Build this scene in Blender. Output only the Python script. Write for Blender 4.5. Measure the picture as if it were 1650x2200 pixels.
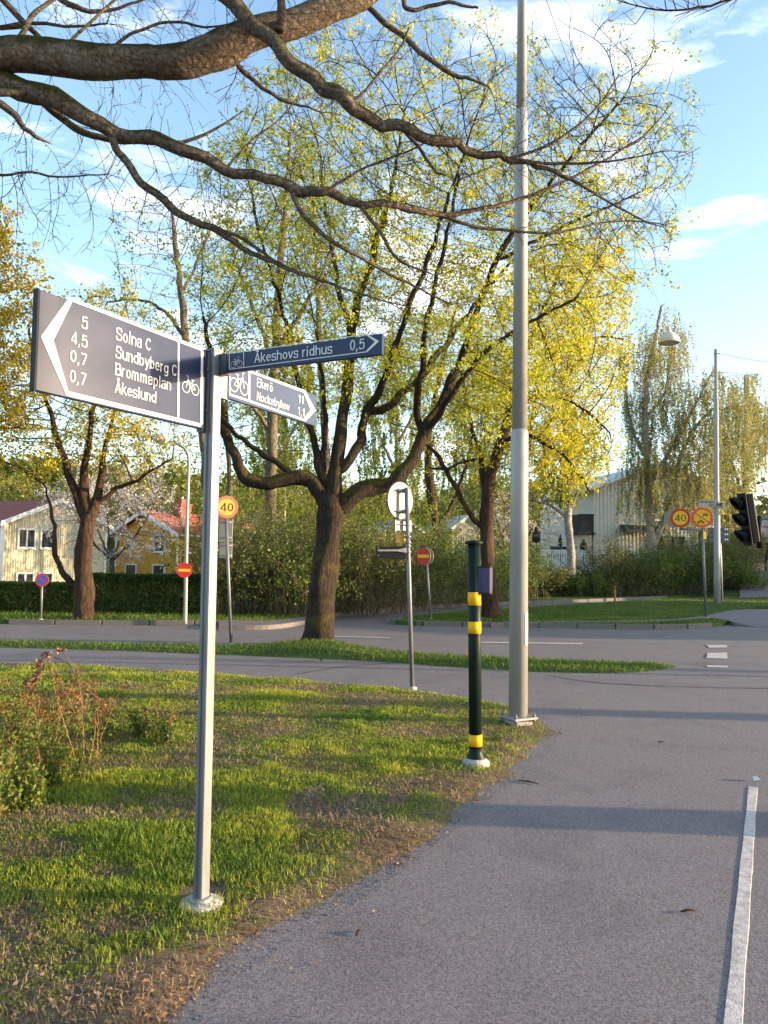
import bpy, math, random
import numpy as np
from mathutils import Vector, Matrix

random.seed(7)
RNG = np.random.default_rng(11)
scene = bpy.context.scene
COL = scene.collection
for o in list(bpy.data.objects):
    bpy.data.objects.remove(o)

# ------------------------------------------------------------------ camera
W0, H0, FPX = 1650.0, 2200.0, 1650.0          # photograph size and focal length in its pixels
EYE = 1.6
PITCH, ROLL = math.radians(3.47), math.radians(0.8)
CAM_M = Matrix.Translation((0, 0, EYE)) @ Matrix.Rotation(math.radians(90) + PITCH, 4, 'X') @ Matrix.Rotation(ROLL, 4, 'Z')
cam_data = bpy.data.cameras.new('camera')
cam_data.sensor_fit = 'VERTICAL'
cam_data.sensor_height = 36.0
cam_data.lens = FPX / H0 * 36.0
cam_data.clip_start = 0.05
cam_data.clip_end = 3000
cam = bpy.data.objects.new('camera', cam_data)
COL.objects.link(cam)
cam.matrix_world = CAM_M
scene.camera = cam

# ------------------------------------------------------------------ sky, sun, exposure
SUN_AZ, SUN_EL = math.radians(93), math.radians(7.8)     # azimuth clockwise from the view direction
world = bpy.data.worlds.new('World')
scene.world = world
world.use_nodes = True
wn, wl = world.node_tree.nodes, world.node_tree.links
wn.clear()
w_out = wn.new('ShaderNodeOutputWorld')
w_bg = wn.new('ShaderNodeBackground')
w_sky = wn.new('ShaderNodeTexSky')
w_sky.sky_type = 'NISHITA'
w_sky.sun_disc = False
w_sky.sun_elevation = SUN_EL
w_sky.sun_rotation = SUN_AZ
w_sky.altitude = 30
w_sky.air_density = 1.0
w_sky.dust_density = 1.2
w_sky.ozone_density = 1.6
w_bg.inputs['Strength'].default_value = 0.15
# thin drifting cloud, the same all round the sky
w_tc = wn.new('ShaderNodeTexCoord')
w_map = wn.new('ShaderNodeMapping')
w_map.inputs['Scale'].default_value = (2.2, 2.2, 6.5)
w_map.inputs['Rotation'].default_value = (0.25, -0.3, 0.5)
w_n = wn.new('ShaderNodeTexNoise')
w_n.inputs['Scale'].default_value = 1.7
w_n.inputs['Detail'].default_value = 9
w_n.inputs['Roughness'].default_value = 0.58
w_n.inputs['Distortion'].default_value = 0.35
w_ramp = wn.new('ShaderNodeValToRGB')
w_ramp.color_ramp.elements[0].position = 0.565
w_ramp.color_ramp.elements[1].position = 0.80
w_mix = wn.new('ShaderNodeMixRGB')
w_mul = wn.new('ShaderNodeMath'); w_mul.operation = 'MULTIPLY'; w_mul.inputs[1].default_value = 0.85
w_mix.inputs[2].default_value = (4.6, 4.45, 4.6, 1)
wl.new(w_tc.outputs['Generated'], w_map.inputs['Vector'])
wl.new(w_map.outputs['Vector'], w_n.inputs['Vector'])
wl.new(w_n.outputs['Fac'], w_ramp.inputs['Fac'])
wl.new(w_ramp.outputs['Color'], w_mul.inputs[0])
wl.new(w_mul.outputs[0], w_mix.inputs[0])
wl.new(w_sky.outputs['Color'], w_mix.inputs[1])
wl.new(w_mix.outputs[0], w_bg.inputs['Color'])
wl.new(w_bg.outputs[0], w_out.inputs['Surface'])

sun_data = bpy.data.lights.new('sun', 'SUN')
sun_data.energy = 3.1
sun_data.angle = math.radians(0.55)
sun_data.color = (1.0, 0.74, 0.44)
sun = bpy.data.objects.new('sun', sun_data)
COL.objects.link(sun)
SUN_DIR = Vector((math.sin(SUN_AZ) * math.cos(SUN_EL), math.cos(SUN_AZ) * math.cos(SUN_EL), math.sin(SUN_EL)))
sun.rotation_euler = SUN_DIR.to_track_quat('Z', 'Y').to_euler()
sun.location = SUN_DIR * 60

scene.view_settings.view_transform = 'Standard'
scene.view_settings.look = 'None'
scene.view_settings.gamma = 1.0
scene.view_settings.use_curve_mapping = False
scene.view_settings.exposure = 2.12
scene.cycles.use_denoising = True
scene.cycles.max_bounces = 8
scene.cycles.diffuse_bounces = 3
scene.cycles.transmission_bounces = 4
scene.cycles.sample_clamp_indirect = 6.0

# ------------------------------------------------------------------ pixel -> place helpers
R3 = CAM_M.to_3x3()
def ray(px, py):
    return R3 @ Vector(((px - W0 / 2) / FPX, -(py - H0 / 2) / FPX, -1.0))
def G(px, py, z=0.0):
    d = ray(px, py)
    t = (z - EYE) / d.z
    return Vector((d.x * t, d.y * t, z))
def P(px, py, Y):
    d = ray(px, py)
    t = Y / d.y
    return Vector((d.x * t, Y, EYE + d.z * t))

# ------------------------------------------------------------------ object helpers
def tag(o, label=None, cat=None, group=None, kind=None):
    if label: o['label'] = label
    if cat: o['category'] = cat
    if group: o['group'] = group
    if kind: o['kind'] = kind
    return o
def empty(name, loc=(0, 0, 0), rz=0.0, label=None, cat=None, group=None):
    o = bpy.data.objects.new(name, None)
    COL.objects.link(o)
    o.location = loc
    o.rotation_euler = (0, 0, rz)
    o.empty_display_size = 0.1
    return tag(o, label, cat, group)
def link_mesh(name, me, mat, parent=None):
    o = bpy.data.objects.new(name, me)
    COL.objects.link(o)
    if mat is not None and not me.materials:
        me.materials.append(mat)
    if parent is not None:
        o.parent = parent
    return o
def np_mesh(name, V, F4=None, F3=None, mat=None, parent=None, smooth=False):
    me = bpy.data.meshes.new(name)
    V = np.asarray(V, dtype=np.float32).reshape(-1, 3)
    F4 = np.zeros((0, 4), np.int32) if F4 is None else np.asarray(F4, np.int32).reshape(-1, 4)
    F3 = np.zeros((0, 3), np.int32) if F3 is None else np.asarray(F3, np.int32).reshape(-1, 3)
    me.vertices.add(len(V))
    me.vertices.foreach_set('co', V.ravel())
    loops = np.concatenate([F4.ravel(), F3.ravel()])
    tot = np.concatenate([np.full(len(F4), 4, np.int32), np.full(len(F3), 3, np.int32)])
    start = np.concatenate([[0], np.cumsum(tot)[:-1]]).astype(np.int32) if len(tot) else tot
    me.loops.add(len(loops))
    me.loops.foreach_set('vertex_index', loops)
    me.polygons.add(len(tot))
    me.polygons.foreach_set('loop_start', start)
    me.polygons.foreach_set('loop_total', tot)
    if smooth:
        me.polygons.foreach_set('use_smooth', np.ones(len(tot), bool))
    me.update(calc_edges=True)
    return link_mesh(name, me, mat, parent)
def copy_tree(o, parent=None):
    c = o.copy()
    COL.objects.link(c)
    if parent is not None:
        c.parent = parent
    for ch in list(o.children):
        copy_tree(ch, c)
    return c

class MB:
    """collects shapes for ONE mesh"""
    def __init__(s):
        s.v, s.f, s.sm = [], [], []
    def add(s, vs, fs, smooth=False):
        b = len(s.v)
        s.v += [tuple(v) for v in vs]
        s.f += [tuple(i + b for i in f) for f in fs]
        s.sm += [smooth] * len(fs)
        return s
    def box(s, c, size, M=None, bevel=0.0):
        cx, cy, cz = c
        hx, hy, hz = size[0] / 2, size[1] / 2, size[2] / 2
        if bevel > 0:
            b = min(bevel, hx * .9, hy * .9, hz * .9)
            vs, idx = [], {}
            for sx in (-1, 1):
                for sy in (-1, 1):
                    for sz in (-1, 1):
                        for ax in range(3):
                            p = [sx * (hx - b), sy * (hy - b), sz * (hz - b)]
                            p[ax] = (sx * hx, sy * hy, sz * hz)[ax]
                            idx[(sx, sy, sz, ax)] = len(vs)
                            vs.append(Vector((cx + p[0], cy + p[1], cz + p[2])))
            I = lambda a, b_, c_, ax: idx[(a, b_, c_, ax)]
            fs = []
            for q in (-1, 1):
                fs.append([I(q, -1, -1, 0), I(q, 1, -1, 0), I(q, 1, 1, 0), I(q, -1, 1, 0)][::q])
                fs.append([I(-1, q, -1, 1), I(-1, q, 1, 1), I(1, q, 1, 1), I(1, q, -1, 1)][::q])
                fs.append([I(-1, -1, q, 2), I(1, -1, q, 2), I(1, 1, q, 2), I(-1, 1, q, 2)][::q])
            for a in (-1, 1):
                for b2 in (-1, 1):
                    fs.append([I(a, b2, -1, 0), I(a, b2, 1, 0), I(a, b2, 1, 1), I(a, b2, -1, 1)])
                    fs.append([I(a, -1, b2, 0), I(a, 1, b2, 0), I(a, 1, b2, 2), I(a, -1, b2, 2)])
                    fs.append([I(-1, a, b2, 1), I(1, a, b2, 1), I(1, a, b2, 2), I(-1, a, b2, 2)])
                    for c2 in (-1, 1):
                        fs.append([I(a, b2, c2, 0), I(a, b2, c2, 1), I(a, b2, c2, 2)])
        else:
            vs = [Vector((cx + sx * hx, cy + sy * hy, cz + sz * hz)) for sx in (-1, 1) for sy in (-1, 1) for sz in (-1, 1)]
            fs = [(0, 1, 3, 2), (4, 6, 7, 5), (0, 4, 5, 1), (2, 3, 7, 6), (0, 2, 6, 4), (1, 5, 7, 3)]
        if M is not None:
            vs = [M @ v for v in vs]
        return s.add(vs, fs)
    def tube(s, pts, radii, n=12, caps=True, M=None):
        pts = [Vector(p) for p in pts]
        if not hasattr(radii, '__len__'):
            radii = [radii] * len(pts)
        vs, fs = [], []
        prev = None
        for i, p in enumerate(pts):
            t = (pts[min(i + 1, len(pts) - 1)] - pts[max(i - 1, 0)])
            t = t.normalized() if t.length > 1e-9 else Vector((0, 0, 1))
            if prev is None:
                a = Vector((0, 0, 1)) if abs(t.z) < .9 else Vector((1, 0, 0))
                u = t.cross(a).normalized()
            else:
                u = (prev - t * prev.dot(t)).normalized()
            prev = u
            w = t.cross(u)
            for k in range(n):
                a = 2 * math.pi * k / n
                vs.append(p + (u * math.cos(a) + w * math.sin(a)) * radii[i])
        for i in range(len(pts) - 1):
            for k in range(n):
                fs.append((i * n + k, i * n + (k + 1) % n, (i + 1) * n + (k + 1) % n, (i + 1) * n + k))
        if M is not None:
            vs = [M @ v for v in vs]
        s.add(vs, fs, True)
        if caps:
            b = len(s.v) - len(vs)
            s.f += [tuple(b + k for k in range(n))[::-1], tuple(b + (len(pts) - 1) * n + k for k in range(n))]
            s.sm += [False, False]
        return s
    def lathe(s, prof, n=20, c=(0, 0, 0)):
        return s.tube([(c[0], c[1], c[2] + z + i * 1e-6) for i, (r, z) in enumerate(prof)], [max(r, 1e-4) for r, z in prof], n)
    def prism(s, poly, depth, M=None):
        """poly: 2-D points (u,v) in the local xz plane facing -y; extruded to +y by depth"""
        n = len(poly)
        vs = [Vector((u, 0, v)) for u, v in poly] + [Vector((u, depth, v)) for u, v in poly]
        fs = [tuple(range(n)), tuple(range(2 * n - 1, n - 1, -1))]
        fs += [(i, i + n, (i + 1) % n + n, (i + 1) % n) for i in range(n)]
        if M is not None:
            vs = [M @ v for v in vs]
        return s.add(vs, fs)
    def build(s, name, mat, parent=None):
        me = bpy.data.meshes.new(name)
        me.from_pydata([tuple(v) for v in s.v], [], s.f)
        me.polygons.foreach_set('use_smooth', np.array(s.sm, bool))
        me.update()
        return link_mesh(name, me, mat, parent)

def vnoise(x, y, scale, seed=0):
    """smooth value noise in 0..1 on numpy arrays"""
    x = np.asarray(x, float) / scale + 1000.0 + seed * 17.31
    y = np.asarray(y, float) / scale + 1000.0 + seed * 7.77
    xi, yi = np.floor(x).astype(np.int64), np.floor(y).astype(np.int64)
    fx, fy = x - xi, y - yi
    fx, fy = fx * fx * (3 - 2 * fx), fy * fy * (3 - 2 * fy)
    def h(a, b):
        n = (a * 374761393 + b * 668265263 + seed * 974711) & 0x7fffffff
        n = ((n ^ (n >> 13)) * 1274126177) & 0x7fffffff
        return ((n ^ (n >> 16)) & 0xffff) / 65535.0
    return (h(xi, yi) * (1 - fx) + h(xi + 1, yi) * fx) * (1 - fy) + (h(xi, yi + 1) * (1 - fx) + h(xi + 1, yi + 1) * fx) * fy
def fnoise(x, y, scale, seed=0, oct=3):
    r, a, t = 0, 1.0, 0
    for i in range(oct):
        r = r + a * vnoise(x, y, scale / 2 ** i, seed + i)
        t += a; a *= .55
    return r / t
def smooth(a, b, x):
    t = np.clip((np.asarray(x, float) - a) / (b - a), 0, 1)
    return t * t * (3 - 2 * t)

# ------------------------------------------------------------------ materials
def mat_new(name):
    m = bpy.data.materials.new(name)
    m.use_nodes = True
    nt = m.node_tree
    return m, nt, nt.nodes, nt.links, nt.nodes['Principled BSDF']
def ramp(N, stops):
    r = N.new('ShaderNodeValToRGB')
    el = r.color_ramp.elements
    while len(el) < len(stops):
        el.new(0.5)
    for e, (p, c) in zip(el, stops):
        e.position = p
        e.color = (c[0], c[1], c[2], 1) if hasattr(c, '__len__') else (c, c, c, 1)
    return r
def plain(name, col, rough=0.6, metal=0.0, var=0.12, scale=6.0, bump=0.0, bscale=40.0, coat=0.0, spec=0.5, stretch=(1, 1, 1), emit=None):
    """one colour with a little dirt and grain"""
    m, nt, N, L, b = mat_new(name)
    tc = N.new('ShaderNodeTexCoord'); mp = N.new('ShaderNodeMapping')
    mp.inputs['Scale'].default_value = stretch
    L.new(tc.outputs['Object'], mp.inputs['Vector'])
    n = N.new('ShaderNodeTexNoise'); n.inputs['Scale'].default_value = scale; n.inputs['Detail'].default_value = 6
    n.inputs['Roughness'].default_value = .65
    L.new(mp.outputs[0], n.inputs['Vector'])
    c0 = tuple(max(0, c * (1 - var * 1.6)) for c in col); c1 = tuple(min(1, c * (1 + var)) for c in col)
    r = ramp(N, [(0.3, c0), (0.68, c1)])
    L.new(n.outputs['Fac'], r.inputs['Fac'])
    L.new(r.outputs['Color'], b.inputs['Base Color'])
    rr = N.new('ShaderNodeMapRange'); rr.inputs[3].default_value = max(0.02, rough - .08); rr.inputs[4].default_value = min(1, rough + .1)
    L.new(n.outputs['Fac'], rr.inputs[0]); L.new(rr.outputs[0], b.inputs['Roughness'])
    b.inputs['Metallic'].default_value = metal
    b.inputs['Coat Weight'].default_value = coat
    b.inputs['Specular IOR Level'].default_value = spec
    if bump:
        n2 = N.new('ShaderNodeTexNoise'); n2.inputs['Scale'].default_value = bscale; n2.inputs['Detail'].default_value = 5
        L.new(mp.outputs[0], n2.inputs['Vector'])
        bp = N.new('ShaderNodeBump'); bp.inputs['Strength'].default_value = bump; bp.inputs['Distance'].default_value = .02
        L.new(n2.outputs['Fac'], bp.inputs['Height']); L.new(bp.outputs[0], b.inputs['Normal'])
    return m
def leaf_mat(name, stops, scale=1.3, trans=0.45, rough=0.55, fine=14.0):
    """thin leaves: colour drifts from clump to clump; light passes through"""
    m, nt, N, L, b = mat_new(name)
    g = N.new('ShaderNodeNewGeometry')
    n = N.new('ShaderNodeTexNoise'); n.inputs['Scale'].default_value = scale; n.inputs['Detail'].default_value = 2
    L.new(g.outputs['Position'], n.inputs['Vector'])
    w = N.new('ShaderNodeTexNoise'); w.inputs['Scale'].default_value = fine; w.inputs['Detail'].default_value = 1
    L.new(g.outputs['Position'], w.inputs['Vector'])
    mx = N.new('ShaderNodeMath'); mx.operation = 'MULTIPLY_ADD'; mx.inputs[1].default_value = .45
    h = N.new('ShaderNodeMath'); h.operation = 'MULTIPLY'; h.inputs[1].default_value = .55
    L.new(n.outputs['Fac'], h.inputs[0]); L.new(w.outputs['Fac'], mx.inputs[0]); L.new(h.outputs[0], mx.inputs[2])
    r = ramp(N, stops)
    L.new(mx.outputs[0], r.inputs['Fac'])
    L.new(r.outputs['Color'], b.inputs['Base Color'])
    b.inputs['Roughness'].default_value = rough
    b.inputs['Specular IOR Level'].default_value = .25
    t = N.new('ShaderNodeBsdfTranslucent'); L.new(r.outputs['Color'], t.inputs['Color'])
    mix = N.new('ShaderNodeMixShader'); mix.inputs[0].default_value = trans
    L.new(b.outputs[0], mix.inputs[1]); L.new(t.outputs[0], mix.inputs[2])
    L.new(mix.outputs[0], N['Material Output'].inputs['Surface'])
    return m
def bark_mat(name, dark, light, moss=None, vscale=(9, 9, 2.2), moss_top=False, bump=.9, lich=None):
    m, nt, N, L, b = mat_new(name)
    tc = N.new('ShaderNodeTexCoord'); mp = N.new('ShaderNodeMapping'); mp.inputs['Scale'].default_value = vscale
    L.new(tc.outputs['Object'], mp.inputs['Vector'])
    v = N.new('ShaderNodeTexVoronoi'); v.inputs['Scale'].default_value = 2.2; v.feature = 'DISTANCE_TO_EDGE'
    n = N.new('ShaderNodeTexNoise'); n.inputs['Scale'].default_value = 2.4; n.inputs['Detail'].default_value = 8; n.inputs['Roughness'].default_value = .7
    L.new(mp.outputs[0], n.inputs['Vector'])
    ad = N.new('ShaderNodeMixRGB'); ad.inputs[0].default_value = .5
    L.new(mp.outputs[0], ad.inputs[1]); L.new(n.outputs['Color'], ad.inputs[2]); L.new(ad.outputs[0], v.inputs['Vector'])
    ml = N.new('ShaderNodeMath'); ml.operation = 'MULTIPLY_ADD'; ml.inputs[1].default_value = .6
    L.new(v.outputs['Distance'], ml.inputs[0]); L.new(n.outputs['Fac'], ml.inputs[2])
    r = ramp(N, [(.35, dark), (.62, light), (.9, tuple(c * 1.35 for c in light))])
    L.new(ml.outputs[0], r.inputs['Fac'])
    colour = r.outputs['Color']
    n2 = N.new('ShaderNodeTexNoise'); n2.inputs['Scale'].default_value = 3.0; n2.inputs['Detail'].default_value = 6
    L.new(tc.outputs['Object'], n2.inputs['Vector'])
    if lich:
        rl = ramp(N, [(.58, 0), (.66, 1)]); L.new(n2.outputs['Fac'], rl.inputs['Fac'])
        hf = N.new('ShaderNodeMath'); hf.operation = 'MULTIPLY'; hf.inputs[1].default_value = .6; L.new(rl.outputs[0], hf.inputs[0])
        mx = N.new('ShaderNodeMixRGB'); L.new(hf.outputs[0], mx.inputs[0]); L.new(colour, mx.inputs[1]); mx.inputs[2].default_value = (*lich, 1)
        colour = mx.outputs[0]
    if moss:
        n3 = N.new('ShaderNodeTexNoise'); n3.inputs['Scale'].default_value = 4.0; n3.inputs['Detail'].default_value = 7
        L.new(tc.outputs['Object'], n3.inputs['Vector'])
        fac = n3.outputs['Fac']
        if moss_top:                                     # moss settles on the upper side of lying limbs
            g = N.new('ShaderNodeNewGeometry'); sx = N.new('ShaderNodeSeparateXYZ'); L.new(g.outputs['Normal'], sx.inputs[0])
            ma = N.new('ShaderNodeMath'); ma.operation = 'MULTIPLY_ADD'; ma.inputs[1].default_value = .42
            L.new(sx.outputs['Z'], ma.inputs[0]); L.new(fac, ma.inputs[2]); fac = ma.outputs[0]
            rm = ramp(N, [(.56, 0), (.72, 1)])
        else:
            rm = ramp(N, [(.5, 0), (.68, .8)])
        L.new(fac, rm.inputs['Fac'])
        mx = N.new('ShaderNodeMixRGB'); L.new(rm.outputs[0], mx.inputs[0]); L.new(colour, mx.inputs[1]); mx.inputs[2].default_value = (*moss, 1)
        colour = mx.outputs[0]
    L.new(colour, b.inputs['Base Color'])
    b.inputs['Roughness'].default_value = .9
    b.inputs['Specular IOR Level'].default_value = .2
    bp = N.new('ShaderNodeBump'); bp.inputs['Strength'].default_value = bump; bp.inputs['Distance'].default_value = .05
    L.new(ml.outputs[0], bp.inputs['Height']); L.new(bp.outputs[0], b.inputs['Normal'])
    return m
def asphalt_mat(name, dark, light, pink, crack=True):
    m, nt, N, L, b = mat_new(name)
    tc = N.new('ShaderNodeTexCoord')
    big = N.new('ShaderNodeTexNoise'); big.inputs['Scale'].default_value = .55; big.inputs['Detail'].default_value = 5
    fine = N.new('ShaderNodeTexNoise'); fine.inputs['Scale'].default_value = 95; fine.inputs['Detail'].default_value = 3; fine.inputs['Roughness'].default_value = .75
    vo = N.new('ShaderNodeTexVoronoi'); vo.inputs['Scale'].default_value = 130
    for n in (big, fine, vo):
        L.new(tc.outputs['Object'], n.inputs['Vector'])
    r1 = ramp(N, [(.34, dark), (.68, light)]); L.new(fine.outputs['Fac'], r1.inputs['Fac'])
    r2 = ramp(N, [(.35, (1, 1, 1)), (.7, pink)]); L.new(big.outputs['Fac'], r2.inputs['Fac'])
    mx = N.new('ShaderNodeMixRGB'); mx.blend_type = 'MULTIPLY'; mx.inputs[0].default_value = 1
    L.new(r1.outputs[0], mx.inputs[1]); L.new(r2.outputs[0], mx.inputs[2])
    # single pale and dark stones
    sep = N.new('ShaderNodeSeparateColor'); L.new(vo.outputs['Color'], sep.inputs[0])
    rp = ramp(N, [(.90, 0), (.97, 1)]); L.new(sep.outputs[0], rp.inputs['Fac'])
    rd = ramp(N, [(.0, 1), (.3, 0)]); L.new(vo.outputs['Distance'], rd.inputs['Fac'])
    mm = N.new('ShaderNodeMath'); mm.operation = 'MULTIPLY'; L.new(rp.outputs[0], mm.inputs[0]); L.new(rd.outputs[0], mm.inputs[1])
    mx2 = N.new('ShaderNodeMixRGB'); L.new(mm.outputs[0], mx2.inputs[0]); L.new(mx.outputs[0], mx2.inputs[1]); mx2.inputs[2].default_value = (.46, .44, .42, 1)
    # darker worn stains with a shape of their own
    st = N.new('ShaderNodeTexNoise'); st.inputs['Scale'].default_value = 1.7; st.inputs['Detail'].default_value = 7; st.inputs['Distortion'].default_value = .6
    L.new(tc.outputs['Object'], st.inputs['Vector'])
    rs = ramp(N, [(.34, (.86, .86, .87)), (.5, (1, 1, 1))]); L.new(st.outputs['Fac'], rs.inputs['Fac'])
    mx3 = N.new('ShaderNodeMixRGB'); mx3.blend_type = 'MULTIPLY'; mx3.inputs[0].default_value = 1
    L.new(mx2.outputs[0], mx3.inputs[1]); L.new(rs.outputs[0], mx3.inputs[2])
    col = mx3.outputs[0]
    L.new(col, b.inputs['Base Color'])
    b.inputs['Roughness'].default_value = .82
    b.inputs['Specular IOR Level'].default_value = .35
    bp = N.new('ShaderNodeBump'); bp.inputs['Strength'].default_value = .55; bp.inputs['Distance'].default_value = .006
    ah = N.new('ShaderNodeMath'); ah.operation = 'ADD'; L.new(fine.outputs['Fac'], ah.inputs[0]); L.new(rd.outputs[0], ah.inputs[1])
    L.new(ah.outputs[0], bp.inputs['Height']); L.new(bp.outputs[0], b.inputs['Normal'])
    return m
def soil_mat(name, soil0, soil1, grass0, grass1, cover, scale=1.6, fine=45):
    m, nt, N, L, b = mat_new(name)
    tc = N.new('ShaderNodeTexCoord')
    n1 = N.new('ShaderNodeTexNoise'); n1.inputs['Scale'].default_value = scale; n1.inputs['Detail'].default_value = 7; n1.inputs['Roughness'].default_value = .65
    n2 = N.new('ShaderNodeTexNoise'); n2.inputs['Scale'].default_value = fine; n2.inputs['Detail'].default_value = 6; n2.inputs['Roughness'].default_value = .8
    for n in (n1, n2):
        L.new(tc.outputs['Object'], n.inputs['Vector'])
    rs = ramp(N, [(.3, soil0), (.7, soil1)]); L.new(n2.outputs['Fac'], rs.inputs['Fac'])
    rg = ramp(N, [(.3, grass0), (.7, grass1)]); L.new(n2.outputs['Fac'], rg.inputs['Fac'])
    rc = ramp(N, [(cover - .08, 0), (cover + .08, 1)]); L.new(n1.outputs['Fac'], rc.inputs['Fac'])
    mx = N.new('ShaderNodeMixRGB'); L.new(rc.outputs[0], mx.inputs[0]); L.new(rs.outputs[0], mx.inputs[1]); L.new(rg.outputs[0], mx.inputs[2])
    L.new(mx.outputs[0], b.inputs['Base Color'])
    b.inputs['Roughness'].default_value = .95
    b.inputs['Specular IOR Level'].default_value = .1
    bp = N.new('ShaderNodeBump'); bp.inputs['Strength'].default_value = .8; bp.inputs['Distance'].default_value = .02
    L.new(n2.outputs['Fac'], bp.inputs['Height']); L.new(bp.outputs[0], b.inputs['Normal'])
    return m

M = {}
M['asphalt'] = asphalt_mat('cycle_path_asphalt', (.076, .070, .075), (.235, .216, .224), (1.06, .97, .98))
M['road'] = asphalt_mat('road_asphalt', (.095, .088, .092), (.200, .186, .192), (1.06, .97, .98))
M['soil'] = soil_mat('lawn_soil', (.060, .042, .033), (.22, .160, .12), (.060, .085, .022), (.14, .155, .04), .56)
M['bank'] = soil_mat('bank_grass', (.05, .04, .025), (.09, .08, .04), (.035, .065, .018), (.075, .12, .03), .38)
M['ground'] = soil_mat('far_ground', (.05, .045, .025), (.08, .08, .035), (.035, .06, .018), (.07, .10, .03), .4, .3, 8)
M['granite'] = plain('kerb_granite', (.13, .125, .12), .85, var=.3, scale=18, bump=.4, bscale=60)
M['concrete'] = plain('foundation_concrete', (.36, .35, .33), .9, var=.25, scale=14, bump=.5, bscale=70)
M['paint'] = plain('white_road_paint', (.46, .42, .40), .75, var=.3, scale=22, bump=.25, bscale=120)
M['galv'] = plain('galvanised_steel', (.17, .18, .205), .5, metal=.4, var=.18, scale=24, stretch=(1, 1, .15))
M['galv_dull'] = plain('weathered_galvanised_steel', (.27, .27, .28), .55, metal=.5, var=.2, scale=20)
M['pole'] = plain('grey_pole_paint', (.30, .30, .295), .36, var=.10, scale=3, stretch=(1, 1, .3))
M['panel'] = plain('navy_sign_face', (.012, .022, .072), .3, var=.06, scale=5, spec=.3)
M['panel_sunlit'] = plain('navy_sign_face_sunlit', (.032, .050, .112), .34, var=.06, scale=5, spec=.35)  # lighter navy: sun glare on the lower right panel put into the colour
M['alu_dark'] = plain('dark_aluminium_edge', (.06, .065, .075), .4, metal=.4, var=.1)
M['print'] = plain('white_sign_print', (.62, .62, .62), .5, var=.03)
M['green_black'] = plain('dark_green_pole_paint', (.006, .016, .012), .45, var=.15, scale=9, spec=.16)
M['yellow'] = plain('yellow_reflective_band', (.80, .40, .008), .65, var=.05, spec=.2)
M['blue_box'] = plain('dark_blue_plastic', (.014, .015, .075), .35, var=.08)
M['black'] = plain('black_plastic', (.008, .009, .012), .5, var=.15, spec=.2)
M['sign_red'] = plain('red_sign_face', (.52, .018, .015), .4, var=.05)
M['sign_orange'] = plain('faded_red_sign_face', (.80, .10, .03), .45, var=.06)
M['sign_yellow'] = plain('yellow_sign_face', (.88, .52, .01), .4, var=.04)
M['ring_faded'] = plain('sun_bleached_red_ring', (.50, .16, .10), .5, var=.08)
M['yellow_faded'] = plain('sun_bleached_yellow_face', (.62, .42, .07), .5, var=.08)
M['sign_blue'] = plain('blue_sign_face', (.02, .09, .42), .4, var=.06)
M['sign_back'] = plain('bare_aluminium_sign_back', (.27, .26, .235), .45, metal=.25, var=.08)
M['label_yellow'] = plain('aged_yellow_plate', (.62, .36, .06), .5, var=.25, scale=30)
M['ink'] = plain('black_sign_print', (.02, .018, .016), .5, var=.05)
M['lamp_white'] = plain('pale_lamp_enamel', (.62, .58, .54), .35, var=.08)
M['lamp_glass'] = plain('smoky_lamp_underside', (.05, .055, .06), .25, var=.1)
M['wire'] = plain('steel_wire', (.12, .12, .13), .5, metal=.4)
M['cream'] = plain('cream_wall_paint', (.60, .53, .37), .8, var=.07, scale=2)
M['cream_shaded'] = plain('shaded_cream_wall_paint', (.42, .43, .43), .8, var=.07, scale=2)  # cream turned grey: shade on the side wall put into the colour
M['ochre'] = plain('ochre_wall_paint', (.62, .34, .05), .8, var=.08, scale=2)
M['white_wall'] = plain('off_white_wall_paint', (.54, .50, .42), .8, var=.06, scale=2)
M['trim'] = plain('white_trim_paint', (.74, .73, .70), .6, var=.06)
M['roof_red'] = plain('red_roof_tiles', (.27, .068, .045), .75, var=.2, scale=8)
M['roof_grey'] = plain('pale_roof_sheet', (.5, .52, .54), .6, var=.1, scale=3)
M['brick'] = plain('red_chimney_plaster', (.33, .075, .06), .8, var=.2, scale=10)
M['glass'] = plain('window_glass', (.025, .030, .030), .06, var=.1, spec=.8)
M['wood'] = plain('brown_wood_lattice', (.30, .15, .055), .75, var=.2, scale=12)
M['fence_white'] = plain('white_fence_paint', (.70, .70, .69), .65, var=.08)
M['charcoal'] = plain('charcoal_cloth', (.015, .016, .02), .8, var=.2)
M['navy_board'] = plain('slate_blue_board', (.030, .055, .085), .45, var=.08)

M['oak_bark'] = bark_mat('oak_bark', (.040, .030, .022), (.215, .165, .125), moss=(.050, .050, .010), moss_top=True, vscale=(15, 17, 21), lich=(.20, .20, .17), bump=1.0)
M['maple_bark'] = bark_mat('maple_bark', (.006, .0045, .004), (.042, .030, .022), moss=(.070, .055, .014), moss_top=True, vscale=(15, 15, 2.6), bump=1.0)
M['brown_bark'] = bark_mat('brown_bark', (.011, .007, .0055), (.062, .037, .025), vscale=(10, 10, 2.5), bump=.8)
M['thin_bark'] = bark_mat('thin_bark', (.03, .024, .018), (.14, .11, .08), vscale=(6, 6, 3), bump=.4)
M['birch_bark'] = bark_mat('birch_bark', (.05, .04, .035), (.32, .28, .25), vscale=(3, 3, 9), bump=.4)
M['shrub_bark'] = bark_mat('shrub_bark', (.035, .026, .018), (.115, .090, .060), vscale=(6, 6, 3), bump=.2)

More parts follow.
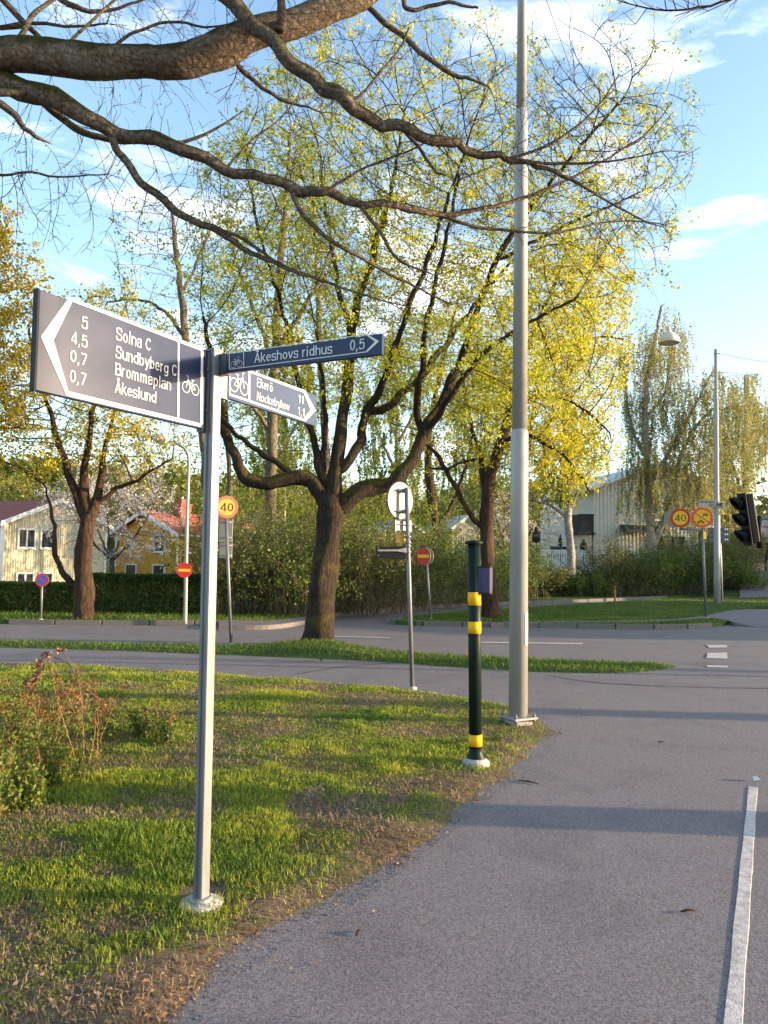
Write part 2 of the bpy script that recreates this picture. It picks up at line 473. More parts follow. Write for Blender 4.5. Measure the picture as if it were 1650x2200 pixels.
M['leaf_maple'] = leaf_mat('maple_blossom', [(.36, (.22, .28, .025)), (.5, (.46, .46, .035)), (.66, (.68, .60, .045))], trans=.45)
M['leaf_gold'] = leaf_mat('golden_maple_blossom', [(.36, (.30, .31, .022)), (.5, (.55, .50, .030)), (.66, (.72, .58, .035))], trans=.45)
M['leaf_left'] = leaf_mat('left_maple_leaf', [(.36, (.20, .23, .020)), (.5, (.46, .40, .025)), (.66, (.62, .46, .025))], trans=.4)
M['leaf_amber'] = leaf_mat('amber_leaf', [(.36, (.22, .19, .015)), (.5, (.42, .32, .018)), (.66, (.56, .38, .02))], trans=.4)
M['leaf_fresh'] = leaf_mat('fresh_green_leaf', [(.36, (.10, .15, .018)), (.5, (.20, .25, .025)), (.66, (.36, .36, .035))], trans=.5)
M['leaf_birch'] = leaf_mat('birch_leaf', [(.36, (.16, .17, .040)), (.5, (.28, .28, .070)), (.66, (.42, .38, .10))], trans=.5)
M['leaf_shrub'] = leaf_mat('shrub_leaf', [(.36, (.050, .090, .018)), (.5, (.11, .165, .030)), (.66, (.23, .27, .045))], trans=.35)
M['leaf_shrub_brown'] = leaf_mat('brownish_shrub_leaf', [(.36, (.055, .070, .022)), (.5, (.13, .14, .038)), (.66, (.25, .235, .06))], trans=.35)
M['leaf_hedge'] = leaf_mat('hedge_leaf', [(.36, (.028, .052, .014)), (.5, (.060, .10, .022)), (.66, (.12, .16, .03))], trans=.3)
M['leaf_wood'] = leaf_mat('wood_leaf', [(.36, (.05, .07, .016)), (.5, (.12, .14, .024)), (.66, (.26, .22, .035))], scale=.25, fine=2.0, trans=.4)
M['blossom'] = leaf_mat('white_blossom', [(.36, (.42, .36, .34)), (.5, (.62, .57, .54)), (.66, (.75, .72, .70))], trans=.4)
M['grass'] = leaf_mat('grass_blade', [(.33, (.085, .165, .020)), (.48, (.20, .265, .028)), (.66, (.44, .41, .055))], scale=1.1, trans=.4, fine=30)
M['grass_far'] = leaf_mat('verge_grass_blade', [(.33, (.05, .105, .018)), (.5, (.095, .155, .022)), (.68, (.20, .23, .04))], scale=.9, trans=.4, fine=20)
M['straw'] = leaf_mat('dry_grass', [(.36, (.16, .11, .055)), (.5, (.26, .19, .10)), (.66, (.36, .28, .16))], trans=.25, fine=40)
M['dead_leaf'] = leaf_mat('dead_leaf', [(.36, (.14, .075, .04)), (.5, (.26, .15, .085)), (.66, (.40, .29, .20))], trans=.2, fine=50)
M['rose_leaf'] = leaf_mat('rose_leaf', [(.36, (.05, .09, .02)), (.5, (.10, .15, .03)), (.66, (.20, .22, .04))], trans=.4, fine=40)
M['rose_stem'] = plain('reddish_stem', (.24, .11, .055), .7, var=.3, scale=20)
M['pebble'] = plain('path_edge_gravel', (.15, .14, .135), .9, var=.5, scale=60)

# ================================================================== THE GROUND
def yback(x):                                   # where the land behind the kerbs starts to be plain terrain
    return 25.0 + 15.0 * smooth(-2, 9, x)
def terrain(x, y):
    x, y = np.asarray(x, float), np.asarray(y, float)
    z = -0.02 + 0.10 * smooth(0, 2.5, y - yback(x))
    z = z - 1.9 * smooth(28, 40, y) * smooth(-6, -12, x)                        # gardens lie lower on the left
    r = np.interp(y, [33, 45, 80, 140, 300], [0, 1.1, 2.7, 4.2, 6.0])
    z = z + r * smooth(13.5, 17, x)                                             # the far path climbs
    z = z + 15 * np.exp(-(((x + 75) / 60) ** 2 + ((y - 170) / 60) ** 2))        # wooded rise far left
    z = z + 7 * np.exp(-(((x - 5) / 90) ** 2 + ((y - 210) / 60) ** 2))
    return z
xs = np.concatenate([np.linspace(-600, -80, 14), np.linspace(-70, -20, 26), np.linspace(-19, 35, 110), np.linspace(37, 90, 24), np.linspace(110, 600, 14)])
ys = np.concatenate([np.linspace(-200, -12, 10), np.linspace(-10, 60, 120), np.linspace(62, 260, 60), np.linspace(280, 1200, 14)])
gx, gy = np.meshgrid(xs, ys)
gv = np.stack([gx, gy, terrain(gx, gy)], -1).reshape(-1, 3)
nx, ny = len(xs), len(ys)
ii = (np.arange(ny - 1)[:, None] * nx + np.arange(nx - 1)[None]).ravel()
tag(np_mesh('ground', gv, np.stack([ii, ii + 1, ii + nx + 1, ii + nx], -1), mat=M['ground'], smooth=True), kind='structure')

def sheet(name, poly, z, mat):
    """flat polygon sheet, poly is a list of Vectors"""
    me = bpy.data.meshes.new(name)
    n = len(poly)
    me.from_pydata([(p.x, p.y, z if z is not None else p.z) for p in poly] + ([(p.x, p.y, -.06) for p in poly] if (z or 1) > .05 else []), [], [tuple(range(n))] + ([(i, (i + 1) % n, n + (i + 1) % n, n + i) for i in range(n)] if (z or 1) > .05 else []))
    me.update()
    if me.polygons[0].normal.z < 0:
        me.flip_normals()
    return tag(link_mesh(name, me, mat), kind='structure')
def dense(line, step=.35):
    out = []
    for a, b in zip(line[:-1], line[1:]):
        n = max(1, int((b - a).length / step))
        out += [a.lerp(b, k / n) for k in range(n)]
    return out + [line[-1]]
def chaikin(pts, it=2):
    for _ in range(it):
        q = [pts[0]]
        for a, b in zip(pts[:-1], pts[1:]):
            q += [a.lerp(b, .25), a.lerp(b, .75)]
        pts = q + [pts[-1]]
    return pts
def gline(pix, z=0.0):
    return chaikin([G(x, y, z) for x, y in pix])

LAWN_EDGE = gline([(330, 2330), (430, 2200), (560, 2062), (700, 1985), (850, 1890), (1000, 1772), (1100, 1690), (1180, 1612), (1214, 1572),
                   (1198, 1548), (1150, 1530), (1080, 1507), (950, 1489), (800, 1471), (600, 1456), (400, 1441), (200, 1429), (0, 1421), (-500, 1408), (-900, 1404)])
VERGE_NEAR = gline([(-900, 1378), (-300, 1386), (0, 1393), (300, 1402), (500, 1411), (700, 1417), (850, 1427), (1000, 1438), (1200, 1449), (1330, 1450), (1420, 1445), (1482, 1432)])
VERGE_FAR = gline([(-900, 1366), (-300, 1371), (0, 1377), (300, 1385), (600, 1388), (700, 1386), (850, 1402), (1000, 1410), (1200, 1419), (1400, 1426), (1482, 1432)])
FAR_KERB = gline([(-1500, 1322), (-600, 1331), (0, 1341), (300, 1343), (480, 1343), (570, 1344), (610, 1341), (650, 1335), (717, 1325), (800, 1317), (921, 1306), (1100, 1298), (1300, 1292), (1430, 1285), (1560, 1280)])
ISLAND_NEAR = gline([(842, 1340), (870, 1344), (1000, 1346), (1200, 1349), (1400, 1352), (1500, 1350), (1545, 1346), (1575, 1339)])
ISLAND_FAR = gline([(842, 1340), (880, 1333), (940, 1325), (1000, 1319), (1090, 1313), (1200, 1306), (1320, 1299), (1445, 1289), (1520, 1287), (1650, 1284), (2200, 1284)])

# asphalt: the road with its side street, then the cycle path a hair above
sheet('road', [Vector((-90, 9.5, 0)), Vector((70, 9.5, 0)), Vector((70, 24, 0)), Vector((16, 24, 0)), Vector((16, 37, 0)), Vector((3, 33, 0)),
               Vector((-1.5, 24, 0)), Vector((-90, 24, 0))], 0.0, M['road'])
near_path = [Vector((-60, -12, 0)), Vector((60, -12, 0)), Vector((60, 10.6, 0)), Vector((7.2, 10.6, 0))]
near_path += [v for v in reversed(VERGE_FAR)]
sheet('cycle_path', near_path, 0.004, M['asphalt'])

# raised land behind the kerbs
back = list(FAR_KERB)
back += [Vector((30, 36, 0)), Vector((30, 44, 0)), Vector((6, 44, 0)), Vector((-4, 30, 0)), Vector((-70, 30, 0))]
sheet('garden_land', back, 0.095, M['bank'])
isl = list(ISLAND_NEAR) + [G(1568, 1322), G(1572, 1312), G(1620, 1309), G(2200, 1313)] + list(reversed(ISLAND_FAR))
sheet('grass_island', isl, 0.100, M['bank'])
fp = gline([(1055, 1337), (1200, 1334), (1350, 1333.5), (1445, 1331), (1516, 1323), (1568, 1311), (1620, 1308), (2200, 1312)], .104) + \
     list(reversed(gline([(1055, 1338.5), (1200, 1337.5), (1350, 1337), (1445, 1334.5), (1520, 1328), (1560, 1331), (1590, 1340), (2200, 1344)], .104)))
for p in fp:
    f_ = 825 + p.x / p.y * 1650
    if f_ > 1572:
        p.z = .104 - .098 * float(smooth(1316, 1338, 1200 + 1650 * EYE / p.y + (f_ - 825) * .014)) * float(smooth(1572, 1605, f_))
sheet('footpath', fp, None, M['road'])
# the climbing path far off on the right follows the terrain
rows = []
for t in np.linspace(0, 1, 26):
    y = 33.5 + (150 - 33.5) * t ** 1.6
    x0, x1 = 15.5 + (y - 33.5) * .46, 22.0 + (y - 33.5) * .50
    rows.append([(x0, y), (x1, y)])
rv = np.array(rows).reshape(-1, 2)
rz = terrain(rv[:, 0], rv[:, 1])
rz = np.repeat(rz.reshape(-1, 2).max(1), 2) + .05
rz[:2] -= .35; rz[2:4] -= .06
k = np.arange(25) * 2
tag(np_mesh('far_path', np.column_stack([rv, rz]), np.stack([k, k + 1, k + 3, k + 2], -1), mat=M['road'], smooth=True), kind='structure')
# pavement strip beyond the road on the left
pav = gline([(470, 1343.5), (560, 1344), (605, 1341), (650, 1334), (690, 1328)], .099)
sheet('pavement', pav + [G(640, 1328, .099), G(560, 1331, .099), G(470, 1330, .099)], .099, M['road'])

# kerb stones, each its own piece
def kerb(name, line, length, mat, top=.112, w=.13):
    root = tag(empty(name), kind='structure')
    mb = MB(); mb.box((0, 0, 0), (1.0, w, 1.0), bevel=.012)
    base = mb.build('kerb_stone', mat, root)
    me = base.data
    pts = dense(line, .05)
    acc, start, first, n = 0.0, pts[0], True, 0
    for a, b in zip(pts[:-1], pts[1:]):
        acc += (b - a).length
        if acc >= length:
            d = b - start
            o = base if first else base.copy()
            if not first:
                COL.objects.link(o)
                o.parent = root
            first = False
            h = top + .03 + random.uniform(-.006, .006)
            o.location = ((start.x + b.x) / 2, (start.y + b.y) / 2, top - h / 2 + random.uniform(-.004, .004))
            o.rotation_euler = (random.uniform(-.02, .02), 0, math.atan2(d.y, d.x) + random.uniform(-.012, .012))
            o.scale = (d.length - .025, 1, h)
            start, acc, n = b, 0.0, n + 1
    return root
def cut(line, px0, px1):
    f = lambda p: 825 + p.x / p.y * 1650
    return [p for p in line if px0 <= f(p) <= px1]
kerb('far_kerb', cut(FAR_KERB, -40, 1480), 1.0, M['granite'])
kerb('island_kerb', cut(ISLAND_NEAR, 800, 1548), .9, M['granite'])
kerb('island_back_kerb', cut(ISLAND_FAR, 842, 1120), .9, M['granite'])

# painted markings
def stripe(name, pix, z=.009):
    me = bpy.data.meshes.new(name)
    pts = [G(x, y, z) for x, y in pix]
    me.from_pydata([tuple(p) for p in pts], [], [tuple(range(len(pts)))])
    me.update()
    if me.polygons[0].normal.z < 0: me.flip_normals()
    return link_mesh(name, me, M['paint'])
def thick_line(name, line, w, h=.006, z=.004):
    mb = MB()
    vs, fs = [], []
    for i, p in enumerate(line):
        t = (line[min(i + 1, len(line) - 1)] - line[max(0, i - 1)]).normalized()
        s = Vector((-t.y, t.x, 0))
        ww = w * (1 + .05 * math.sin(i * 1.7) + random.uniform(-.04, .04))
        for q, zz in ((-1.05, z), (-1, z + h), (1, z + h), (1.05, z)):
            vs.append((p.x + s.x * q * ww / 2, p.y + s.y * q * ww / 2, zz))
    for i in range(len(line) - 1):
        for j in range(3):
            a = i * 4 + j
            fs.append((a, a + 4, a + 5, a + 1))
    fs += [(0, 1, 2, 3), tuple(range(len(vs) - 1, len(vs) - 5, -1))]
    mb.add(vs, fs)
    return mb.build(name, M['paint'])
tag(thick_line('lane_line', dense([G(1618, 1693), G(1601, 1890), G(1575, 2200), G(1557, 2420)], .18), .056, .004), 'long white divider stripe on the near cycle path at right', 'road marking')
tag(stripe('centre_dash', [(1030, 1378.5), (1252, 1381.5), (1252, 1384), (1030, 1380.8)]), 'thin white centre line dash on the road behind the tall pole', 'road marking')
tag(stripe('edge_dash', [(720, 1366.5), (838, 1369.5), (838, 1371), (720, 1368)]), 'faint white dash on the road just right of the maple trunk', 'road marking')
tag(stripe('crossing_mark', [(1518, 1385.5), (1562, 1385.5), (1562, 1391), (1524, 1391.5)]), 'far white crossing block on the road at right, nearest the grass island', 'road marking', 'white crossing blocks')
tag(stripe('crossing_mark', [(1520, 1403), (1562, 1402), (1563, 1415), (1518, 1414)]), 'middle and largest white crossing block on the road at right', 'road marking', 'white crossing blocks')
tag(stripe('crossing_mark', [(1518, 1429.5), (1563, 1430), (1564, 1434), (1520, 1433.5)]), 'near worn white crossing block beside the grass strip tip', 'road marking', 'white crossing blocks')

# ------------------------------------------------------------------ lawn and verges as raised uneven turf
def inside(poly, x, y):
    px = np.array([p.x for p in poly]); py = np.array([p.y for p in poly])
    r = np.zeros(x.shape, bool)
    j = len(poly) - 1
    for i in range(len(poly)):
        c = ((py[i] > y) != (py[j] > y))
        with np.errstate(divide='ignore', invalid='ignore'):
            xx = (px[j] - px[i]) * (y - py[i]) / (py[j] - py[i]) + px[i]
        r ^= c & (x < xx)
        j = i
    return r
def edge_dist(line, x, y):
    d = np.full(x.shape, 1e9)
    for a, b in zip(line[:-1], line[1:]):
        vx, vy = b.x - a.x, b.y - a.y
        l2 = vx * vx + vy * vy + 1e-12
        t = np.clip(((x - a.x) * vx + (y - a.y) * vy) / l2, 0, 1)
        d = np.minimum(d, np.hypot(x - a.x - t * vx, y - a.y - t * vy))
    return d
LAWN = LAWN_EDGE + [Vector((-14, 3, 0)), Vector((-9, -1, 0)), Vector((-2, -1, 0))]
def lawn_h(x, y, d):
    d = d + .20 * (fnoise(x, y, .22, 15, 3) - .5) - .02
    return -.014 + .05 * smooth(0, .30, d) + .030 * smooth(.2, 1.5, d) * (fnoise(x, y, .9, 3) - .3) + .016 * (fnoise(x, y, .18, 5, 2) - .5)
def turf(name, poly, line, x0, x1, y0, y1, step, hfun, mat):
    X, Y = np.meshgrid(np.arange(x0, x1, step), np.arange(y0, y1, step))
    ins = inside(poly, X, Y)
    d = edge_dist(line, X, Y) * np.where(ins, 1, -1)
    Z = np.where(d > 0, hfun(X, Y, np.maximum(d, 0)), -.02)
    nx = X.shape[1]
    keep = d > -.12
    q = keep[:-1, :-1] & keep[1:, :-1] & keep[:-1, 1:] & keep[1:, 1:]
    r, c = np.nonzero(q)
    a = r * nx + c
    F = np.stack([a, a + 1, a + nx + 1, a + nx], -1)
    used, inv = np.unique(F, return_inverse=True)
    V = np.stack([X.ravel(), Y.ravel(), Z.ravel()], -1)[used]
    return tag(np_mesh(name, V, inv.reshape(-1, 4), mat=mat, smooth=True), kind='structure')
turf('lawn', LAWN, LAWN_EDGE, -9, 2.4, .9, 12.5, .07, lawn_h, M['soil'])
VERGE = list(VERGE_NEAR) + list(reversed(VERGE_FAR))
def verge_h(x, y, d):
    px = 825 + x / y * 1650
    mound = .10 * np.exp(-((px - 690) / 95.0) ** 2)
    return -.012 + (.06 + mound) * smooth(0, .35, d) + .02 * (fnoise(x, y, .3, 8) - .5)
turf('grass_strip', VERGE, VERGE + [VERGE[0]], -14, 6.6, 9.0, 17.5, .11, verge_h, M['bank'])

# grass blades: nobody could count them
def blades(name, x, y, z, h, w, lean, mat):
    n = len(x)
    a = RNG.uniform(0, 2 * np.pi, n)
    la = RNG.uniform(0, 2 * np.pi, n)
    dx, dy = np.cos(a) * w / 2, np.sin(a) * w / 2
    lx, ly = np.cos(la) * lean * h, np.sin(la) * lean * h
    V = np.zeros((n, 5, 3), np.float32)
    for k, (sx, hz, ln) in enumerate(((-1, 0, 0), (1, 0, 0), (.75, .55, .35), (-.75, .55, .35), (0, 1, 1))):
        V[:, k, 0] = x + dx * sx + lx * ln
        V[:, k, 1] = y + dy * sx + ly * ln
        V[:, k, 2] = z - .008 * (hz == 0) + h * hz * np.sqrt(np.maximum(.15, 1 - (lean * ln) ** 2))
    b = np.arange(n) * 5
    o = np_mesh(name, V.reshape(-1, 3), np.stack([b, b + 1, b + 2, b + 3], -1), np.stack([b + 3, b + 2, b + 4], -1), mat)
    return o
def lawn_points(n, y0, y1, power=1.0):
    y = RNG.uniform(y0 ** power, y1 ** power, n) ** (1 / power)
    x = RNG.uniform(-.62, .30, n) * y
    ok = inside(LAWN, x, y)
    x, y = x[ok], y[ok]
    d = edge_dist(LAWN_EDGE, x, y)
    for (cx, cy, cr) in CLEAR:
        ok = np.hypot(x - cx, y - cy) > cr
        x, y, d = x[ok], y[ok], d[ok]
    return x, y, d, lawn_h(x, y, d)
CLEAR = [(G(432, 1938).x, G(432, 1938).y, .112), (G(1022, 1644).x, G(1022, 1644).y, .12), (G(1113, 1540).x, G(1113, 1540).y, .11)]
def lawn_z(p):
    return float(lawn_h(np.array([p.x]), np.array([p.y]), edge_dist(LAWN_EDGE, np.array([p.x]), np.array([p.y])))[0])
x, y, d, z = lawn_points(430000, 1.7, 11.6)
cover = fnoise(x, y, .55, 21, 4) + .22 * (fnoise(x, y, 2.2, 31, 2) - .5)
edge = smooth(.16, .70, d + .35 * (fnoise(x, y, .35, 41) - .5))
far = smooth(4.0, 7.5, y)
prob = np.clip(smooth(.41, .58, cover + .10 * far + .07 * smooth(.6, 2.0, d) - .04 * smooth(.9, .2, d)) * .90 + .10, 0, 1) * np.clip(edge * .95 + .03 + .15 * far, 0, 1)
prob *= np.interp(y, [1.7, 3, 5, 8, 12], [.55, .75, 1.0, .85, .6])
ok = RNG.uniform(0, 1, len(x)) < prob
x, y, d, z, cover = x[ok], y[ok], d[ok], z[ok], cover[ok]
hh = (.014 + .030 * smooth(.42, .74, cover)) * RNG.uniform(.5, 1.35, len(x)) * (1 + .5 * (vnoise(x, y, .12, 77) - .5)) * np.interp(d, [0, .3], [.6, 1])
ww = np.interp(y, [2, 5, 11], [.0042, .0058, .010]) * RNG.uniform(.7, 1.4, len(x))
tag(blades('lawn_grass', x, y, z, hh, ww, RNG.uniform(.1, .95, len(x)), M['grass']), 'uneven green grass of the near lawn', 'grass', kind='stuff')
print('lawn blades', len(x))
x, y, d, z = lawn_points(120000, 1.7, 9.5)
cover = fnoise(x, y, .55, 21, 4)
ok = RNG.uniform(0, 1, len(x)) < np.clip(1.1 - smooth(.32, .62, cover), .12, 1) * smooth(.0, .12, d) * .55
x, y, z = x[ok], y[ok], z[ok]
tag(blades('dry_grass', x, y, z, RNG.uniform(.02, .055, len(x)), np.interp(y, [2, 9], [.003, .007]), RNG.uniform(.6, 1.0, len(x)), M['straw']), 'dry straw-coloured grass on bare patches of the lawn', 'grass', kind='stuff')

x, y, d, z = lawn_points(5200, 1.8, 8.0)
ok = RNG.uniform(0, 1, len(x)) < smooth(.5, .66, fnoise(x, y, .7, 57, 2)) * smooth(.1, .5, d)
x, y, z = x[ok], y[ok], z[ok]
k6 = 9
cx_ = np.repeat(np.stack([x, y, z], -1), k6, 0) + RNG.normal(0, 1, (len(x) * k6, 3)) * np.array([.022, .022, .004]) + np.array([0, 0, .018])
a_ = RNG.uniform(0, 6.283, len(cx_)); s_ = RNG.uniform(.008, .017, len(cx_))
V = np.zeros((len(cx_), 4, 3), np.float32)
for k_, (p_, q_) in enumerate(((-1, 0), (0, -1), (1, 0), (0, 1))):
    V[:, k_] = cx_ + np.stack([(np.cos(a_) * p_ - np.sin(a_) * q_ * .8) * s_ / 2, (np.sin(a_) * p_ + np.cos(a_) * q_ * .8) * s_ / 2, RNG.normal(0, .25, len(cx_)) * s_], -1)
b_ = np.arange(len(cx_)) * 4
tag(np_mesh('clover', V.reshape(-1, 3), np.stack([b_, b_ + 1, b_ + 2, b_ + 3], -1), mat=M['rose_leaf']), 'low clover and small weeds among the lawn grass', 'weeds', kind='stuff')
def verge_points(n):
    px = RNG.uniform(-60, 1490, n); py = RNG.uniform(1366, 1452, n)
    ds = np.array([ray(a, b) for a, b in zip(px, py)])
    t = -EYE / ds[:, 2]
    x, y = ds[:, 0] * t, ds[:, 1] * t
    ok = inside(VERGE, x, y)
    x, y = x[ok], y[ok]
    d = edge_dist(VERGE, x, y)
    return x, y, verge_h(x, y, d), d
x, y, z, d = verge_points(46000)
ok = RNG.uniform(0, 1, len(x)) < smooth(.02, .25, d) * .9 + .08
x, y, z = x[ok], y[ok], z[ok]
tag(blades('strip_grass', x, y, z, RNG.uniform(.02, .065, len(x)), RNG.uniform(.009, .016, len(x)), RNG.uniform(.1, .9, len(x)), M['grass_far']), 'grass on the narrow strip between path and road', 'grass', kind='stuff')
FPOLY = fp
px = RNG.uniform(845, 1680, 42000); py = RNG.uniform(1284, 1352, 42000)
ds = np.array([ray(a, b) for a, b in zip(px, py)]); t = (.1 - EYE) / ds[:, 2]
x, y = ds[:, 0] * t, ds[:, 1] * t
ok = inside(isl, x, y) & ~inside(FPOLY, x, y)
x, y = x[ok], y[ok]
tag(blades('island_grass', x, y, np.full(len(x), .1), RNG.uniform(.02, .06, len(x)), RNG.uniform(.016, .03, len(x)), RNG.uniform(.1, .9, len(x)), M['grass_far']), 'grass on the island beyond the road', 'grass', kind='stuff')
x = RNG.uniform(-11, 1, 16000); y = RNG.uniform(16.5, 21, 16000)
ok = inside(back, x, y); x, y = x[ok], y[ok]
tag(blades('hedge_foot_grass', x, y, np.full(len(x), .095), RNG.uniform(.03, .11, len(x)), RNG.uniform(.014, .022, len(x)), RNG.uniform(.1, .9, len(x)), M['grass_far']), 'grass along the foot of the far hedge', 'grass', kind='stuff')

# dead leaves and grit along the path edge and on the bare patches
def litter(name, n, smin, smax, mat, label, cat, near_edge):
    x, y, d, z = lawn_points(n, 1.7, 8.5)
    cover = fnoise(x, y, .55, 21, 4)
    if near_edge:
        ok = RNG.uniform(0, 1, len(x)) < np.exp(-((d - .10) / .20) ** 2) * .9 + .02
    else:
        ok = RNG.uniform(0, 1, len(x)) < np.clip(.9 - smooth(.36, .56, cover), .04, 1) * np.exp(-d / 2.5)
    x, y, z = x[ok], y[ok], z[ok]
    m = len(x)
    s = RNG.uniform(smin, smax, m)
    a = RNG.uniform(0, 2 * np.pi, m)
    ux, uy = np.cos(a), np.sin(a)
    V = np.zeros((m, 4, 3), np.float32)
    asp = RNG.uniform(.3, .6, m)
    for k, (p, q) in enumerate(((-1, 0), (0, -1), (1, 0), (0, 1))):
        V[:, k, 0] = x + (ux * p - uy * q * asp) * s / 2
        V[:, k, 1] = y + (uy * p + ux * q * asp) * s / 2
        V[:, k, 2] = z + .006 + RNG.uniform(0, .45, m) * s
    b = np.arange(m) * 4
    return tag(np_mesh(name, V.reshape(-1, 3), np.stack([b, b + 1, b + 2, b + 3], -1), mat=mat), label, cat, kind='stuff')
litter('leaf_litter', 26000, .012, .034, M['dead_leaf'], 'dry brown leaves scattered on the bare soil of the lawn', 'leaves', False)
litter('edge_litter', 52000, .008, .024, M['dead_leaf'], 'brown leaf crumbs along the asphalt edge', 'leaves', True)
def grit(name, n, label):
    x, y, d, z = lawn_points(n, 1.7, 8.5)
    ok = RNG.uniform(0, 1, len(x)) < np.exp(-((d - .02) / .13) ** 2) * (.25 + .75 * smooth(.4, .6, vnoise(x, y, .8, 91)))
    x, y, z = x[ok], y[ok], z[ok]
    m = len(x); s = RNG.uniform(.003, .0075, m)
    base = np.array([(1, 0, 0), (-.5, .87, 0), (-.5, -.87, 0), (0, 0, .9)])
    V = np.stack([x, y, np.maximum(z, .003)], -1)[:, None, :] + base[None] * s[:, None, None] * RNG.uniform(.7, 1.3, (m, 4, 3))
    b = np.arange(m) * 4
    F = np.concatenate([np.stack([b, b + 1, b + 3], -1), np.stack([b + 1, b + 2, b + 3], -1), np.stack([b + 2, b, b + 3], -1)])
    tag(np_mesh(name, V.reshape(-1, 3), None, F, M['pebble']), label, 'gravel', kind='stuff')
grit('edge_gravel', 110000, 'loose grey gravel where the lawn meets the asphalt')

# crumbs and dry leaves blown onto the asphalt, thickest along the lawn edge
nn_ = 5200
y = RNG.uniform(1.8, 10.5, nn_); x = RNG.uniform(-.3, .62, nn_) * y
ok = ~inside(LAWN, x, y); x, y = x[ok], y[ok]
d = edge_dist(LAWN_EDGE, x, y)
ok = RNG.uniform(0, 1, len(x)) < np.exp(-d / .22) + .025; x, y = x[ok], y[ok]
m = len(x); s_ = RNG.uniform(.006, .020, m); a = RNG.uniform(0, 6.283, m)
V = np.zeros((m, 4, 3), np.float32)
for k_, (p_, q_) in enumerate(((-1, 0), (0, -1), (1, 0), (0, 1))):
    V[:, k_, 0] = x + (np.cos(a) * p_ - np.sin(a) * q_ * .5) * s_ / 2
    V[:, k_, 1] = y + (np.sin(a) * p_ + np.cos(a) * q_ * .5) * s_ / 2
    V[:, k_, 2] = .008 + RNG.uniform(0, .5, m) * s_
b_ = np.arange(m) * 4
tag(np_mesh('path_crumbs', V.reshape(-1, 3), np.stack([b_, b_ + 1, b_ + 2, b_ + 3], -1), mat=M['dead_leaf']), 'dry crumbs and leaf bits blown onto the asphalt', 'litter', kind='stuff')
def seam(pix, w, label):
    ln = dense(chaikin([G(a_, c_, 0) for a_, c_ in pix], 1), .12)
    vs, fs = [], []
    for i, p in enumerate(ln):
        t_ = (ln[min(i + 1, len(ln) - 1)] - ln[max(0, i - 1)]).normalized(); n_ = Vector((-t_.y, t_.x, 0))
        o_ = n_ * random.uniform(-.012, .012); ww = w * random.uniform(.5, 1.3) / 2
        vs += [p + o_ - n_ * ww + Vector((0, 0, .0075)), p + o_ + n_ * ww + Vector((0, 0, .0075))]
    fs = [(2 * i, 2 * i + 1, 2 * i + 3, 2 * i + 2) for i in range(len(ln) - 1)]
    tag(MB().add(vs, fs).build('tar_seam', M['tar']), label, 'seam')
M['tar'] = plain('dark_tar', (.035, .034, .036), .6, var=.3, scale=30)
seam([(930, 1418), (860, 1424), (770, 1430), (700, 1438), (640, 1449)], .035, 'dark tar seam crossing the narrow path behind the signpost')
seam([(1180, 1452), (1260, 1466), (1380, 1474), (1500, 1478), (1660, 1480)], .030, 'dark tar seam across the junction right of the tall pole')

# ================================================================== TREES
def resample(pts, radii, step):
    out, ro = [pts[0]], [radii[0]]
    for (a, b, ra, rb) in zip(pts[:-1], pts[1:], radii[:-1], radii[1:]):
        n = max(1, int(round((b - a).length / step)))
        for k in range(1, n + 1):
            out.append(a.lerp(b, k / n)); ro.append(ra + (rb - ra) * k / n)
    return out, ro
def smooth_line(pts, radii, it=1):
    for _ in range(it):
        q, r = [pts[0]], [radii[0]]
        for a, b, ra, rb in zip(pts[:-1], pts[1:], radii[:-1], radii[1:]):
            q += [a.lerp(b, .25), a.lerp(b, .75)]; r += [ra * .75 + rb * .25, ra * .25 + rb * .75]
        pts, radii = q + [pts[-1]], r + [radii[-1]]
    return pts, radii

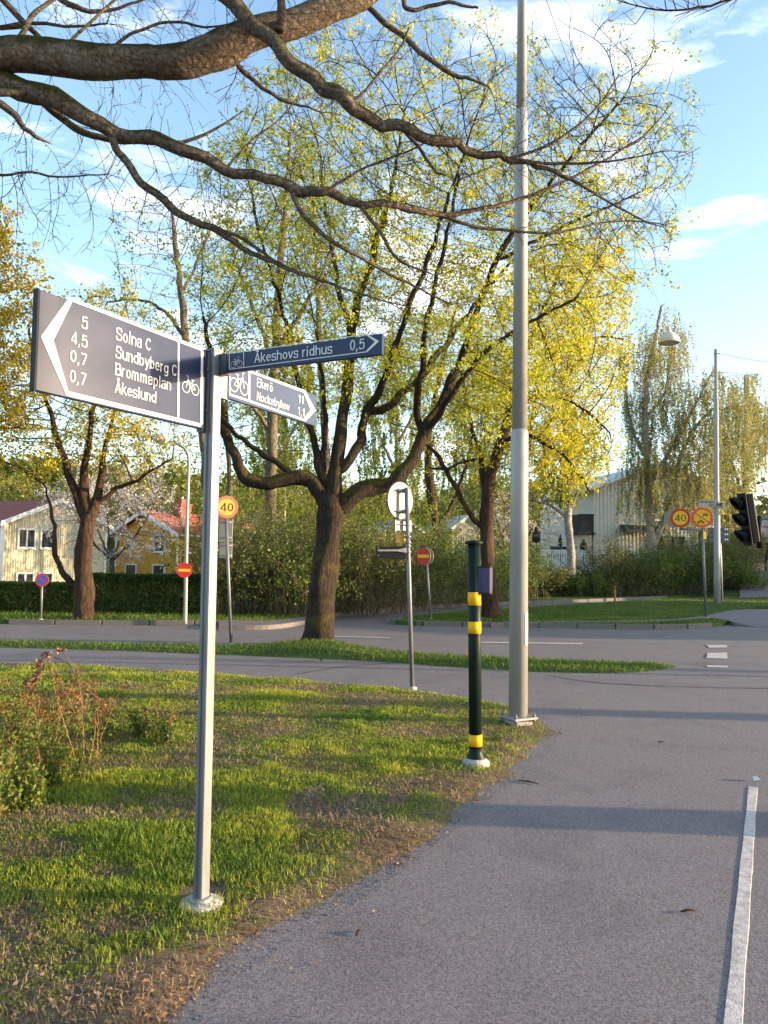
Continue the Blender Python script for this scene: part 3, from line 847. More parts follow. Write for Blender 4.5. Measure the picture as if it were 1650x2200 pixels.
class Tree:
    def __init__(s, seed, step=.14):
        s.rng = np.random.default_rng(seed)
        s.step = step
        s.pos, s.par, s.rad = [], [], []
    def limb(s, pts, radii, root=False):
        pts, radii = smooth_line([Vector(p) for p in pts], list(radii), 2)
        pts, radii = resample(pts, radii, s.step)
        ph = s.rng.uniform(0, 6.28, 6); ln = 0.0
        for i in range(1, len(pts)):                        # limbs are crooked, not drawn with a ruler
            ln += s.step; r = radii[i]; k = min(1, i / 4) * min(r, .05) * .42; f = .32 / (r + .025)
            pts[i] = pts[i] + Vector((math.sin(ln * f + ph[0]) + .6 * math.sin(ln * f * 2.3 + ph[1]), math.sin(ln * f * 1.2 + ph[2]), math.sin(ln * f * 1.1 + ph[3]) + .6 * math.sin(ln * f * 2.6 + ph[4]))) * k
        if root or not s.pos:
            last = -1
        else:
            A = np.array(s.pos)
            j = int(np.argmin(((A - np.array(pts[0])) ** 2).sum(1)))
            last = j
        for p, r in zip(pts, radii):
            s.pos.append(tuple(p)); s.par.append(last); s.rad.append(r)
            last = len(s.pos) - 1
    def limb_px(s, pix, Y, root=False):
        """pix: (px, py, radius_px, depth offset) traced at depth Y"""
        pts = [P(q[0], q[1], Y + (q[3] if len(q) > 3 else 0)) for q in pix]
        s.limb(pts, [q[2] * Y / FPX * (1 if root or q[2] > 22 else .93) for q in pix], root)
    def grow(s, attr, infl=1.6, kill=.30, iters=120, up=.05, jit=.10, maxnodes=16000):
        rng, step = s.rng, s.step
        A = np.asarray(attr, float)
        n0 = len(s.pos)
        pos = np.zeros((maxnodes, 3)); pos[:n0] = s.pos
        par = np.full(maxnodes, -1, int); par[:n0] = s.par
        kids = np.zeros(maxnodes, int)
        for p in s.par:
            if p >= 0: kids[p] += 1
        n = n0
        near = np.zeros(len(A), int); nd = np.full(len(A), 1e9)
        def update(lo, hi):
            nonlocal A, near, nd
            for c in range(lo, hi, 400):
                e = min(hi, c + 400)
                D = ((A[:, None, :] - pos[None, c:e, :]) ** 2).sum(-1)
                j = D.argmin(1); dm = np.sqrt(D[np.arange(len(A)), j])
                b = dm < nd
                near[b] = j[b] + c; nd[b] = dm[b]
        update(0, n)
        for it in range(iters):
            k = nd > kill
            A, near, nd = A[k], near[k], nd[k]
            if len(A) == 0: break
            act = nd < infl
            if not act.any():
                infl *= 1.5
                if infl > 12: break
                continue
            src = near[act]
            dv = (A[act] - pos[src]) / nd[act][:, None]
            u, inv = np.unique(src, return_inverse=True)
            sm = np.zeros((len(u), 3)); np.add.at(sm, inv, dv)
            sm /= np.maximum(np.linalg.norm(sm, axis=1, keepdims=True), 1e-6)
            pp = par[u]; pv = pos[u] - pos[np.maximum(pp, 0)]; pv[pp < 0] = 0
            pv /= np.maximum(np.linalg.norm(pv, axis=1, keepdims=True), 1e-6)
            pv[kids[u] > 0] *= .35
            sm = sm * .75 + pv * .65
            sm += rng.normal(0, jit, sm.shape); sm[:, 2] += up
            sm /= np.linalg.norm(sm, axis=1, keepdims=True)
            ok = kids[u] < 3
            u, sm = u[ok], sm[ok]
            if len(u) == 0 or n + len(u) >= maxnodes: break
            m = len(u)
            pos[n:n + m] = pos[u] + sm * step
            par[n:n + m] = u
            kids[u] += 1
            update(n, n + m)
            n += m
        main = np.full(n, -1)
        for i in range(n - 1, n0 - 1, -1):
            main[par[i]] = i
        for _ in range(3):                                  # relax the grown shoots into smooth lines
            q = pos[:n].copy()
            idx = np.nonzero((np.arange(n) >= n0) & (main >= 0))[0]
            q[idx] = .5 * pos[idx] + .25 * pos[par[idx]] + .25 * pos[main[idx]]
            pos[:n] = q
        s.pos = [tuple(p) for p in pos[:n]]
        s.par = list(par[:n])
        s.rad = list(s.rad) + [0.0] * (n - len(s.rad))
        s.n_traced = n0
    def finish(s, tip=.006, power=2.3, cap=1.0):
        n = len(s.pos)
        par = np.array(s.par); base = np.array(s.rad)
        acc = np.zeros(n); R = np.zeros(n)
        for i in range(n - 1, -1, -1):
            r = max(acc[i] ** (1 / power), tip) if acc[i] > 0 else tip
            if base[i] > 0:
                r = base[i]
            R[i] = r
            if par[i] >= 0:
                acc[par[i]] += min(r, .9 * base[par[i]] if base[par[i]] > 0 else 9) ** power
        # a grown branch is never thicker than what carries it
        for i in range(n):
            if par[i] >= 0 and base[i] == 0:
                R[i] = min(R[i], R[par[i]] * .92 + .001)
        s.R = R
        s.P = np.array(s.pos); s.parA = par
        kids = [[] for _ in range(n)]
        for i, p in enumerate(par):
            if p >= 0: kids[p].append(i)
        s.kids = kids
    def twigs(s, count_per, rmax, lmin, lmax, up=.25, droop=0.0, tip_only=False, segs=3, r0=.0045):
        """short side twigs on thin branches; remembers their ends for leaves"""
        rng = s.rng
        cand = np.nonzero(s.R < rmax)[0]
        if tip_only:
            cand = np.array([i for i in cand if not s.kids[i]])
        tw = []
        ends = []
        for i in cand:
            m = rng.poisson(count_per)
            p0 = s.P[i]
            pd = s.P[i] - s.P[s.parA[i]] if s.parA[i] >= 0 else np.array((0, 0, 1.))
            pd = pd / (np.linalg.norm(pd) + 1e-9)
            for _ in range(m):
                d = pd * .9 + rng.normal(0, .62, 3); d[2] += up
                d /= np.linalg.norm(d)
                L_ = rng.uniform(lmin, lmax)
                pts = [p0]
                for k in range(segs):
                    d = d + rng.normal(0, .2, 3); d[2] -= droop
                    d /= np.linalg.norm(d)
                    pts.append(pts[-1] + d * L_ / segs)
                tw.append((np.array(pts), np.linspace(min(s.R[i] * .8, r0), r0 * .45, segs + 1)))
                ends.append(pts[-1]); 
        s.tw = getattr(s, 'tw', []) + tw
        s.ends = np.array(ends) if len(ends) else np.zeros((0, 3))
        return s.ends
    def chains(s):
        out = []
        stack = [(i, None) for i, p in enumerate(s.parA) if p < 0]
        while stack:
            i, pre = stack.pop()
            c = ([pre] if pre is not None else []) + [i]
            while s.kids[i]:
                ks = sorted(s.kids[i], key=lambda k: -s.R[k])
                for k in ks[1:]:
                    stack.append((k, i))
                i = ks[0]; c.append(i)
            P_ = s.P[c]; R_ = s.R[c].copy()
            if pre is not None and len(c) > 1:
                R_[0] = min(R_[0], R_[1] * 1.25)
            out.append((P_, R_))
        return out
    def wood(s, name, mat, parent, rough=.10, flare=None):
        Vs, Fs, base = [], [], 0
        for P_, R_ in s.chains() + getattr(s, 'tw', []):
            if len(P_) < 2: continue
            rm = R_.max()
            k = 14 if rm > .12 else 9 if rm > .05 else 6 if rm > .02 else 4 if rm > .009 else 3
            t = np.gradient(P_, axis=0); t /= np.maximum(np.linalg.norm(t, axis=1, keepdims=True), 1e-9)
            m0 = t.mean(0)
            ref = np.array((0, 1., 0)) if abs(m0[1]) < .8 * np.linalg.norm(m0) + 1e-9 else np.array((1., 0, 0))
            u = np.cross(t, ref); u /= np.maximum(np.linalg.norm(u, axis=1, keepdims=True), 1e-9)
            w = np.cross(t, u)
            a = np.arange(k) * 2 * np.pi / k
            rr = np.repeat(R_[:, None], k, 1)
            if rm > .03:
                ph = s.rng.uniform(0, 6.28, 3)
                ln = np.cumsum(np.r_[0, np.linalg.norm(np.diff(P_, axis=0), axis=1)])[:, None]
                rr = rr * (1 + rough * np.sin(a[None] * 2 + ln * 2.1 + ph[0]) * .6 + rough * np.sin(a[None] * 3 - ln * 3.7 + ph[1]) * .5
                           + rough * .6 * np.sin(ln * 6.5 + ph[2]) + s.rng.normal(0, rough * .25, rr.shape))
            if rm > .04:                                    # knots and old branch collars
                for _ in range(2 + len(P_) // 9):
                    i0, a0 = s.rng.integers(0, len(P_)), s.rng.uniform(0, 6.283)
                    da = np.angle(np.exp(1j * (a[None] - a0)))
                    dl = (ln - ln[i0]) / (R_[i0] * .8 + .01)
                    rr = rr * (1 + s.rng.uniform(.10, .34) * np.exp(-(da / .75) ** 2 - dl ** 2))
            if flare is not None and P_[0, 2] < .3 and rm > .08:
                hgt = (P_[:, 2] - P_[0, 2])[:, None]
                rr = rr * (1 + flare * np.exp(-hgt / .22) * (1 + .35 * np.sin(a[None] * 5 + 1.3)))
            V = P_[:, None, :] + rr[..., None] * (np.cos(a)[None, :, None] * u[:, None, :] + np.sin(a)[None, :, None] * w[:, None, :])
            n = len(P_)
            q = np.arange(n - 1)[:, None] * k + np.arange(k)[None]
            q2 = np.arange(n - 1)[:, None] * k + (np.arange(k)[None] + 1) % k
            F = np.stack([q, q2, q2 + k, q + k], -1).reshape(-1, 4) + base
            Vs.append(V.reshape(-1, 3)); Fs.append(F); base += n * k
        org = np.array(parent.location) if parent is not None else np.zeros(3)
        return np_mesh(name, np.concatenate(Vs) - org, np.concatenate(Fs), mat=mat, parent=parent, smooth=True)

def leaf_quads(C, size, rng, asp=.62, fold=.15, droop=0.0):
    """one diamond leaf at each centre C with random facing"""
    n = len(C)
    a = rng.normal(0, 1, (n, 3)); a[:, 2] -= droop
    a /= np.linalg.norm(a, axis=1, keepdims=True)
    b = np.cross(a, rng.normal(0, 1, (n, 3))); b /= np.maximum(np.linalg.norm(b, axis=1, keepdims=True), 1e-6)
    c = np.cross(a, b)
    s = np.asarray(size).reshape(-1, 1) * .5
    V = np.stack([C - a * s, C + b * s * asp + c * s * fold, C + a * s, C - b * s * asp + c * s * fold], 1)
    return V
def foliage(name, V, mat, parent):
    org = np.array(parent.location) if parent is not None else np.zeros(3)
    V = V.reshape(-1, 4, 3) - org
    b = np.arange(len(V)) * 4
    return np_mesh(name, V.reshape(-1, 3), np.stack([b, b + 1, b + 2, b + 3], -1), mat=mat, parent=parent)
def clusters(ends, k, R, smin, smax, rng, keep=1.0, mask=None, droop=0.0, asp=.62):
    if mask is not None:
        ends = ends[mask(ends)]
    if keep < 1:
        ends = ends[rng.uniform(0, 1, len(ends)) < keep]
    sc = rng.uniform(.6, 1.25, len(ends))
    C = np.repeat(ends, k, 0) + rng.normal(0, 1, (len(ends) * k, 3)) * (R * .55) * np.repeat(sc, k)[:, None]
    return leaf_quads(C, rng.uniform(smin, smax, len(C)) * np.repeat(sc, k), rng, asp=asp, droop=droop)
def ell_px(rng, spec, Y):
    """attractor points in ellipsoids given as (px,py,rx_px,ry_px,depth offset, depth radius m, count)"""
    out = []
    for (cx, cy, rx, ry, dy, rd, n) in spec:
        c = P(cx, cy, Y + dy); sc = (Y + dy) / FPX
        v = rng.normal(0, 1, (n, 3)); v /= np.linalg.norm(v, axis=1, keepdims=True)
        v *= rng.uniform(0, 1, (n, 1)) ** .42
        out.append(np.array(c) + v * np.array([rx * sc, rd, ry * sc]))
    return np.concatenate(out)
def clump_mask(scale, thr, rng, seed):
    def f(E):
        q = vnoise(E[:, 0] + E[:, 1] * .6, E[:, 2] + E[:, 1] * .3, scale, seed) * .7 + vnoise(E[:, 1], E[:, 2], scale * .6, seed + 3) * .3
        return q + rng.normal(0, .12, len(E)) > thr
    return f

# ---- the big maple in the middle
b0 = G(684, 1388)
Y = b0.y
t = Tree(3, .13)
t.limb_px([(684, 1392, 33), (686, 1330, 29), (693, 1250, 28.5), (701, 1180, 26), (708, 1130, 25.5), (713, 1095, 28), (716, 1065, 22)], Y, True)
t.limb_px([(705, 1090, 20), (690, 1056, 19), (668, 1030, 17), (638, 1020, 17), (600, 1034, 18), (565, 1042, 16), (535, 1034, 15), (517, 1007, 13), (497, 968, 11), (482, 920, 10), (472, 860, 8, -.3), (455, 780, 6, -.5), (440, 690, 4, -.7)], Y)
t.limb_px([(622, 1014, 8), (577, 983, 7), (545, 962, 6), (517, 943, 6, -.1), (480, 903, 5, -.3), (440, 860, 4, -.5), (400, 840, 2, -.7)], Y)
t.limb_px([(716, 1078, 20), (723, 1017, 18), (727, 940, 15), (735, 890, 14), (748, 830, 13, .2), (756, 760, 12, .3), (752, 712, 11, .4), (768, 655, 10, .5), (788, 595, 9, .6), (805, 530, 8, .7), (832, 445, 6, .8), (852, 350, 4.5, .9), (868, 240, 3, 1)], Y)
t.limb_px([(752, 712, 7, .4), (735, 660, 6, .6), (720, 580, 5, .9), (705, 480, 4, 1.2), (690, 380, 3, 1.4)], Y)
t.limb_px([(700, 1040, 11), (685, 1000, 10), (680, 960, 9), (664, 920, 8), (645, 855, 7, .3), (628, 760, 6, .6), (604, 650, 5, .8), (570, 550, 3.5, 1), (545, 450, 2.5, 1)], Y)
t.limb_px([(693, 1020, 7), (697, 970, 6), (697, 923, 6, -.2), (700, 870, 5, -.5), (690, 800, 4, -.8), (680, 720, 3, -1)], Y)
t.limb_px([(735, 1010, 12), (755, 985, 11), (770, 955, 11), (780, 915, 10), (786, 890, 9), (805, 855, 9, -.2), (835, 795, 8, -.4), (855, 720, 7, -.6), (885, 645, 6, -.7), (922, 555, 5, -.8), (955, 450, 4, -1), (1000, 320, 3, -1.2)], Y)
t.limb_px([(786, 892, 9), (805, 880, 10), (830, 876, 10), (857, 857, 9), (892, 820, 8, .3), (940, 765, 7, .6), (985, 700, 6, .9), (1040, 630, 4.5, 1.1), (1100, 560, 3, 1.3)], Y)
t.limb_px([(733, 1092, 20), (758, 1066, 19), (780, 1045, 18), (800, 1043, 18), (822, 1049, 18), (848, 1036, 17), (873, 1007, 16), (893, 966, 15), (912, 930, 14), (940, 880, 11, .1), (962, 835, 10, .2), (985, 785, 9, .2), (1006, 720, 8.5, .2), (1033, 645, 8, .2), (1064, 560, 7, .1), (1112, 480, 6, 0), (1180, 395, 5, -.2), (1260, 300, 3.5, -.4), (1340, 210, 2.5, -.5)], Y)
t.limb_px([(905, 935, 9), (900, 900, 8), (897, 850, 8, -.2), (906, 780, 7, -.4), (915, 700, 6, -.7), (932, 620, 5, -.9), (962, 500, 4, -1.1), (985, 380, 3, -1.2)], Y)
t.limb_px([(912, 930, 8), (935, 900, 8, -.2), (965, 860, 7, -.5), (1000, 800, 6, -.8), (1060, 740, 5, -1), (1140, 690, 4, -1.2), (1240, 640, 3, -1.4)], Y)
t.limb_px([(1064, 560, 5), (1130, 530, 4.5, .2), (1220, 480, 4, .3), (1320, 440, 3, .3), (1400, 400, 2, .3)], Y)
A = ell_px(t.rng, [(850, 400, 390, 350, 0, 2.9, 1500), (1230, 330, 275, 290, -.2, 2.1, 1050), (570, 580, 180, 310, .2, 2.0, 620), (1050, 740, 260, 200, 0, 2.1, 700),
                   (740, 770, 220, 160, 0, 2.0, 430), (1260, 560, 190, 130, 0, 1.6, 300), (470, 820, 110, 110, -.4, .9, 90)], Y)
t.grow(A, infl=1.5, kill=.26, up=.04)
t.finish(tip=.0048)
ends = t.twigs(1.5, .013, .14, .46, up=.22, r0=.0036)
root = empty('maple_tree', b0, 0, 'large spring maple with furrowed brown trunk and crooked low limbs on the grass strip', 'tree')
t.wood('trunk', M['maple_bark'], root, flare=.22)
pxe = 825 + ends[:, 0] / ends[:, 1] * FPX
pye = 1200 - (ends[:, 2] - EYE) / ends[:, 1] * FPX
den = np.interp(pye, [0, 250, 500, 750, 1000], [.42, .60, .85, 1.0, .9]) * np.where(pxe > 1180, .72, 1)
cm = clump_mask(.75, .33, t.rng, 5)(ends)
sel = ends[cm & (t.rng.uniform(0, 1, len(ends)) < den * .84)]
foliage('crown', clusters(sel, 20, .13, .034, .078, t.rng), M['leaf_maple'], root)
print('maple', len(t.pos), len(ends), len(sel))

# ---- second maple on the island, golden crown to the right
b1 = G(1056, 1327, .1); Y = b1.y
t = Tree(5, .16)
t.limb_px([(1056, 1326, 19), (1052, 1270, 15.5), (1047, 1200, 14), (1043, 1130, 14), (1047, 1070, 14), (1058, 1005, 12), (1077, 950, 11), (1092, 890, 10), (1108, 820, 8), (1140, 720, 6, .2), (1190, 620, 4, .4), (1215, 540, 2.5, .6)], Y, True)
t.limb_px([(1043, 1140, 7), (1015, 1112, 6.5), (988, 1068, 6), (965, 1020, 5.5, .2), (945, 985, 5, .3), (915, 950, 3.5, .4), (880, 930, 2, .6)], Y)
t.limb_px([(1047, 1065, 8), (1036, 1010, 6.5), (1028, 965, 6), (1014, 920, 5, .3), (1000, 850, 4, .5), (985, 770, 3, .6)], Y)
t.limb_px([(1028, 985, 4), (1000, 990, 3.5), (960, 1010, 3), (925, 1005, 2)], Y)
t.limb_px([(1092, 890, 6), (1140, 850, 5, -.4), (1200, 850, 4, -.7), (1260, 880, 3, -.9), (1310, 930, 2, -1)], Y)
t.limb_px([(1100, 860, 6), (1150, 790, 5, .4), (1220, 740, 4, .8), (1290, 720, 3, 1), (1340, 730, 2, 1.1)], Y)
t.limb_px([(1077, 950, 5), (1130, 930, 4.5, -.5), (1190, 960, 4, -.8), (1240, 1010, 3, -1), (1270, 1060, 2, -1.1)], Y)
A = ell_px(t.rng, [(1190, 770, 165, 230, 0, 2.6, 800), (1260, 720, 100, 160, .2, 2.0, 360), (1210, 950, 120, 120, -.3, 2.0, 420), (1240, 590, 110, 120, 0, 2, 260), (1010, 880, 110, 150, .3, 2.0, 260), (930, 990, 70, 70, .3, 1.2, 60)], Y)
t.grow(A, infl=1.9, kill=.30, up=.03)
t.finish(tip=.007)
ends = t.twigs(1.35, .016, .15, .42, up=.05)
root = empty('maple_tree', b1, 0, 'slim maple with bright golden crown on the grass island behind the push-button post', 'tree')
t.wood('trunk', M['brown_bark'], root, flare=.35)
sel = ends[clump_mask(.9, .27, t.rng, 15)(ends)]
sel = sel[t.rng.uniform(0, 1, len(sel)) < np.where(sel[:, 0] > 3.2, .88, .55)]
foliage('crown', clusters(sel, 18, .16, .05, .10, t.rng), M['leaf_gold'], root)
print('maple2', len(t.pos), len(ends), len(sel))

# ---- maple on the left by the cream house
b2 = G(180, 1330, .095); Y = b2.y
t = Tree(8, .16)
t.limb_px([(180, 1330, 20), (180, 1260, 18), (183, 1190, 16.5), (187, 1130, 17), (192, 1100, 14)], Y, True)
t.limb_px([(186, 1118, 12), (165, 1062, 10), (140, 1000, 8), (127, 950, 7), (105, 880, 5), (80, 800, 4), (60, 700, 2.5)], Y)
t.limb_px([(190, 1105, 12), (178, 1050, 10), (184, 1000, 8, -.2), (190, 940, 7, -.4), (205, 860, 5, -.6), (215, 770, 3, -.8)], Y)
t.limb_px([(196, 1110, 12), (212, 1065, 10), (218, 1010, 8, .2), (226, 960, 6, .4), (245, 890, 4, .5), (270, 800, 2.5, .6)], Y)
t.limb_px([(208, 1082, 6.5), (245, 1052, 5), (290, 1035, 4, -.2), (330, 1008, 3, -.4), (370, 985, 2, -.5)], Y)
t.limb_px([(172, 1262, 8), (145, 1245, 8), (122, 1215, 6), (117, 1150, 5), (112, 1100, 3.5), (95, 1040, 2)], Y)
A = ell_px(t.rng, [(150, 840, 185, 200, 0, 2.4, 950), (280, 930, 150, 115, 0, 1.8, 420), (60, 930, 130, 130, 0, 1.8, 400), (230, 720, 120, 120, 0, 1.8, 200)], Y)
t.grow(A, infl=1.9, kill=.30, up=.04)
t.finish(tip=.007)
ends = t.twigs(1.4, .016, .15, .42, up=.1)
root = empty('maple_tree', b2, 0, 'maple with reddish-brown forked trunk beside the hedge at left, yellow leaves behind the big sign', 'tree')
t.wood('trunk', M['brown_bark'], root, flare=.2)
sel = ends[clump_mask(.9, .33, t.rng, 25)(ends)]
sel = sel[t.rng.uniform(0, 1, len(sel)) < np.interp(sel[:, 2], [3, 4.5, 6], [.5, .85, 1])]
foliage('crown', clusters(sel, 16, .15, .045, .09, t.rng), M['leaf_left'], root)
print('maple3', len(t.pos), len(ends), len(sel))

# ---- amber tree cut by the left frame edge
b3 = Vector((-11.6, 16.5, .095)); Y = 16.5
t = Tree(12, .18)
t.limb([b3, b3 + Vector((.05, 0, 2)), b3 + Vector((.2, .1, 4)), b3 + Vector((.5, .1, 6.5)), b3 + Vector((.8, 0, 8.6))], [.2, .17, .14, .09, .04], True)
t.limb([b3 + Vector((.1, 0, 2.6)), b3 + Vector((1.0, -.2, 3.8)), b3 + Vector((2.1, -.3, 5.0))], [.09, .06, .03])
t.limb([b3 + Vector((.2, 0, 3.9)), b3 + Vector((1.1, .2, 5.4)), b3 + Vector((2.0, .2, 7.0))], [.08, .05, .03])
A = ell_px(t.rng, [(-60, 650, 130, 230, 0, 2.0, 620), (-20, 850, 95, 130, 0, 1.6, 240), (-170, 700, 150, 260, 0, 2.0, 300)], Y)
t.grow(A, infl=1.9, kill=.32); t.finish(tip=.007)
ends = t.twigs(1.8, .018, .12, .36)
root = empty('leafy_tree', b3, 0, 'dense amber-yellow tree crown at the left edge of the view', 'tree')
t.wood('trunk', M['brown_bark'], root)
sel = ends[clump_mask(.8, .22, t.rng, 35)(ends)]
foliage('crown', clusters(sel, 18, .15, .055, .11, t.rng), M['leaf_amber'], root)

# ---- tall slender trees behind the big maple
def slender(pix, env, Y, seed, label, mat, thr, k=8, size=(.07, .13), bark='thin_bark', limbs=(), tw=.7):
    t = Tree(seed, .2)
    t.limb_px(pix, Y, True)
    for l in limbs:
        t.limb_px(l, Y)
    A = ell_px(t.rng, env, Y)
    t.grow(A, infl=2.2, kill=.38, up=.10); t.finish(tip=.0075)
    ends = t.twigs(tw, .018, .2, .5, up=.25)
    base = Vector(t.pos[0])
    root = empty('tall_tree', base, 0, label, 'tree')
    t.wood('trunk', M[bark], root)
    sel = ends[clump_mask(1.0, thr, t.rng, seed)(ends)]
    foliage('crown', clusters(sel, k, .15, size[0], size[1], t.rng), M[mat], root)
    return root
slender([(585, 1268, 13), (582, 1100, 12), (583, 950, 12), (588, 800, 10.5), (597, 650, 9), (608, 500, 7), (618, 380, 5), (624, 280, 3)],
        [(600, 480, 190, 270, 0, 2.8, 700), (560, 760, 150, 170, 0, 2.4, 260)], 27, 41,
        'tall straight tree with pale trunk behind the lower white-bordered sign', 'leaf_fresh', .42,
        limbs=[[(588, 790, 6), (560, 700, 5, .5), (520, 600, 4, .8), (490, 500, 2.5, 1)], [(590, 760, 6), (640, 680, 5, -.5), (690, 600, 4, -.8), (720, 500, 2.5, -1)], [(583, 930, 5), (540, 870, 4, -.6), (500, 800, 3, -1)]])
slender([(452, 1262, 9.5), (450, 1100, 9), (432, 900, 8.5), (400, 735, 8), (388, 620, 7), (376, 520, 5), (368, 440, 3)],
        [(370, 580, 170, 190, 0, 2.4, 520), (330, 740, 150, 100, 0, 2.0, 200)], 26, 43,
        'sparse tree with thin dark branches above the large four-line sign', 'leaf_fresh', .56,
        limbs=[[(394, 720, 5), (350, 660, 4, .5), (290, 640, 3, .8), (230, 650, 2, 1)], [(388, 640, 4), (420, 570, 3.5, .4), (450, 500, 2.5, .6)]], tw=.9)
slender([(700, 1255, 9), (702, 1100, 8.5), (700, 950, 8), (690, 800, 7), (684, 650, 6), (676, 500, 4), (670, 380, 2.5)],
        [(690, 520, 150, 230, 0, 2.4, 420), (800, 760, 170, 170, 0, 2.4, 260)], 31, 45,
        'slim green-leaved tree directly behind the big maple trunk', 'leaf_fresh', .34, k=11)
slender([(940, 1258, 10), (938, 1130, 9.5), (925, 1050, 9), (915, 960, 8), (935, 850, 6), (960, 740, 4), (985, 640, 2.5)],
        [(950, 830, 170, 200, 0, 2.6, 520), (1030, 950, 120, 110, 0, 2.0, 200)], 30, 47,
        'knotty green tree with brown trunk above the no-entry sign beyond the road', 'leaf_fresh', .30, k=13, bark='brown_bark',
        limbs=[[(930, 1150, 6), (970, 1090, 5), (1000, 1010, 4), (1015, 940, 2.5)]])
slender([(500, 1262, 6), (497, 1120, 6), (490, 980, 5), (486, 860, 4), (480, 760, 2.5)],
        [(490, 880, 110, 170, 0, 2.2, 360), (620, 960, 120, 110, 0, 2, 220)], 32, 49,
        'small light green tree behind the forty sign at left', 'leaf_fresh', .30, k=12)
slender([(1120, 1250, 8), (1122, 1100, 7), (1130, 980, 6), (1150, 860, 4), (1165, 760, 2.5)],
        [(1150, 960, 150, 170, 0, 2.6, 420)], 36, 51,
        'leafy green tree far behind the tall lamp pole', 'leaf_fresh', .36, k=10)

# ---- birches on the right
def birch(name_label, trunk, limbs, env, Y, seed, mat, strands, slen, leaf, per=.035, thr=.3):
    t = Tree(seed, .22)
    t.limb_px(trunk, Y, True)
    for l in limbs:
        t.limb_px(l, Y)
    A = ell_px(t.rng, env, Y)
    t.grow(A, infl=2.6, kill=.45, up=.10); t.finish(tip=.007)
    root = empty('birch_tree', Vector(t.pos[0]), 0, name_label, 'tree')
    rng = t.rng
    cand = np.nonzero((t.R < .03) & (t.P[:, 2] > 2.5))[0]
    pick = rng.choice(cand, strands)
    t.tw = []
    C = []
    for i in pick:
        p = t.P[i].copy(); d = np.array([rng.normal(0, .5), rng.normal(0, .5), .1])
        L_ = rng.uniform(*slen); pts = [p]
        n = 7
        for k in range(n):
            d = d * .62 + np.array([rng.normal(0, .10), rng.normal(0, .10), -.55])
            pts.append(pts[-1] + d / np.linalg.norm(d) * L_ / n)
        pts = np.array(pts); pts[:, 2] = np.maximum(pts[:, 2], 1.2)
        t.tw.append((pts, np.linspace(.006, .003, n + 1)))
        m = max(3, int(L_ / per))
        u = rng.uniform(.1, 1, m) * n
        a = np.floor(np.minimum(u, n - 1e-3)).astype(int); f = (u - a)[:, None]
        C.append(pts[a] * (1 - f) + pts[a + 1] * f)
    C = np.concatenate(C); C += rng.normal(0, .035, C.shape)
    C = C[clump_mask(1.2, thr, rng, seed)(C)]
    t.wood('trunk', M['birch_bark'], root)
    foliage('crown', leaf_quads(C, rng.uniform(leaf[0], leaf[1], len(C)), rng, asp=.7, droop=.8), M[mat], root)
    print('birch', len(C))
    return root
birch('large weeping birch with pale forked trunk in front of the white house', [(1402, 1245, 13), (1400, 1180, 11), (1397, 1120, 10), (1393, 1060, 9), (1390, 990, 7), (1385, 900, 6.5), (1390, 800, 5.5), (1410, 720, 4), (1420, 660, 2.5)],
      [[(1402, 1170, 8), (1425, 1120, 7), (1450, 1060, 6), (1456, 990, 5), (1490, 920, 4), (1530, 880, 3)], [(1393, 1050, 5), (1420, 1000, 5), (1450, 950, 4), (1500, 860, 3), (1530, 800, 2)],
       [(1390, 990, 4), (1360, 930, 3.5), (1345, 860, 3), (1340, 780, 2)], [(1385, 900, 4), (1430, 850, 3.5), (1440, 780, 3), (1450, 700, 2)]],
      [(1410, 800, 95, 170, 0, 2.6, 380), (1530, 890, 125, 130, 0, 2.6, 380), (1400, 990, 110, 100, 0, 2.4, 240), (1480, 1030, 110, 80, 0, 2, 160)], 36, 61, 'leaf_birch', 1500, (.8, 2.4), (.06, .11), thr=.36)
birch('drooping birch at the right edge behind the signal pole', [(1600, 1235, 8), (1602, 1120, 7), (1600, 1000, 6), (1605, 900, 4), (1600, 810, 2.5)],
      [[(1602, 1080, 4), (1570, 990, 3), (1550, 900, 2)], [(1601, 1000, 4), (1640, 920, 3), (1665, 860, 2)]],
      [(1600, 890, 75, 110, 0, 2.4, 260), (1560, 1000, 70, 90, 0, 2.2, 130)], 46, 63, 'leaf_birch', 640, (.8, 2.4), (.07, .12), thr=.36)
birch('white-barked birch with yellow leaves behind the white garden fence', [(1227, 1235, 9), (1224, 1170, 8.5), (1222, 1120, 8), (1221, 1080, 7), (1216, 1000, 5.5), (1212, 920, 4), (1210, 840, 2.5)],
      [[(1219, 1115, 3.5), (1195, 1092, 3), (1160, 1078, 2.5), (1120, 1068, 2)], [(1222, 1100, 4), (1240, 1060, 3), (1260, 1020, 2)], [(1218, 1020, 3), (1190, 960, 2.5), (1170, 900, 2)]],
      [(1215, 940, 80, 110, 0, 2.0, 260), (1190, 1040, 80, 50, 0, 1.6, 100)], 33, 65, 'leaf_fresh', 420, (.4, 1.3), (.08, .14))
for seed, (bx, label) in enumerate(((610, 'slim leafless-looking birch with hazy green twigs left of the big maple'), (850, 'hazy light green birch far behind between the maple limbs'), (1040, 'hazy light green birch far behind the slim golden maple'))):
    birch(label, [(bx, 1252, 7), (bx - 3, 1100, 6), (bx + 4, 950, 5), (bx + 2, 820, 3), (bx + 8, 720, 2)],
          [[(bx, 1010, 4), (bx - 40, 930, 3), (bx - 60, 850, 2)], [(bx, 960, 4), (bx + 45, 880, 3), (bx + 60, 800, 2)]],
          [(bx, 850, 100, 150, 0, 2.6, 260), (bx, 1000, 120, 90, 0, 2.6, 140)], 42 + seed * 2, 71 + seed, 'leaf_fresh', 520, (.5, 1.8), (.10, .18))

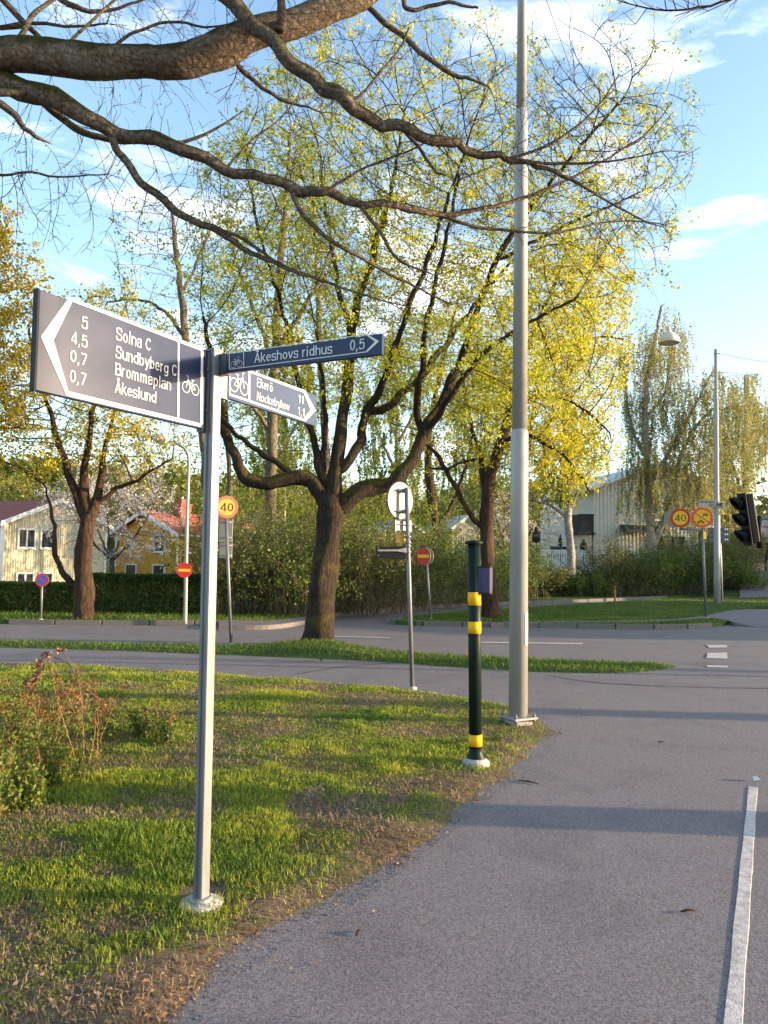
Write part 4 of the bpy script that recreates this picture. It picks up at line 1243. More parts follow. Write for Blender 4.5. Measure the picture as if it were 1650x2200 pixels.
# ---- blossoming trees
def blossom(base, h, rad, seed, label, flowers, cz=.6):
    t = Tree(seed, .16)
    t.limb([base, base + Vector((.05, 0, h * .16)), base + Vector((0, 0, h * .28))], [.11, .09, .08], True)
    rng = t.rng
    for k in range(5):
        a = k * 1.26 + rng.uniform(-.3, .3)
        d = Vector((math.cos(a), math.sin(a), 0))
        t.limb([base + Vector((0, 0, h * .26)), base + d * rad * .35 + Vector((0, 0, h * .45)), base + d * rad * .6 + Vector((0, 0, h * .7))], [.05, .035, .02])
    v = rng.normal(0, 1, (700, 3)); v /= np.linalg.norm(v, axis=1, keepdims=True); v *= rng.uniform(0, 1, (700, 1)) ** .4
    t.grow(np.array(base) + np.array([0, 0, h * cz]) + v * np.array([rad, rad, h * .4]), infl=2, kill=.34); t.finish(tip=.007)
    ends = t.twigs(1.3, .02, .15, .4)
    root = empty('blossom_tree', base, 0, label, 'tree')
    t.wood('trunk', M['shrub_bark'], root)
    sel = ends[clump_mask(.7, .40, rng, seed)(ends)]
    foliage('crown', clusters(sel, flowers, .12, .05, .10, rng), M['blossom'], root)
    return root
bl = G(236, 1262); 
blossom(Vector((P(238, 1262, 27).x, 27, .05)), 5.0, 2.5, 81, 'white blossoming cherry between the cream house and the ochre house', 13)
blossom(Vector((P(1105, 1250, 40).x, 40, .08)), 5.2, 2.6, 83, 'pale pink-white blossoming tree just right of the tall lamp pole', 9)
blossom(Vector((P(560, 1250, 44).x, 44, .08)), 4.2, 2.8, 85, 'white flowering tree low behind the thicket left of the big maple', 9)

# ---- shrubs of the thicket
def shrub(x, y, h, rad, seed, label, group, mat, stems=60, leaves=5200, size=(.05, .10), z=None, low=.15, name='shrub', upright=.5):
    rng = np.random.default_rng(seed)
    z = float(terrain(x, y)) if z is None else z
    base = Vector((x, y, z))
    root = empty(name, base, 0, label, 'shrub', group)
    t = Tree(seed, .2); t.tw = []; t.parA = np.array([], int); t.P = np.zeros((0, 3)); t.R = np.zeros(0); t.kids = []
    C = []
    for k in range(stems):
        a = rng.uniform(0, 6.283); r = rad * rng.uniform(0, .8) ** .7
        p = np.array([x + math.cos(a) * r, y + math.sin(a) * r, z - .02])
        out = np.array([math.cos(a), math.sin(a), 0]) * rng.uniform(.0, .55)
        d = out + np.array([0, 0, 1.2]); hh = h * rng.uniform(.55, 1.08)
        pts = [p]; n = 6
        for q in range(n):
            d = d + rng.normal(0, .16, 3) + out * .05; d[2] = max(d[2], .25)
            pts.append(pts[-1] + d / np.linalg.norm(d) * hh / n)
        pts = np.array(pts)
        t.tw.append((pts, np.linspace(.013, .004, n + 1)))
        for s2 in range(3):                                 # side twigs
            i = rng.integers(2, n); dd = d * .5 + rng.normal(0, .5, 3); dd[2] = abs(dd[2]) * .8
            q = [pts[i]]
            for w in range(3):
                dd = dd + rng.normal(0, .2, 3); q.append(q[-1] + dd / np.linalg.norm(dd) * hh * .11)
            q = np.array(q); t.tw.append((q, np.linspace(.006, .003, 4)))
            m = leaves // (stems * 5)
            f = rng.uniform(0, 1, (m, 1)); C.append(q[rng.integers(1, 3, m)] * (1 - f) + q[3] * f)
        m = leaves // stems - 3 * (leaves // (stems * 5))
        u = np.clip(rng.beta(2.0, 1.1, m), low, .999) * n
        i = np.floor(u).astype(int); f = (u - i)[:, None]
        C.append(pts[i] * (1 - f) + pts[i + 1] * f)
    C = np.concatenate(C); C = C + rng.normal(0, .10, C.shape)
    C[:, 2] = np.maximum(C[:, 2], z + .03)
    t.wood('stems', M['shrub_bark'], root)
    foliage('foliage', leaf_quads(C, rng.uniform(size[0], size[1], len(C)), rng), M[mat], root)
    return root
TH = 'shrubs of the thicket across the road'
sh = [  # px, depth, height, radius, material, label
    (520, 20.5, 2.3, 1.3, 'leaf_shrub_brown', 'olive-brown twiggy shrub right of the signpost, left end of the thicket'),
    (590, 21.5, 3.0, 1.4, 'leaf_shrub_brown', 'tall olive shrub just left of the big maple trunk'),
    (650, 20.3, 2.2, 1.1, 'leaf_shrub', 'low dark green shrub touching the left side of the big maple trunk in view'),
    (745, 22.0, 3.0, 1.3, 'leaf_shrub', 'tall green shrub just right of the big maple trunk'),
    (805, 21.5, 2.6, 1.2, 'leaf_shrub_brown', 'pale twiggy shrub left of the round sign pole'),
    (880, 24.0, 2.6, 1.5, 'leaf_shrub', 'green shrub behind the round sign pole'),
    (955, 26.0, 2.2, 1.5, 'leaf_shrub', 'dark green shrub behind the right-hand no-entry sign'),
    (1020, 28.0, 2.4, 1.6, 'leaf_shrub', 'dark shrub behind the push-button post'),
    (1090, 31.0, 2.4, 1.7, 'leaf_shrub', 'dark shrub behind the tall lamp pole'),
    (620, 26.0, 4.2, 1.7, 'leaf_fresh', 'tall fresh green shrub at the back, left of the big maple'),
    (830, 27.0, 4.2, 1.8, 'leaf_fresh', 'tall fresh green shrub at the back, between maple trunk and round sign'),
    (510, 25.5, 3.6, 1.7, 'leaf_fresh', 'fresh green shrub at the back, below the forty sign'),
]
for i, (px, d, h, r, mt, lb) in enumerate(sh):
    x = P(px, 1250, d).x
    shrub(x, d, h, r, 200 + i, lb, TH, mt, stems=int(46 + 14 * r), leaves=int(4200 * r), z=.09)
HR = 'loose hedge shrubs before the white house'
hr = [(1588, 37.5, 1.1), (1150, 33.0, 1.5), (1205, 33.6, 1.15), (1262, 34.0, 1.2), (1318, 34.6, 2.5), (1372, 35.2, 2.3), (1425, 36.0, 2.5), (1478, 36.5, 2.6), (1525, 37.5, 2.7), (1562, 39.0, 2.8), (1590, 42.0, 2.9), (1606, 47.0, 3.0), (1617, 54.0, 3.2), (1626, 64.0, 3.6)]
hl = ['low beside the foot of the far climbing path', 'right of the tall lamp pole', 'under the white garden fence, left half', 'under the white garden fence, right half', 'by the corner of the white house', 'left of the large birch trunk', 'right of the large birch trunk',
      'below the right-hand forty sign', 'behind the no-motor-traffic sign post', 'right of the wire pole', 'beside the far climbing path, nearest', 'beside the far climbing path, second along', 'beside the far climbing path, third along', 'beside the far climbing path, farthest']
for i, ((px, d, h), lb) in enumerate(zip(hr, hl)):
    x = P(px, 1250, d).x
    shrub(x, d, h, 1.35 if i < 10 else 1.8, 300 + i, 'twiggy olive-green hedge shrub ' + lb, HR, 'leaf_shrub_brown' if i % 3 == 1 or i > 8 else 'leaf_shrub', stems=64, leaves=5200, size=(.06, .12), z=max(.08, float(terrain(x, d))))
# clipped dark hedge on the left
def hedge(name, pxa, pxb, Y, h, dep, label, seed, n=26000):
    rng = np.random.default_rng(seed)
    xa, xb = P(pxa, 1300, Y).x, P(pxb, 1300, Y).x
    root = empty(name, ((xa + xb) / 2, Y, .09), 0, label, 'hedge')
    u = rng.uniform(0, 1, n); x = xa + (xb - xa) * u
    hh = h * (1 + .10 * (fnoise(x, 0 * x, 1.2, seed) - .5))
    face = rng.uniform(0, 1, n)
    yy = np.where(face < .6, Y - dep / 2 + np.abs(rng.normal(0, .10, n)), Y + rng.uniform(-dep / 2, dep / 2, n))
    zz = np.where(face < .6, rng.uniform(0.03, 1, n) ** .9 * hh, hh - np.abs(rng.normal(0, .10, n)))
    yy = yy + .10 * (vnoise(x, zz, .5, seed + 2) - .5)
    C = np.stack([x, yy, zz + .09], -1)
    t = Tree(seed); t.tw = []; t.parA = np.array([], int); t.P = np.zeros((0, 3)); t.R = np.zeros(0); t.kids = []
    for k in range(int(abs(xb - xa) * 26)):
        p = np.array([rng.uniform(xa, xb), Y + rng.uniform(-dep / 2, dep / 2), .05]); pts = [p]
        d = np.array([0, 0, 1.])
        for q in range(4):
            d = d + rng.normal(0, .22, 3); d[2] = abs(d[2]); pts.append(pts[-1] + d / np.linalg.norm(d) * h * .235)
        t.tw.append((np.array(pts), np.linspace(.012, .005, 5)))
    t.wood('stems', M['shrub_bark'], root)
    foliage('foliage', leaf_quads(C, rng.uniform(.04, .085, n), rng), M['leaf_hedge'], root)
hedge('clipped_hedge', 186, 482, 20.2, 1.02, .9, 'dark clipped hedge between the left maple trunk and the signpost', 401, 24000)
hedge('clipped_hedge', -120, 172, 20.0, .78, .8, 'lower clipped hedge in front of the cream house at left', 402, 24000)

# ---- background trees: three kinds, copied, standing behind the houses and gardens
def bg_tree(seed, h, rad, mat, bark, n):
    t = Tree(seed, .4)
    t.limb([Vector((0, 0, -.3)), Vector((.1, 0, h * .3)), Vector((0, .1, h * .6)), Vector((.1, 0, h * .9))], [.20, .16, .10, .03], True)
    rng = t.rng
    v = rng.normal(0, 1, (620, 3)); v /= np.linalg.norm(v, axis=1, keepdims=True); v *= rng.uniform(0, 1, (620, 1)) ** .45
    t.grow(np.array([0, 0, h * .58]) + v * np.array([rad, rad, h * .42]), infl=4, kill=.7, up=.15); t.finish(tip=.012)
    ends = t.twigs(1.6, .05, .3, .9)
    root = empty('background_tree', (0, 0, 0), 0, 'x', 'tree', 'trees standing behind the gardens')
    t.wood('trunk', M[bark], root)
    sel = ends[clump_mask(1.8, .38, rng, seed)(ends)]
    foliage('crown', clusters(sel, n, .34, .16, .30, rng), M[mat], root)
    return root
bgk = [bg_tree(501, 11, 4.2, 'leaf_wood', 'brown_bark', 9), bg_tree(503, 10, 3.6, 'leaf_fresh', 'thin_bark', 8), bg_tree(505, 13, 4.6, 'leaf_shrub_brown', 'thin_bark', 9)]
kinds = ['mixed green and brown', 'fresh light green', 'olive brown']
used = [False] * 3
spots = [(-30, 66, 0, .8, 'far left behind the cream house roof'), (55, 72, 2, .8, 'behind the cream house ridge'), (130, 62, 1, .75, 'between the cream house and the left maple'),
         (215, 70, 0, .8, 'behind the white cherry'), (300, 64, 2, .75, 'left of the ochre house chimney'), (365, 75, 1, .9, 'above the ochre house chimney'),
         (440, 66, 0, .85, 'right of the curved street lamp'), (520, 60, 1, .85, 'right of the signpost'), (600, 70, 2, .9, 'left behind the big maple'),
         (690, 62, 0, .8, 'straight behind the big maple fork'), (770, 68, 1, .85, 'right behind the big maple fork'), (850, 75, 0, .85, 'behind the round sign'),
         (930, 66, 1, .8, 'behind the knotty tree'), (1015, 72, 2, .8, 'behind the small white house'), (1085, 64, 1, .75, 'left of the pale blossoming tree'),
         (1165, 70, 0, .75, 'left of the white-barked birch'), (1240, 78, 1, .7, 'beside the white house corner'), (1700, 80, 2, .7, 'at the far right beyond the path')]
for i, (px, d, kd, sc, lb) in enumerate(spots):
    o = bgk[kd] if not used[kd] else copy_tree(bgk[kd])
    used[kd] = True
    x = P(px, 1150, d).x
    o.location = (x, d, float(terrain(x, d)) - .1)
    o.rotation_euler = (0, 0, i * 1.9)
    s_ = sc * random.uniform(.85, 1.1)
    o.scale = (s_, s_, s_)
    o['label'] = kinds[kd] + ' background tree ' + lb
# the wooded rise far off reads as one mass
rng = np.random.default_rng(601)
n = 900
wx = rng.uniform(-150, 60, n); wy = rng.uniform(100, 200, n); wz = terrain(wx, wy)
C = []
for a, b, c in zip(wx, wy, wz):
    hgt = rng.uniform(6, 11); r = rng.uniform(2, 3.4); m = 70
    v = rng.normal(0, 1, (m, 3)); v /= np.linalg.norm(v, axis=1, keepdims=True); v *= rng.uniform(.4, 1, (m, 1))
    C.append(np.array([a, b, c + hgt * .6]) + v * np.array([r, r, hgt * .42]))
C = np.concatenate(C)
tag(foliage('far_wood', leaf_quads(C, rng.uniform(.7, 1.4, len(C)), rng), M['leaf_wood'], None), 'distant mixed wood on the rise behind the houses', 'wood', kind='stuff')

# ---- the oak whose bare limbs hang over the path
OY = 5.2
t = Tree(91, .075)
ob = Vector((-3.75, 5.3, .03))
t.limb([ob, ob + Vector((.02, 0, 1.5)), ob + Vector((.1, -.02, 3.2)), ob + Vector((.28, -.05, 4.4)), ob + Vector((.5, -.08, 5.0)), ob + Vector((.75, -.1, 5.8)), ob + Vector((.9, -.1, 6.8)), ob + Vector((1.0, 0, 8.0))], [.34, .29, .27, .25, .22, .17, .13, .08], True)
t.limb_px([(-290, 190, 46), (-150, 140, 42), (0, 124, 41), (100, 127, 40), (206, 134, 38), (300, 136, 36), (360, 133, 35), (438, 108, 34), (541, 77, 33), (618, 57, 32), (720, 22, 28), (800, -25, 24, .1), (900, -90, 20, .2), (1030, -150, 14, .3)], OY)
t.limb_px([(-300, 260, 28), (-170, 170, 27), (-80, 150, 26), (0, 168, 25), (67, 196, 23), (155, 237, 21), (216, 268, 18), (309, 294, 16.5), (412, 330, 15), (489, 361, 14), (567, 386, 13), (644, 407, 11.5), (695, 412, 10.5), (773, 438, 9), (850, 440, 8, .2), (900, 452, 7.5, .3), (955, 466, 7, .4), (1032, 448, 5.5, .4), (1109, 433, 5, .5), (1212, 391, 4, .5), (1315, 335, 3, .6), (1392, 288, 2.5, .6), (1444, 221, 1.6, .6)], OY)
t.limb_px([(955, 466, 5.5, .4), (1006, 484, 5, .4), (1109, 500, 4, .5), (1212, 500, 3, .5), (1320, 470, 2.2, .6), (1430, 482, 1.4, .6)], OY)
t.limb_px([(623, 402, 6), (644, 453, 6), (690, 505, 5.5), (762, 546, 5, .1), (824, 582, 4, .2), (900, 620, 3, .3), (970, 655, 1.8, .3)], OY)
t.limb_px([(216, 270, 11), (240, 300, 10), (268, 335, 10), (309, 402, 10), (371, 453, 9), (438, 479, 8), (489, 515, 7), (567, 556, 5.5), (618, 577, 5), (700, 606, 3.5), (800, 640, 2), (880, 660, 1.4)], OY)
t.limb_px([(438, 479, 4), (500, 500, 4, -.1), (560, 540, 3.5, -.2), (610, 570, 3, -.2)], OY)
t.limb_px([(-250, -140, 24), (60, -190, 22, -.2), (300, -130, 20, -.3), (470, -20, 18, -.3), (541, 41, 18, -.3), (582, 88, 18, -.3), (634, 139, 17, -.3), (685, 180, 16, -.3), (747, 222, 15, -.3), (804, 261, 14, -.2), (877, 279, 12, -.2), (955, 304, 10.5, -.1), (1032, 330, 9, 0), (1094, 342, 8, 0), (1160, 356, 6, .1), (1238, 391, 4.2, .1), (1315, 438, 3, .2), (1392, 479, 1.8, .2)], OY)
t.limb_px([(1130, 350, 5), (1200, 350, 4, .1), (1290, 352, 3, .1), (1400, 330, 1.8, .1)], OY)
t.limb_px([(1094, 340, 4), (1190, 310, 3.4), (1280, 240, 2.6), (1330, 160, 1.6)], OY)
t.limb_px([(870, 282, 5), (900, 320, 4.5), (940, 372, 3)], OY)
t.limb_px([(775, -8, 7, .1), (800, 31, 8, .1), (867, 77, 7.5, .1), (929, 134, 7, .1), (980, 165, 6, .1), (1016, 170, 4, .1), (1052, 188, 2, .1)], OY)
t.limb_px([(840, -55, 8, .2), (862, -10, 6, .2), (870, 26, 6, .2), (918, 14, 5, .2), (970, 4, 5, .2), (1026, 18, 3, .2)], OY)
t.limb_px([(600, 60, 12, -.1), (605, 10, 11, -.2), (590, -40, 9, -.2)], OY)
t.limb_px([(500, 125, 6, .1), (535, 165, 6, .1), (580, 205, 5, .1), (640, 225, 3.5, .1), (690, 240, 2, .1)], OY)
t.limb_px([(-60, 200, 9, -.4), (0, 222, 8.5, -.4), (40, 258, 7, -.4), (84, 300, 4, -.4)], OY)
t.limb_px([(60, 195, 10, .15), (110, 240, 9.5, .15), (160, 272, 9, .15), (220, 300, 8, .15), (330, 310, 6, .15), (430, 300, 4, .15), (520, 240, 2, .15)], OY)
t.limb_px([(-120, 330, 6, .6), (0, 380, 4, .6), (60, 368, 3.5, .6), (130, 382, 3, .6), (230, 374, 1.8, .6)], OY)
t.limb_px([(-60, -60, 9, .4), (20, 15, 8, .4), (80, 75, 7, .4), (125, 120, 4, .3)], OY)
t.limb_px([(60, -60, 9, .6), (110, -10, 8, .6), (170, 22, 7, .6), (240, 25, 5, .6), (330, -10, 3, .6)], OY)
for l in ([(150, 90, 5), (200, 40, 4.5), (260, -10, 4), (330, -60, 3)], [(250, 95, 5), (300, 60, 4.5), (370, 45, 4), (450, 60, 3), (510, 50, 1.8)],
          [(40, 85, 7), (60, 40, 6.5), (110, 5, 5), (150, -40, 3.5)], [(0, 60, 6, .3), (70, 45, 5, .3), (150, 60, 4, .3), (230, 50, 2.5, .3)], 
          [(489, 358, 3.5), (540, 300, 3), (600, 260, 2.5), (640, 210, 1.8)], [(700, 412, 4), (760, 370, 3.5), (840, 340, 3), (930, 300, 2)],
          [(747, 222, 4, -.3), (790, 190, 3.5, -.3), (850, 120, 3, -.3), (880, 60, 2, -.3)], [(773, 438, 5), (810, 490, 4.5), (850, 560, 3.5), (930, 590, 2)]):
    t.limb_px(l, OY)
A = ell_px(t.rng, [(350, 60, 380, 160, .2, .6, 420), (200, 330, 300, 130, .2, .5, 170), (560, 470, 300, 150, .2, .5, 200), (1180, 360, 310, 170, .2, .6, 420), (1290, 480, 170, 80, .4, .4, 130), (800, 330, 260, 120, 0, .5, 200), (700, 140, 200, 110, .1, .4, 120),
                   (120, 470, 180, 80, .6, .4, 60), (900, 620, 160, 60, .3, .3, 60)], OY)
A = np.concatenate([A, (A + t.rng.normal(0, .12, A.shape))[::2]])
t.grow(A, infl=.6, kill=.10, iters=80, up=.14, jit=.12, maxnodes=12000)
t.finish(tip=.0022, power=2.5)
t.twigs(.7, .006, .06, .20, up=.10, r0=.0020)
root = empty('oak_tree', ob, 0, 'bare old oak with mossy limbs reaching over the path from the left', 'tree')
t.wood('trunk', M['oak_bark'], root, rough=.11, flare=.25)
rng = t.rng
buds = t.ends[rng.uniform(0, 1, len(t.ends)) < .55]
foliage('buds', leaf_quads(np.repeat(buds, 2, 0) + rng.normal(0, .005, (len(buds) * 2, 3)), rng.uniform(.008, .02, len(buds) * 2), rng), M['dead_leaf'], root)
print('oak', len(t.pos), len(t.tw))

# ---- trees standing to the right of the frame: one reaches in at the top, their shade falls over the path
def side_tree(base, h, rad, seed, label, leaves, reach=None, cz=.66):
    t = Tree(seed, .3 if reach is None else .2)
    t.limb([base, base + Vector((.05, 0, h * .2)), base + Vector((0, .1, h * .45)), base + Vector((.1, 0, h * .8))], [.24, .20, .15, .05], True)
    rng = t.rng
    if reach:
        t.limb([base + Vector((0, 0, h * .5))] + [P(*q[:3]) for q in reach], [.09] + [q[3] for q in reach])
    v = rng.normal(0, 1, (520, 3)); v /= np.linalg.norm(v, axis=1, keepdims=True); v *= rng.uniform(0, 1, (520, 1)) ** .5
    at = np.array(base) + np.array([0, 0, h * cz]) + v * np.array([rad, rad, h * .32])
    if reach:
        at = np.concatenate([at, ell_px(rng, [(1470, 5, 170, 45, 0, .5, 120), (1560, -60, 160, 60, 0, .6, 80)], reach[-1][2])])
    t.grow(at, infl=2.5, kill=.35, up=.05); t.finish(tip=.004)
    ends = t.twigs(.9, .012, .12, .4, r0=.003)
    root = empty('roadside_tree', base, 0, label, 'tree', 'trees right of the path')
    t.wood('trunk', M['brown_bark'], root, flare=.2)
    sel = ends[clump_mask(1.2, .45, rng, seed)(ends)]
    if reach:
        sel = sel[sel[:, 0] > base.x - .8]
    foliage('crown', clusters(sel, leaves, .16, .06, .11, rng), M['leaf_maple'], root)
    return root
side_tree(Vector((7.6, 4.55, 0)), 8.5, 2.2, 701, 'tree right of the frame whose bare twigs hang in at the top right corner', 3,
          reach=[(1900, -300, 6.0, .05), (1720, -110, 6.0, .03), (1620, -20, 6.0, .012), (1540, 10, 6.0, .009), (1440, 26, 6.0, .007), (1360, 12, 6.0, .005), (1300, -10, 6.0, .003)], cz=.8)
side_tree(Vector((14.0, 7.6, 0)), 7.5, 2.0, 703, 'broad tree standing right of the frame beside the path', 3)
side_tree(Vector((20.0, 1.4, 0)), 9, 2.4, 705, 'tree standing far right of the frame, nearest the viewer', 4)
side_tree(Vector((30.0, 10.2, 0)), 7, 2.2, 707, 'tree far right of the frame beside the road', 4)

# ================================================================== HOUSES
def window(parent, c, w, h, M4, panes=1, frame=.07, mat='trim'):
    """c: (u, z) centre on a wall whose outward side is -y in M4"""
    u, z = c
    mb = MB()
    for (cx, cz, sx, sz) in ((u - w / 2 + frame / 2, z, frame, h), (u + w / 2 - frame / 2, z, frame, h), (u, z + h / 2 - frame / 2, w - 2 * frame, frame), (u, z - h / 2 + frame / 2, w - 2 * frame, frame)):
        mb.box((cx, -.06, cz), (sx, .12, sz), M4)
    for k in range(1, panes):
        mb.box((u - w / 2 + w * k / panes, -.06, z), (frame, .11, h - 2 * frame), M4)
    wo = mb.build('window', M[mat], parent)
    pw = (w - 2 * frame) / panes
    for k in range(panes):
        MB().box((u - w / 2 + frame + pw * (k + .5), -.042, z), (pw - .01, .02, h - 2 * frame), M4).build('pane', M['glass'], wo)
    MB().box((u, -.09, z - h / 2 - .03), (w + .1, .18, .05), M4).build('sill', M[mat], wo)
    return wo
def battens(parent, u0, u1, z0, ztop, M4, mat, step=.16, w=.035, name='battens'):
    mb = MB()
    u = u0 + step / 2
    while u < u1:
        zt = ztop(u) if callable(ztop) else ztop
        mb.box((u, -.014, (z0 + zt) / 2), (w, .03, zt - z0), M4)
        u += step
    o = mb.build(name, M[mat], parent)
    o['kind'] = 'stuff'
    return o
def gable_house(name, loc, rz, w, dep, eave, ridge, wall, roofm, label, over=.45, cols=None, side=None):
    """front gable on local -y side; ridge runs along y"""
    root = empty(name, loc, rz, label, 'house')
    mb = MB()
    mb.add([(-w / 2, 0, 0), (w / 2, 0, 0), (w / 2, 0, eave), (0, 0, ridge), (-w / 2, 0, eave), (-w / 2, dep, 0), (w / 2, dep, 0), (w / 2, dep, eave), (0, dep, ridge), (-w / 2, dep, eave)],
           [(0, 1, 2, 3, 4), (9, 8, 7, 6, 5), (1, 6, 7, 2), (5, 0, 4, 9)])
    mb.build('wall', M[wall], root)
    sl = (ridge - eave) / (w / 2)
    for s in (-1, 1):
        e = w / 2 + over
        mb = MB()
        zlo, zhi = eave - sl * over, ridge
        th = .14
        vs = [(s * e, -over, zlo), (0, -over, zhi), (0, dep + over, zhi), (s * e, dep + over, zlo)]
        vs = [(x, y, z + .03) for x, y, z in vs] + [(x, y, z + .03 + th) for x, y, z in vs]
        fs = [(0, 1, 2, 3), (7, 6, 5, 4), (0, 4, 5, 1), (1, 5, 6, 2), (2, 6, 7, 3), (3, 7, 4, 0)]
        mb.add(vs, fs)
        # tile courses as real ribs
        n = int(e / .33)
        for k in range(n):
            f0 = (k + .5) / n
            x = s * e * (1 - f0); z = zlo + (zhi - zlo) * f0 + .03 + th
            mb.box((x, dep / 2, z), (.05, dep + 2 * over - .02, .05))
        ro = mb.build('roof', M[roofm], root)
        mb = MB()
        a, b = Vector((s * e, -over - .02, zlo - .06)), Vector((0, -over - .02, zhi - .06))
        mb.add([(a.x, a.y - .03, a.z), (b.x, b.y - .03, b.z), (b.x, b.y - .03, b.z + .27), (a.x, a.y - .03, a.z + .27), (a.x, a.y, a.z), (b.x, b.y, b.z), (b.x, b.y, b.z + .27), (a.x, a.y, a.z + .27)],
               [(0, 1, 2, 3), (7, 6, 5, 4), (0, 4, 5, 1), (3, 2, 6, 7), (0, 3, 7, 4), (1, 5, 6, 2)])
        mb.build('bargeboard', M['trim'], ro)
        mb = MB(); mb.tube([(s * (e - .02), -over, zlo + .03), (s * (e - .02), dep + over, zlo + .03)], .07, 8); mb.build('gutter', M['trim'], ro)
    ztop = lambda u: eave + (ridge - eave) * (1 - abs(u) / (w / 2)) - .05
    I4 = Matrix.Identity(4)
    battens(root, -w / 2 + .05, w / 2 - .05, .1, ztop, I4, wall)
    for s in (-1, 1):
        MB().box((s * (w / 2 - .06), -.02, eave / 2), (.14, .05, eave - .1)).build('corner_board', M['trim'], root)
    return root

# cream house: gable towards us and the sun
h1y = 46.0
c = P(122, 1200, h1y)
hz = float(terrain(c.x, h1y)) - .1
rz1 = math.radians(60)
root = gable_house('cream_house', (c.x, h1y, hz), rz1, 7.2, 11, P(12, 1128, h1y).z - hz, P(128, 1078, h1y).z - hz, 'cream', 'roof_red', 'cream timber house with red roof and narrow white-framed windows at left', over=.3)
I4 = Matrix.Identity(4)
zu, zl = P(60, 1158, h1y).z - hz, P(60, 1247, h1y).z - hz
for zz, hgt in ((zu, 1.15), (zl, 1.05)):
    window(root, (-2.1, zz), 1.15, hgt, I4, 2, frame=.09)
    window(root, (-.75, zz), .95, hgt, I4, 1, frame=.09)
    window(root, (1.9, zz), 1.0, hgt, I4, 1, frame=.09)
S4 = Matrix.Translation((-3.6, 11, 0)) @ Matrix.Rotation(math.radians(-90), 4, 'Z')
battens(root, .1, 10.9, .1, P(12, 1128, h1y).z - hz - .1, S4, 'cream_shaded', name='side_battens')
window(root, (7.5, zu), 1.2, 1.1, S4, 1)
MB().tube([(-3.68, -.06, .1), (-3.68, -.06, P(12, 1128, h1y).z - hz)], .05, 8).build('downpipe', M['trim'], root)

# ochre house
h2y = 52.0
c = P(382, 1200, h2y); hz = float(terrain(c.x, h2y)) - .1
rz2 = math.radians(-36)
root = gable_house('ochre_house', (c.x - 3.5 * math.cos(rz2), h2y - 3.5 * math.sin(rz2), hz), rz2, 7.0, 9.5, P(385, 1146, h2y).z - hz, P(360, 1100, h2y).z - hz, 'ochre', 'roof_red', 'ochre-yellow timber house with red roof and red chimney behind the cherry')
zu, zl = P(420, 1168, h2y).z - hz, P(300, 1232, h2y).z - hz
E4 = Matrix.Translation((3.5, 0, 0)) @ Matrix.Rotation(math.radians(90), 4, 'Z')
for q in (1.3, 3.6, 6.4):
    window(root, (q, zu), 1.1, 1.25, E4, 1, mat='trim')
window(root, (-1.5, zl), 1.3, 1.2, I4, 1); window(root, (1.6, zl), 1.3, 1.2, I4, 1); window(root, (1.6, zu), 1.2, 1.2, I4, 1)
battens(root, .1, 9.4, .1, P(385, 1145, h2y).z - hz - .1, E4, 'ochre', name='side_battens')
chz = P(370, 1098, h2y).z - hz
ch = MB().box((.6, 2.6, chz - .2), (.95, .95, 1.6)); ch.box((.6, 2.6, chz + .66), (1.1, 1.1, .14)); ch.box((.6, 2.6, chz + .9), (.5, .5, .35))
ch.build('chimney', M['brick'], root)

# white house on the right, roof sloping up to the right
h3y = 47.0
xa, xb = P(1268, 1150, h3y).x, P(1560, 1150, h3y).x
zb = float(terrain(xa + 4, h3y)) - .4
eL, eR = P(1268, 1052, h3y).z - zb, P(1420, 1000, h3y).z - zb
wid = xb - xa
root = empty('white_house', ((xa + xb) / 2, h3y, zb), math.radians(9), 'off-white panelled house with shallow roof behind the large birch', 'house')
mb = MB()
hw = wid / 2
mb.add([(-hw, 0, 0), (hw, 0, 0), (hw, 0, eL + .2), (0, 0, eR), (-hw, 0, eL), (-hw, 9, 0), (hw, 9, 0), (hw, 9, eL + .2), (0, 9, eR), (-hw, 9, eL)], [(0, 1, 2, 3, 4), (9, 8, 7, 6, 5), (1, 6, 7, 2), (5, 0, 4, 9)])
mb.build('wall', M['white_wall'], root)
battens(root, -hw + .05, hw - .05, .1, lambda u: eL + (eR - eL) * (1 - abs(u) / hw) - .05, I4, 'white_wall', step=.24, w=.06)
mb = MB()
for s in (-1, 1):
    e = hw + .5; zl_ = eL - (eR - eL) / hw * .5
    vs = [(s * e, -.5, zl_ + .02), (0, -.5, eR + .02), (0, 9.5, eR + .02), (s * e, 9.5, zl_ + .02)]
    mb.add(vs + [(x, y, z + .18) for x, y, z in vs], [(0, 1, 2, 3), (7, 6, 5, 4), (0, 4, 5, 1), (1, 5, 6, 2), (2, 6, 7, 3), (3, 7, 4, 0)])
mb.build('roof', M['roof_grey'], root)
window(root, (-.3, P(1410, 1095, h3y).z - zb), 1.1, 1.3, I4, 1)
window(root, (.6, P(1410, 1178, h3y).z - zb), 2.2, 1.5, I4, 3, mat='charcoal')
window(root, (3.1, P(1500, 1165, h3y).z - zb), 1.2, 2.0, I4, 2)
mb = MB(); aw = P(1350, 1140, h3y).z - zb
mb.add([(-2.5, 0, aw + .35), (.2, 0, aw + .35), (.2, -1.0, aw - .1), (-2.5, -1.0, aw - .1), (-2.5, 0, aw + .27), (.2, 0, aw + .27), (.2, -1.0, aw - .18), (-2.5, -1.0, aw - .18)], [(0, 1, 2, 3)[::-1], (4, 5, 6, 7), (0, 3, 7, 4), (1, 5, 6, 2), (3, 2, 6, 7), (0, 4, 5, 1)])
mb.build('awning', M['charcoal'], root)
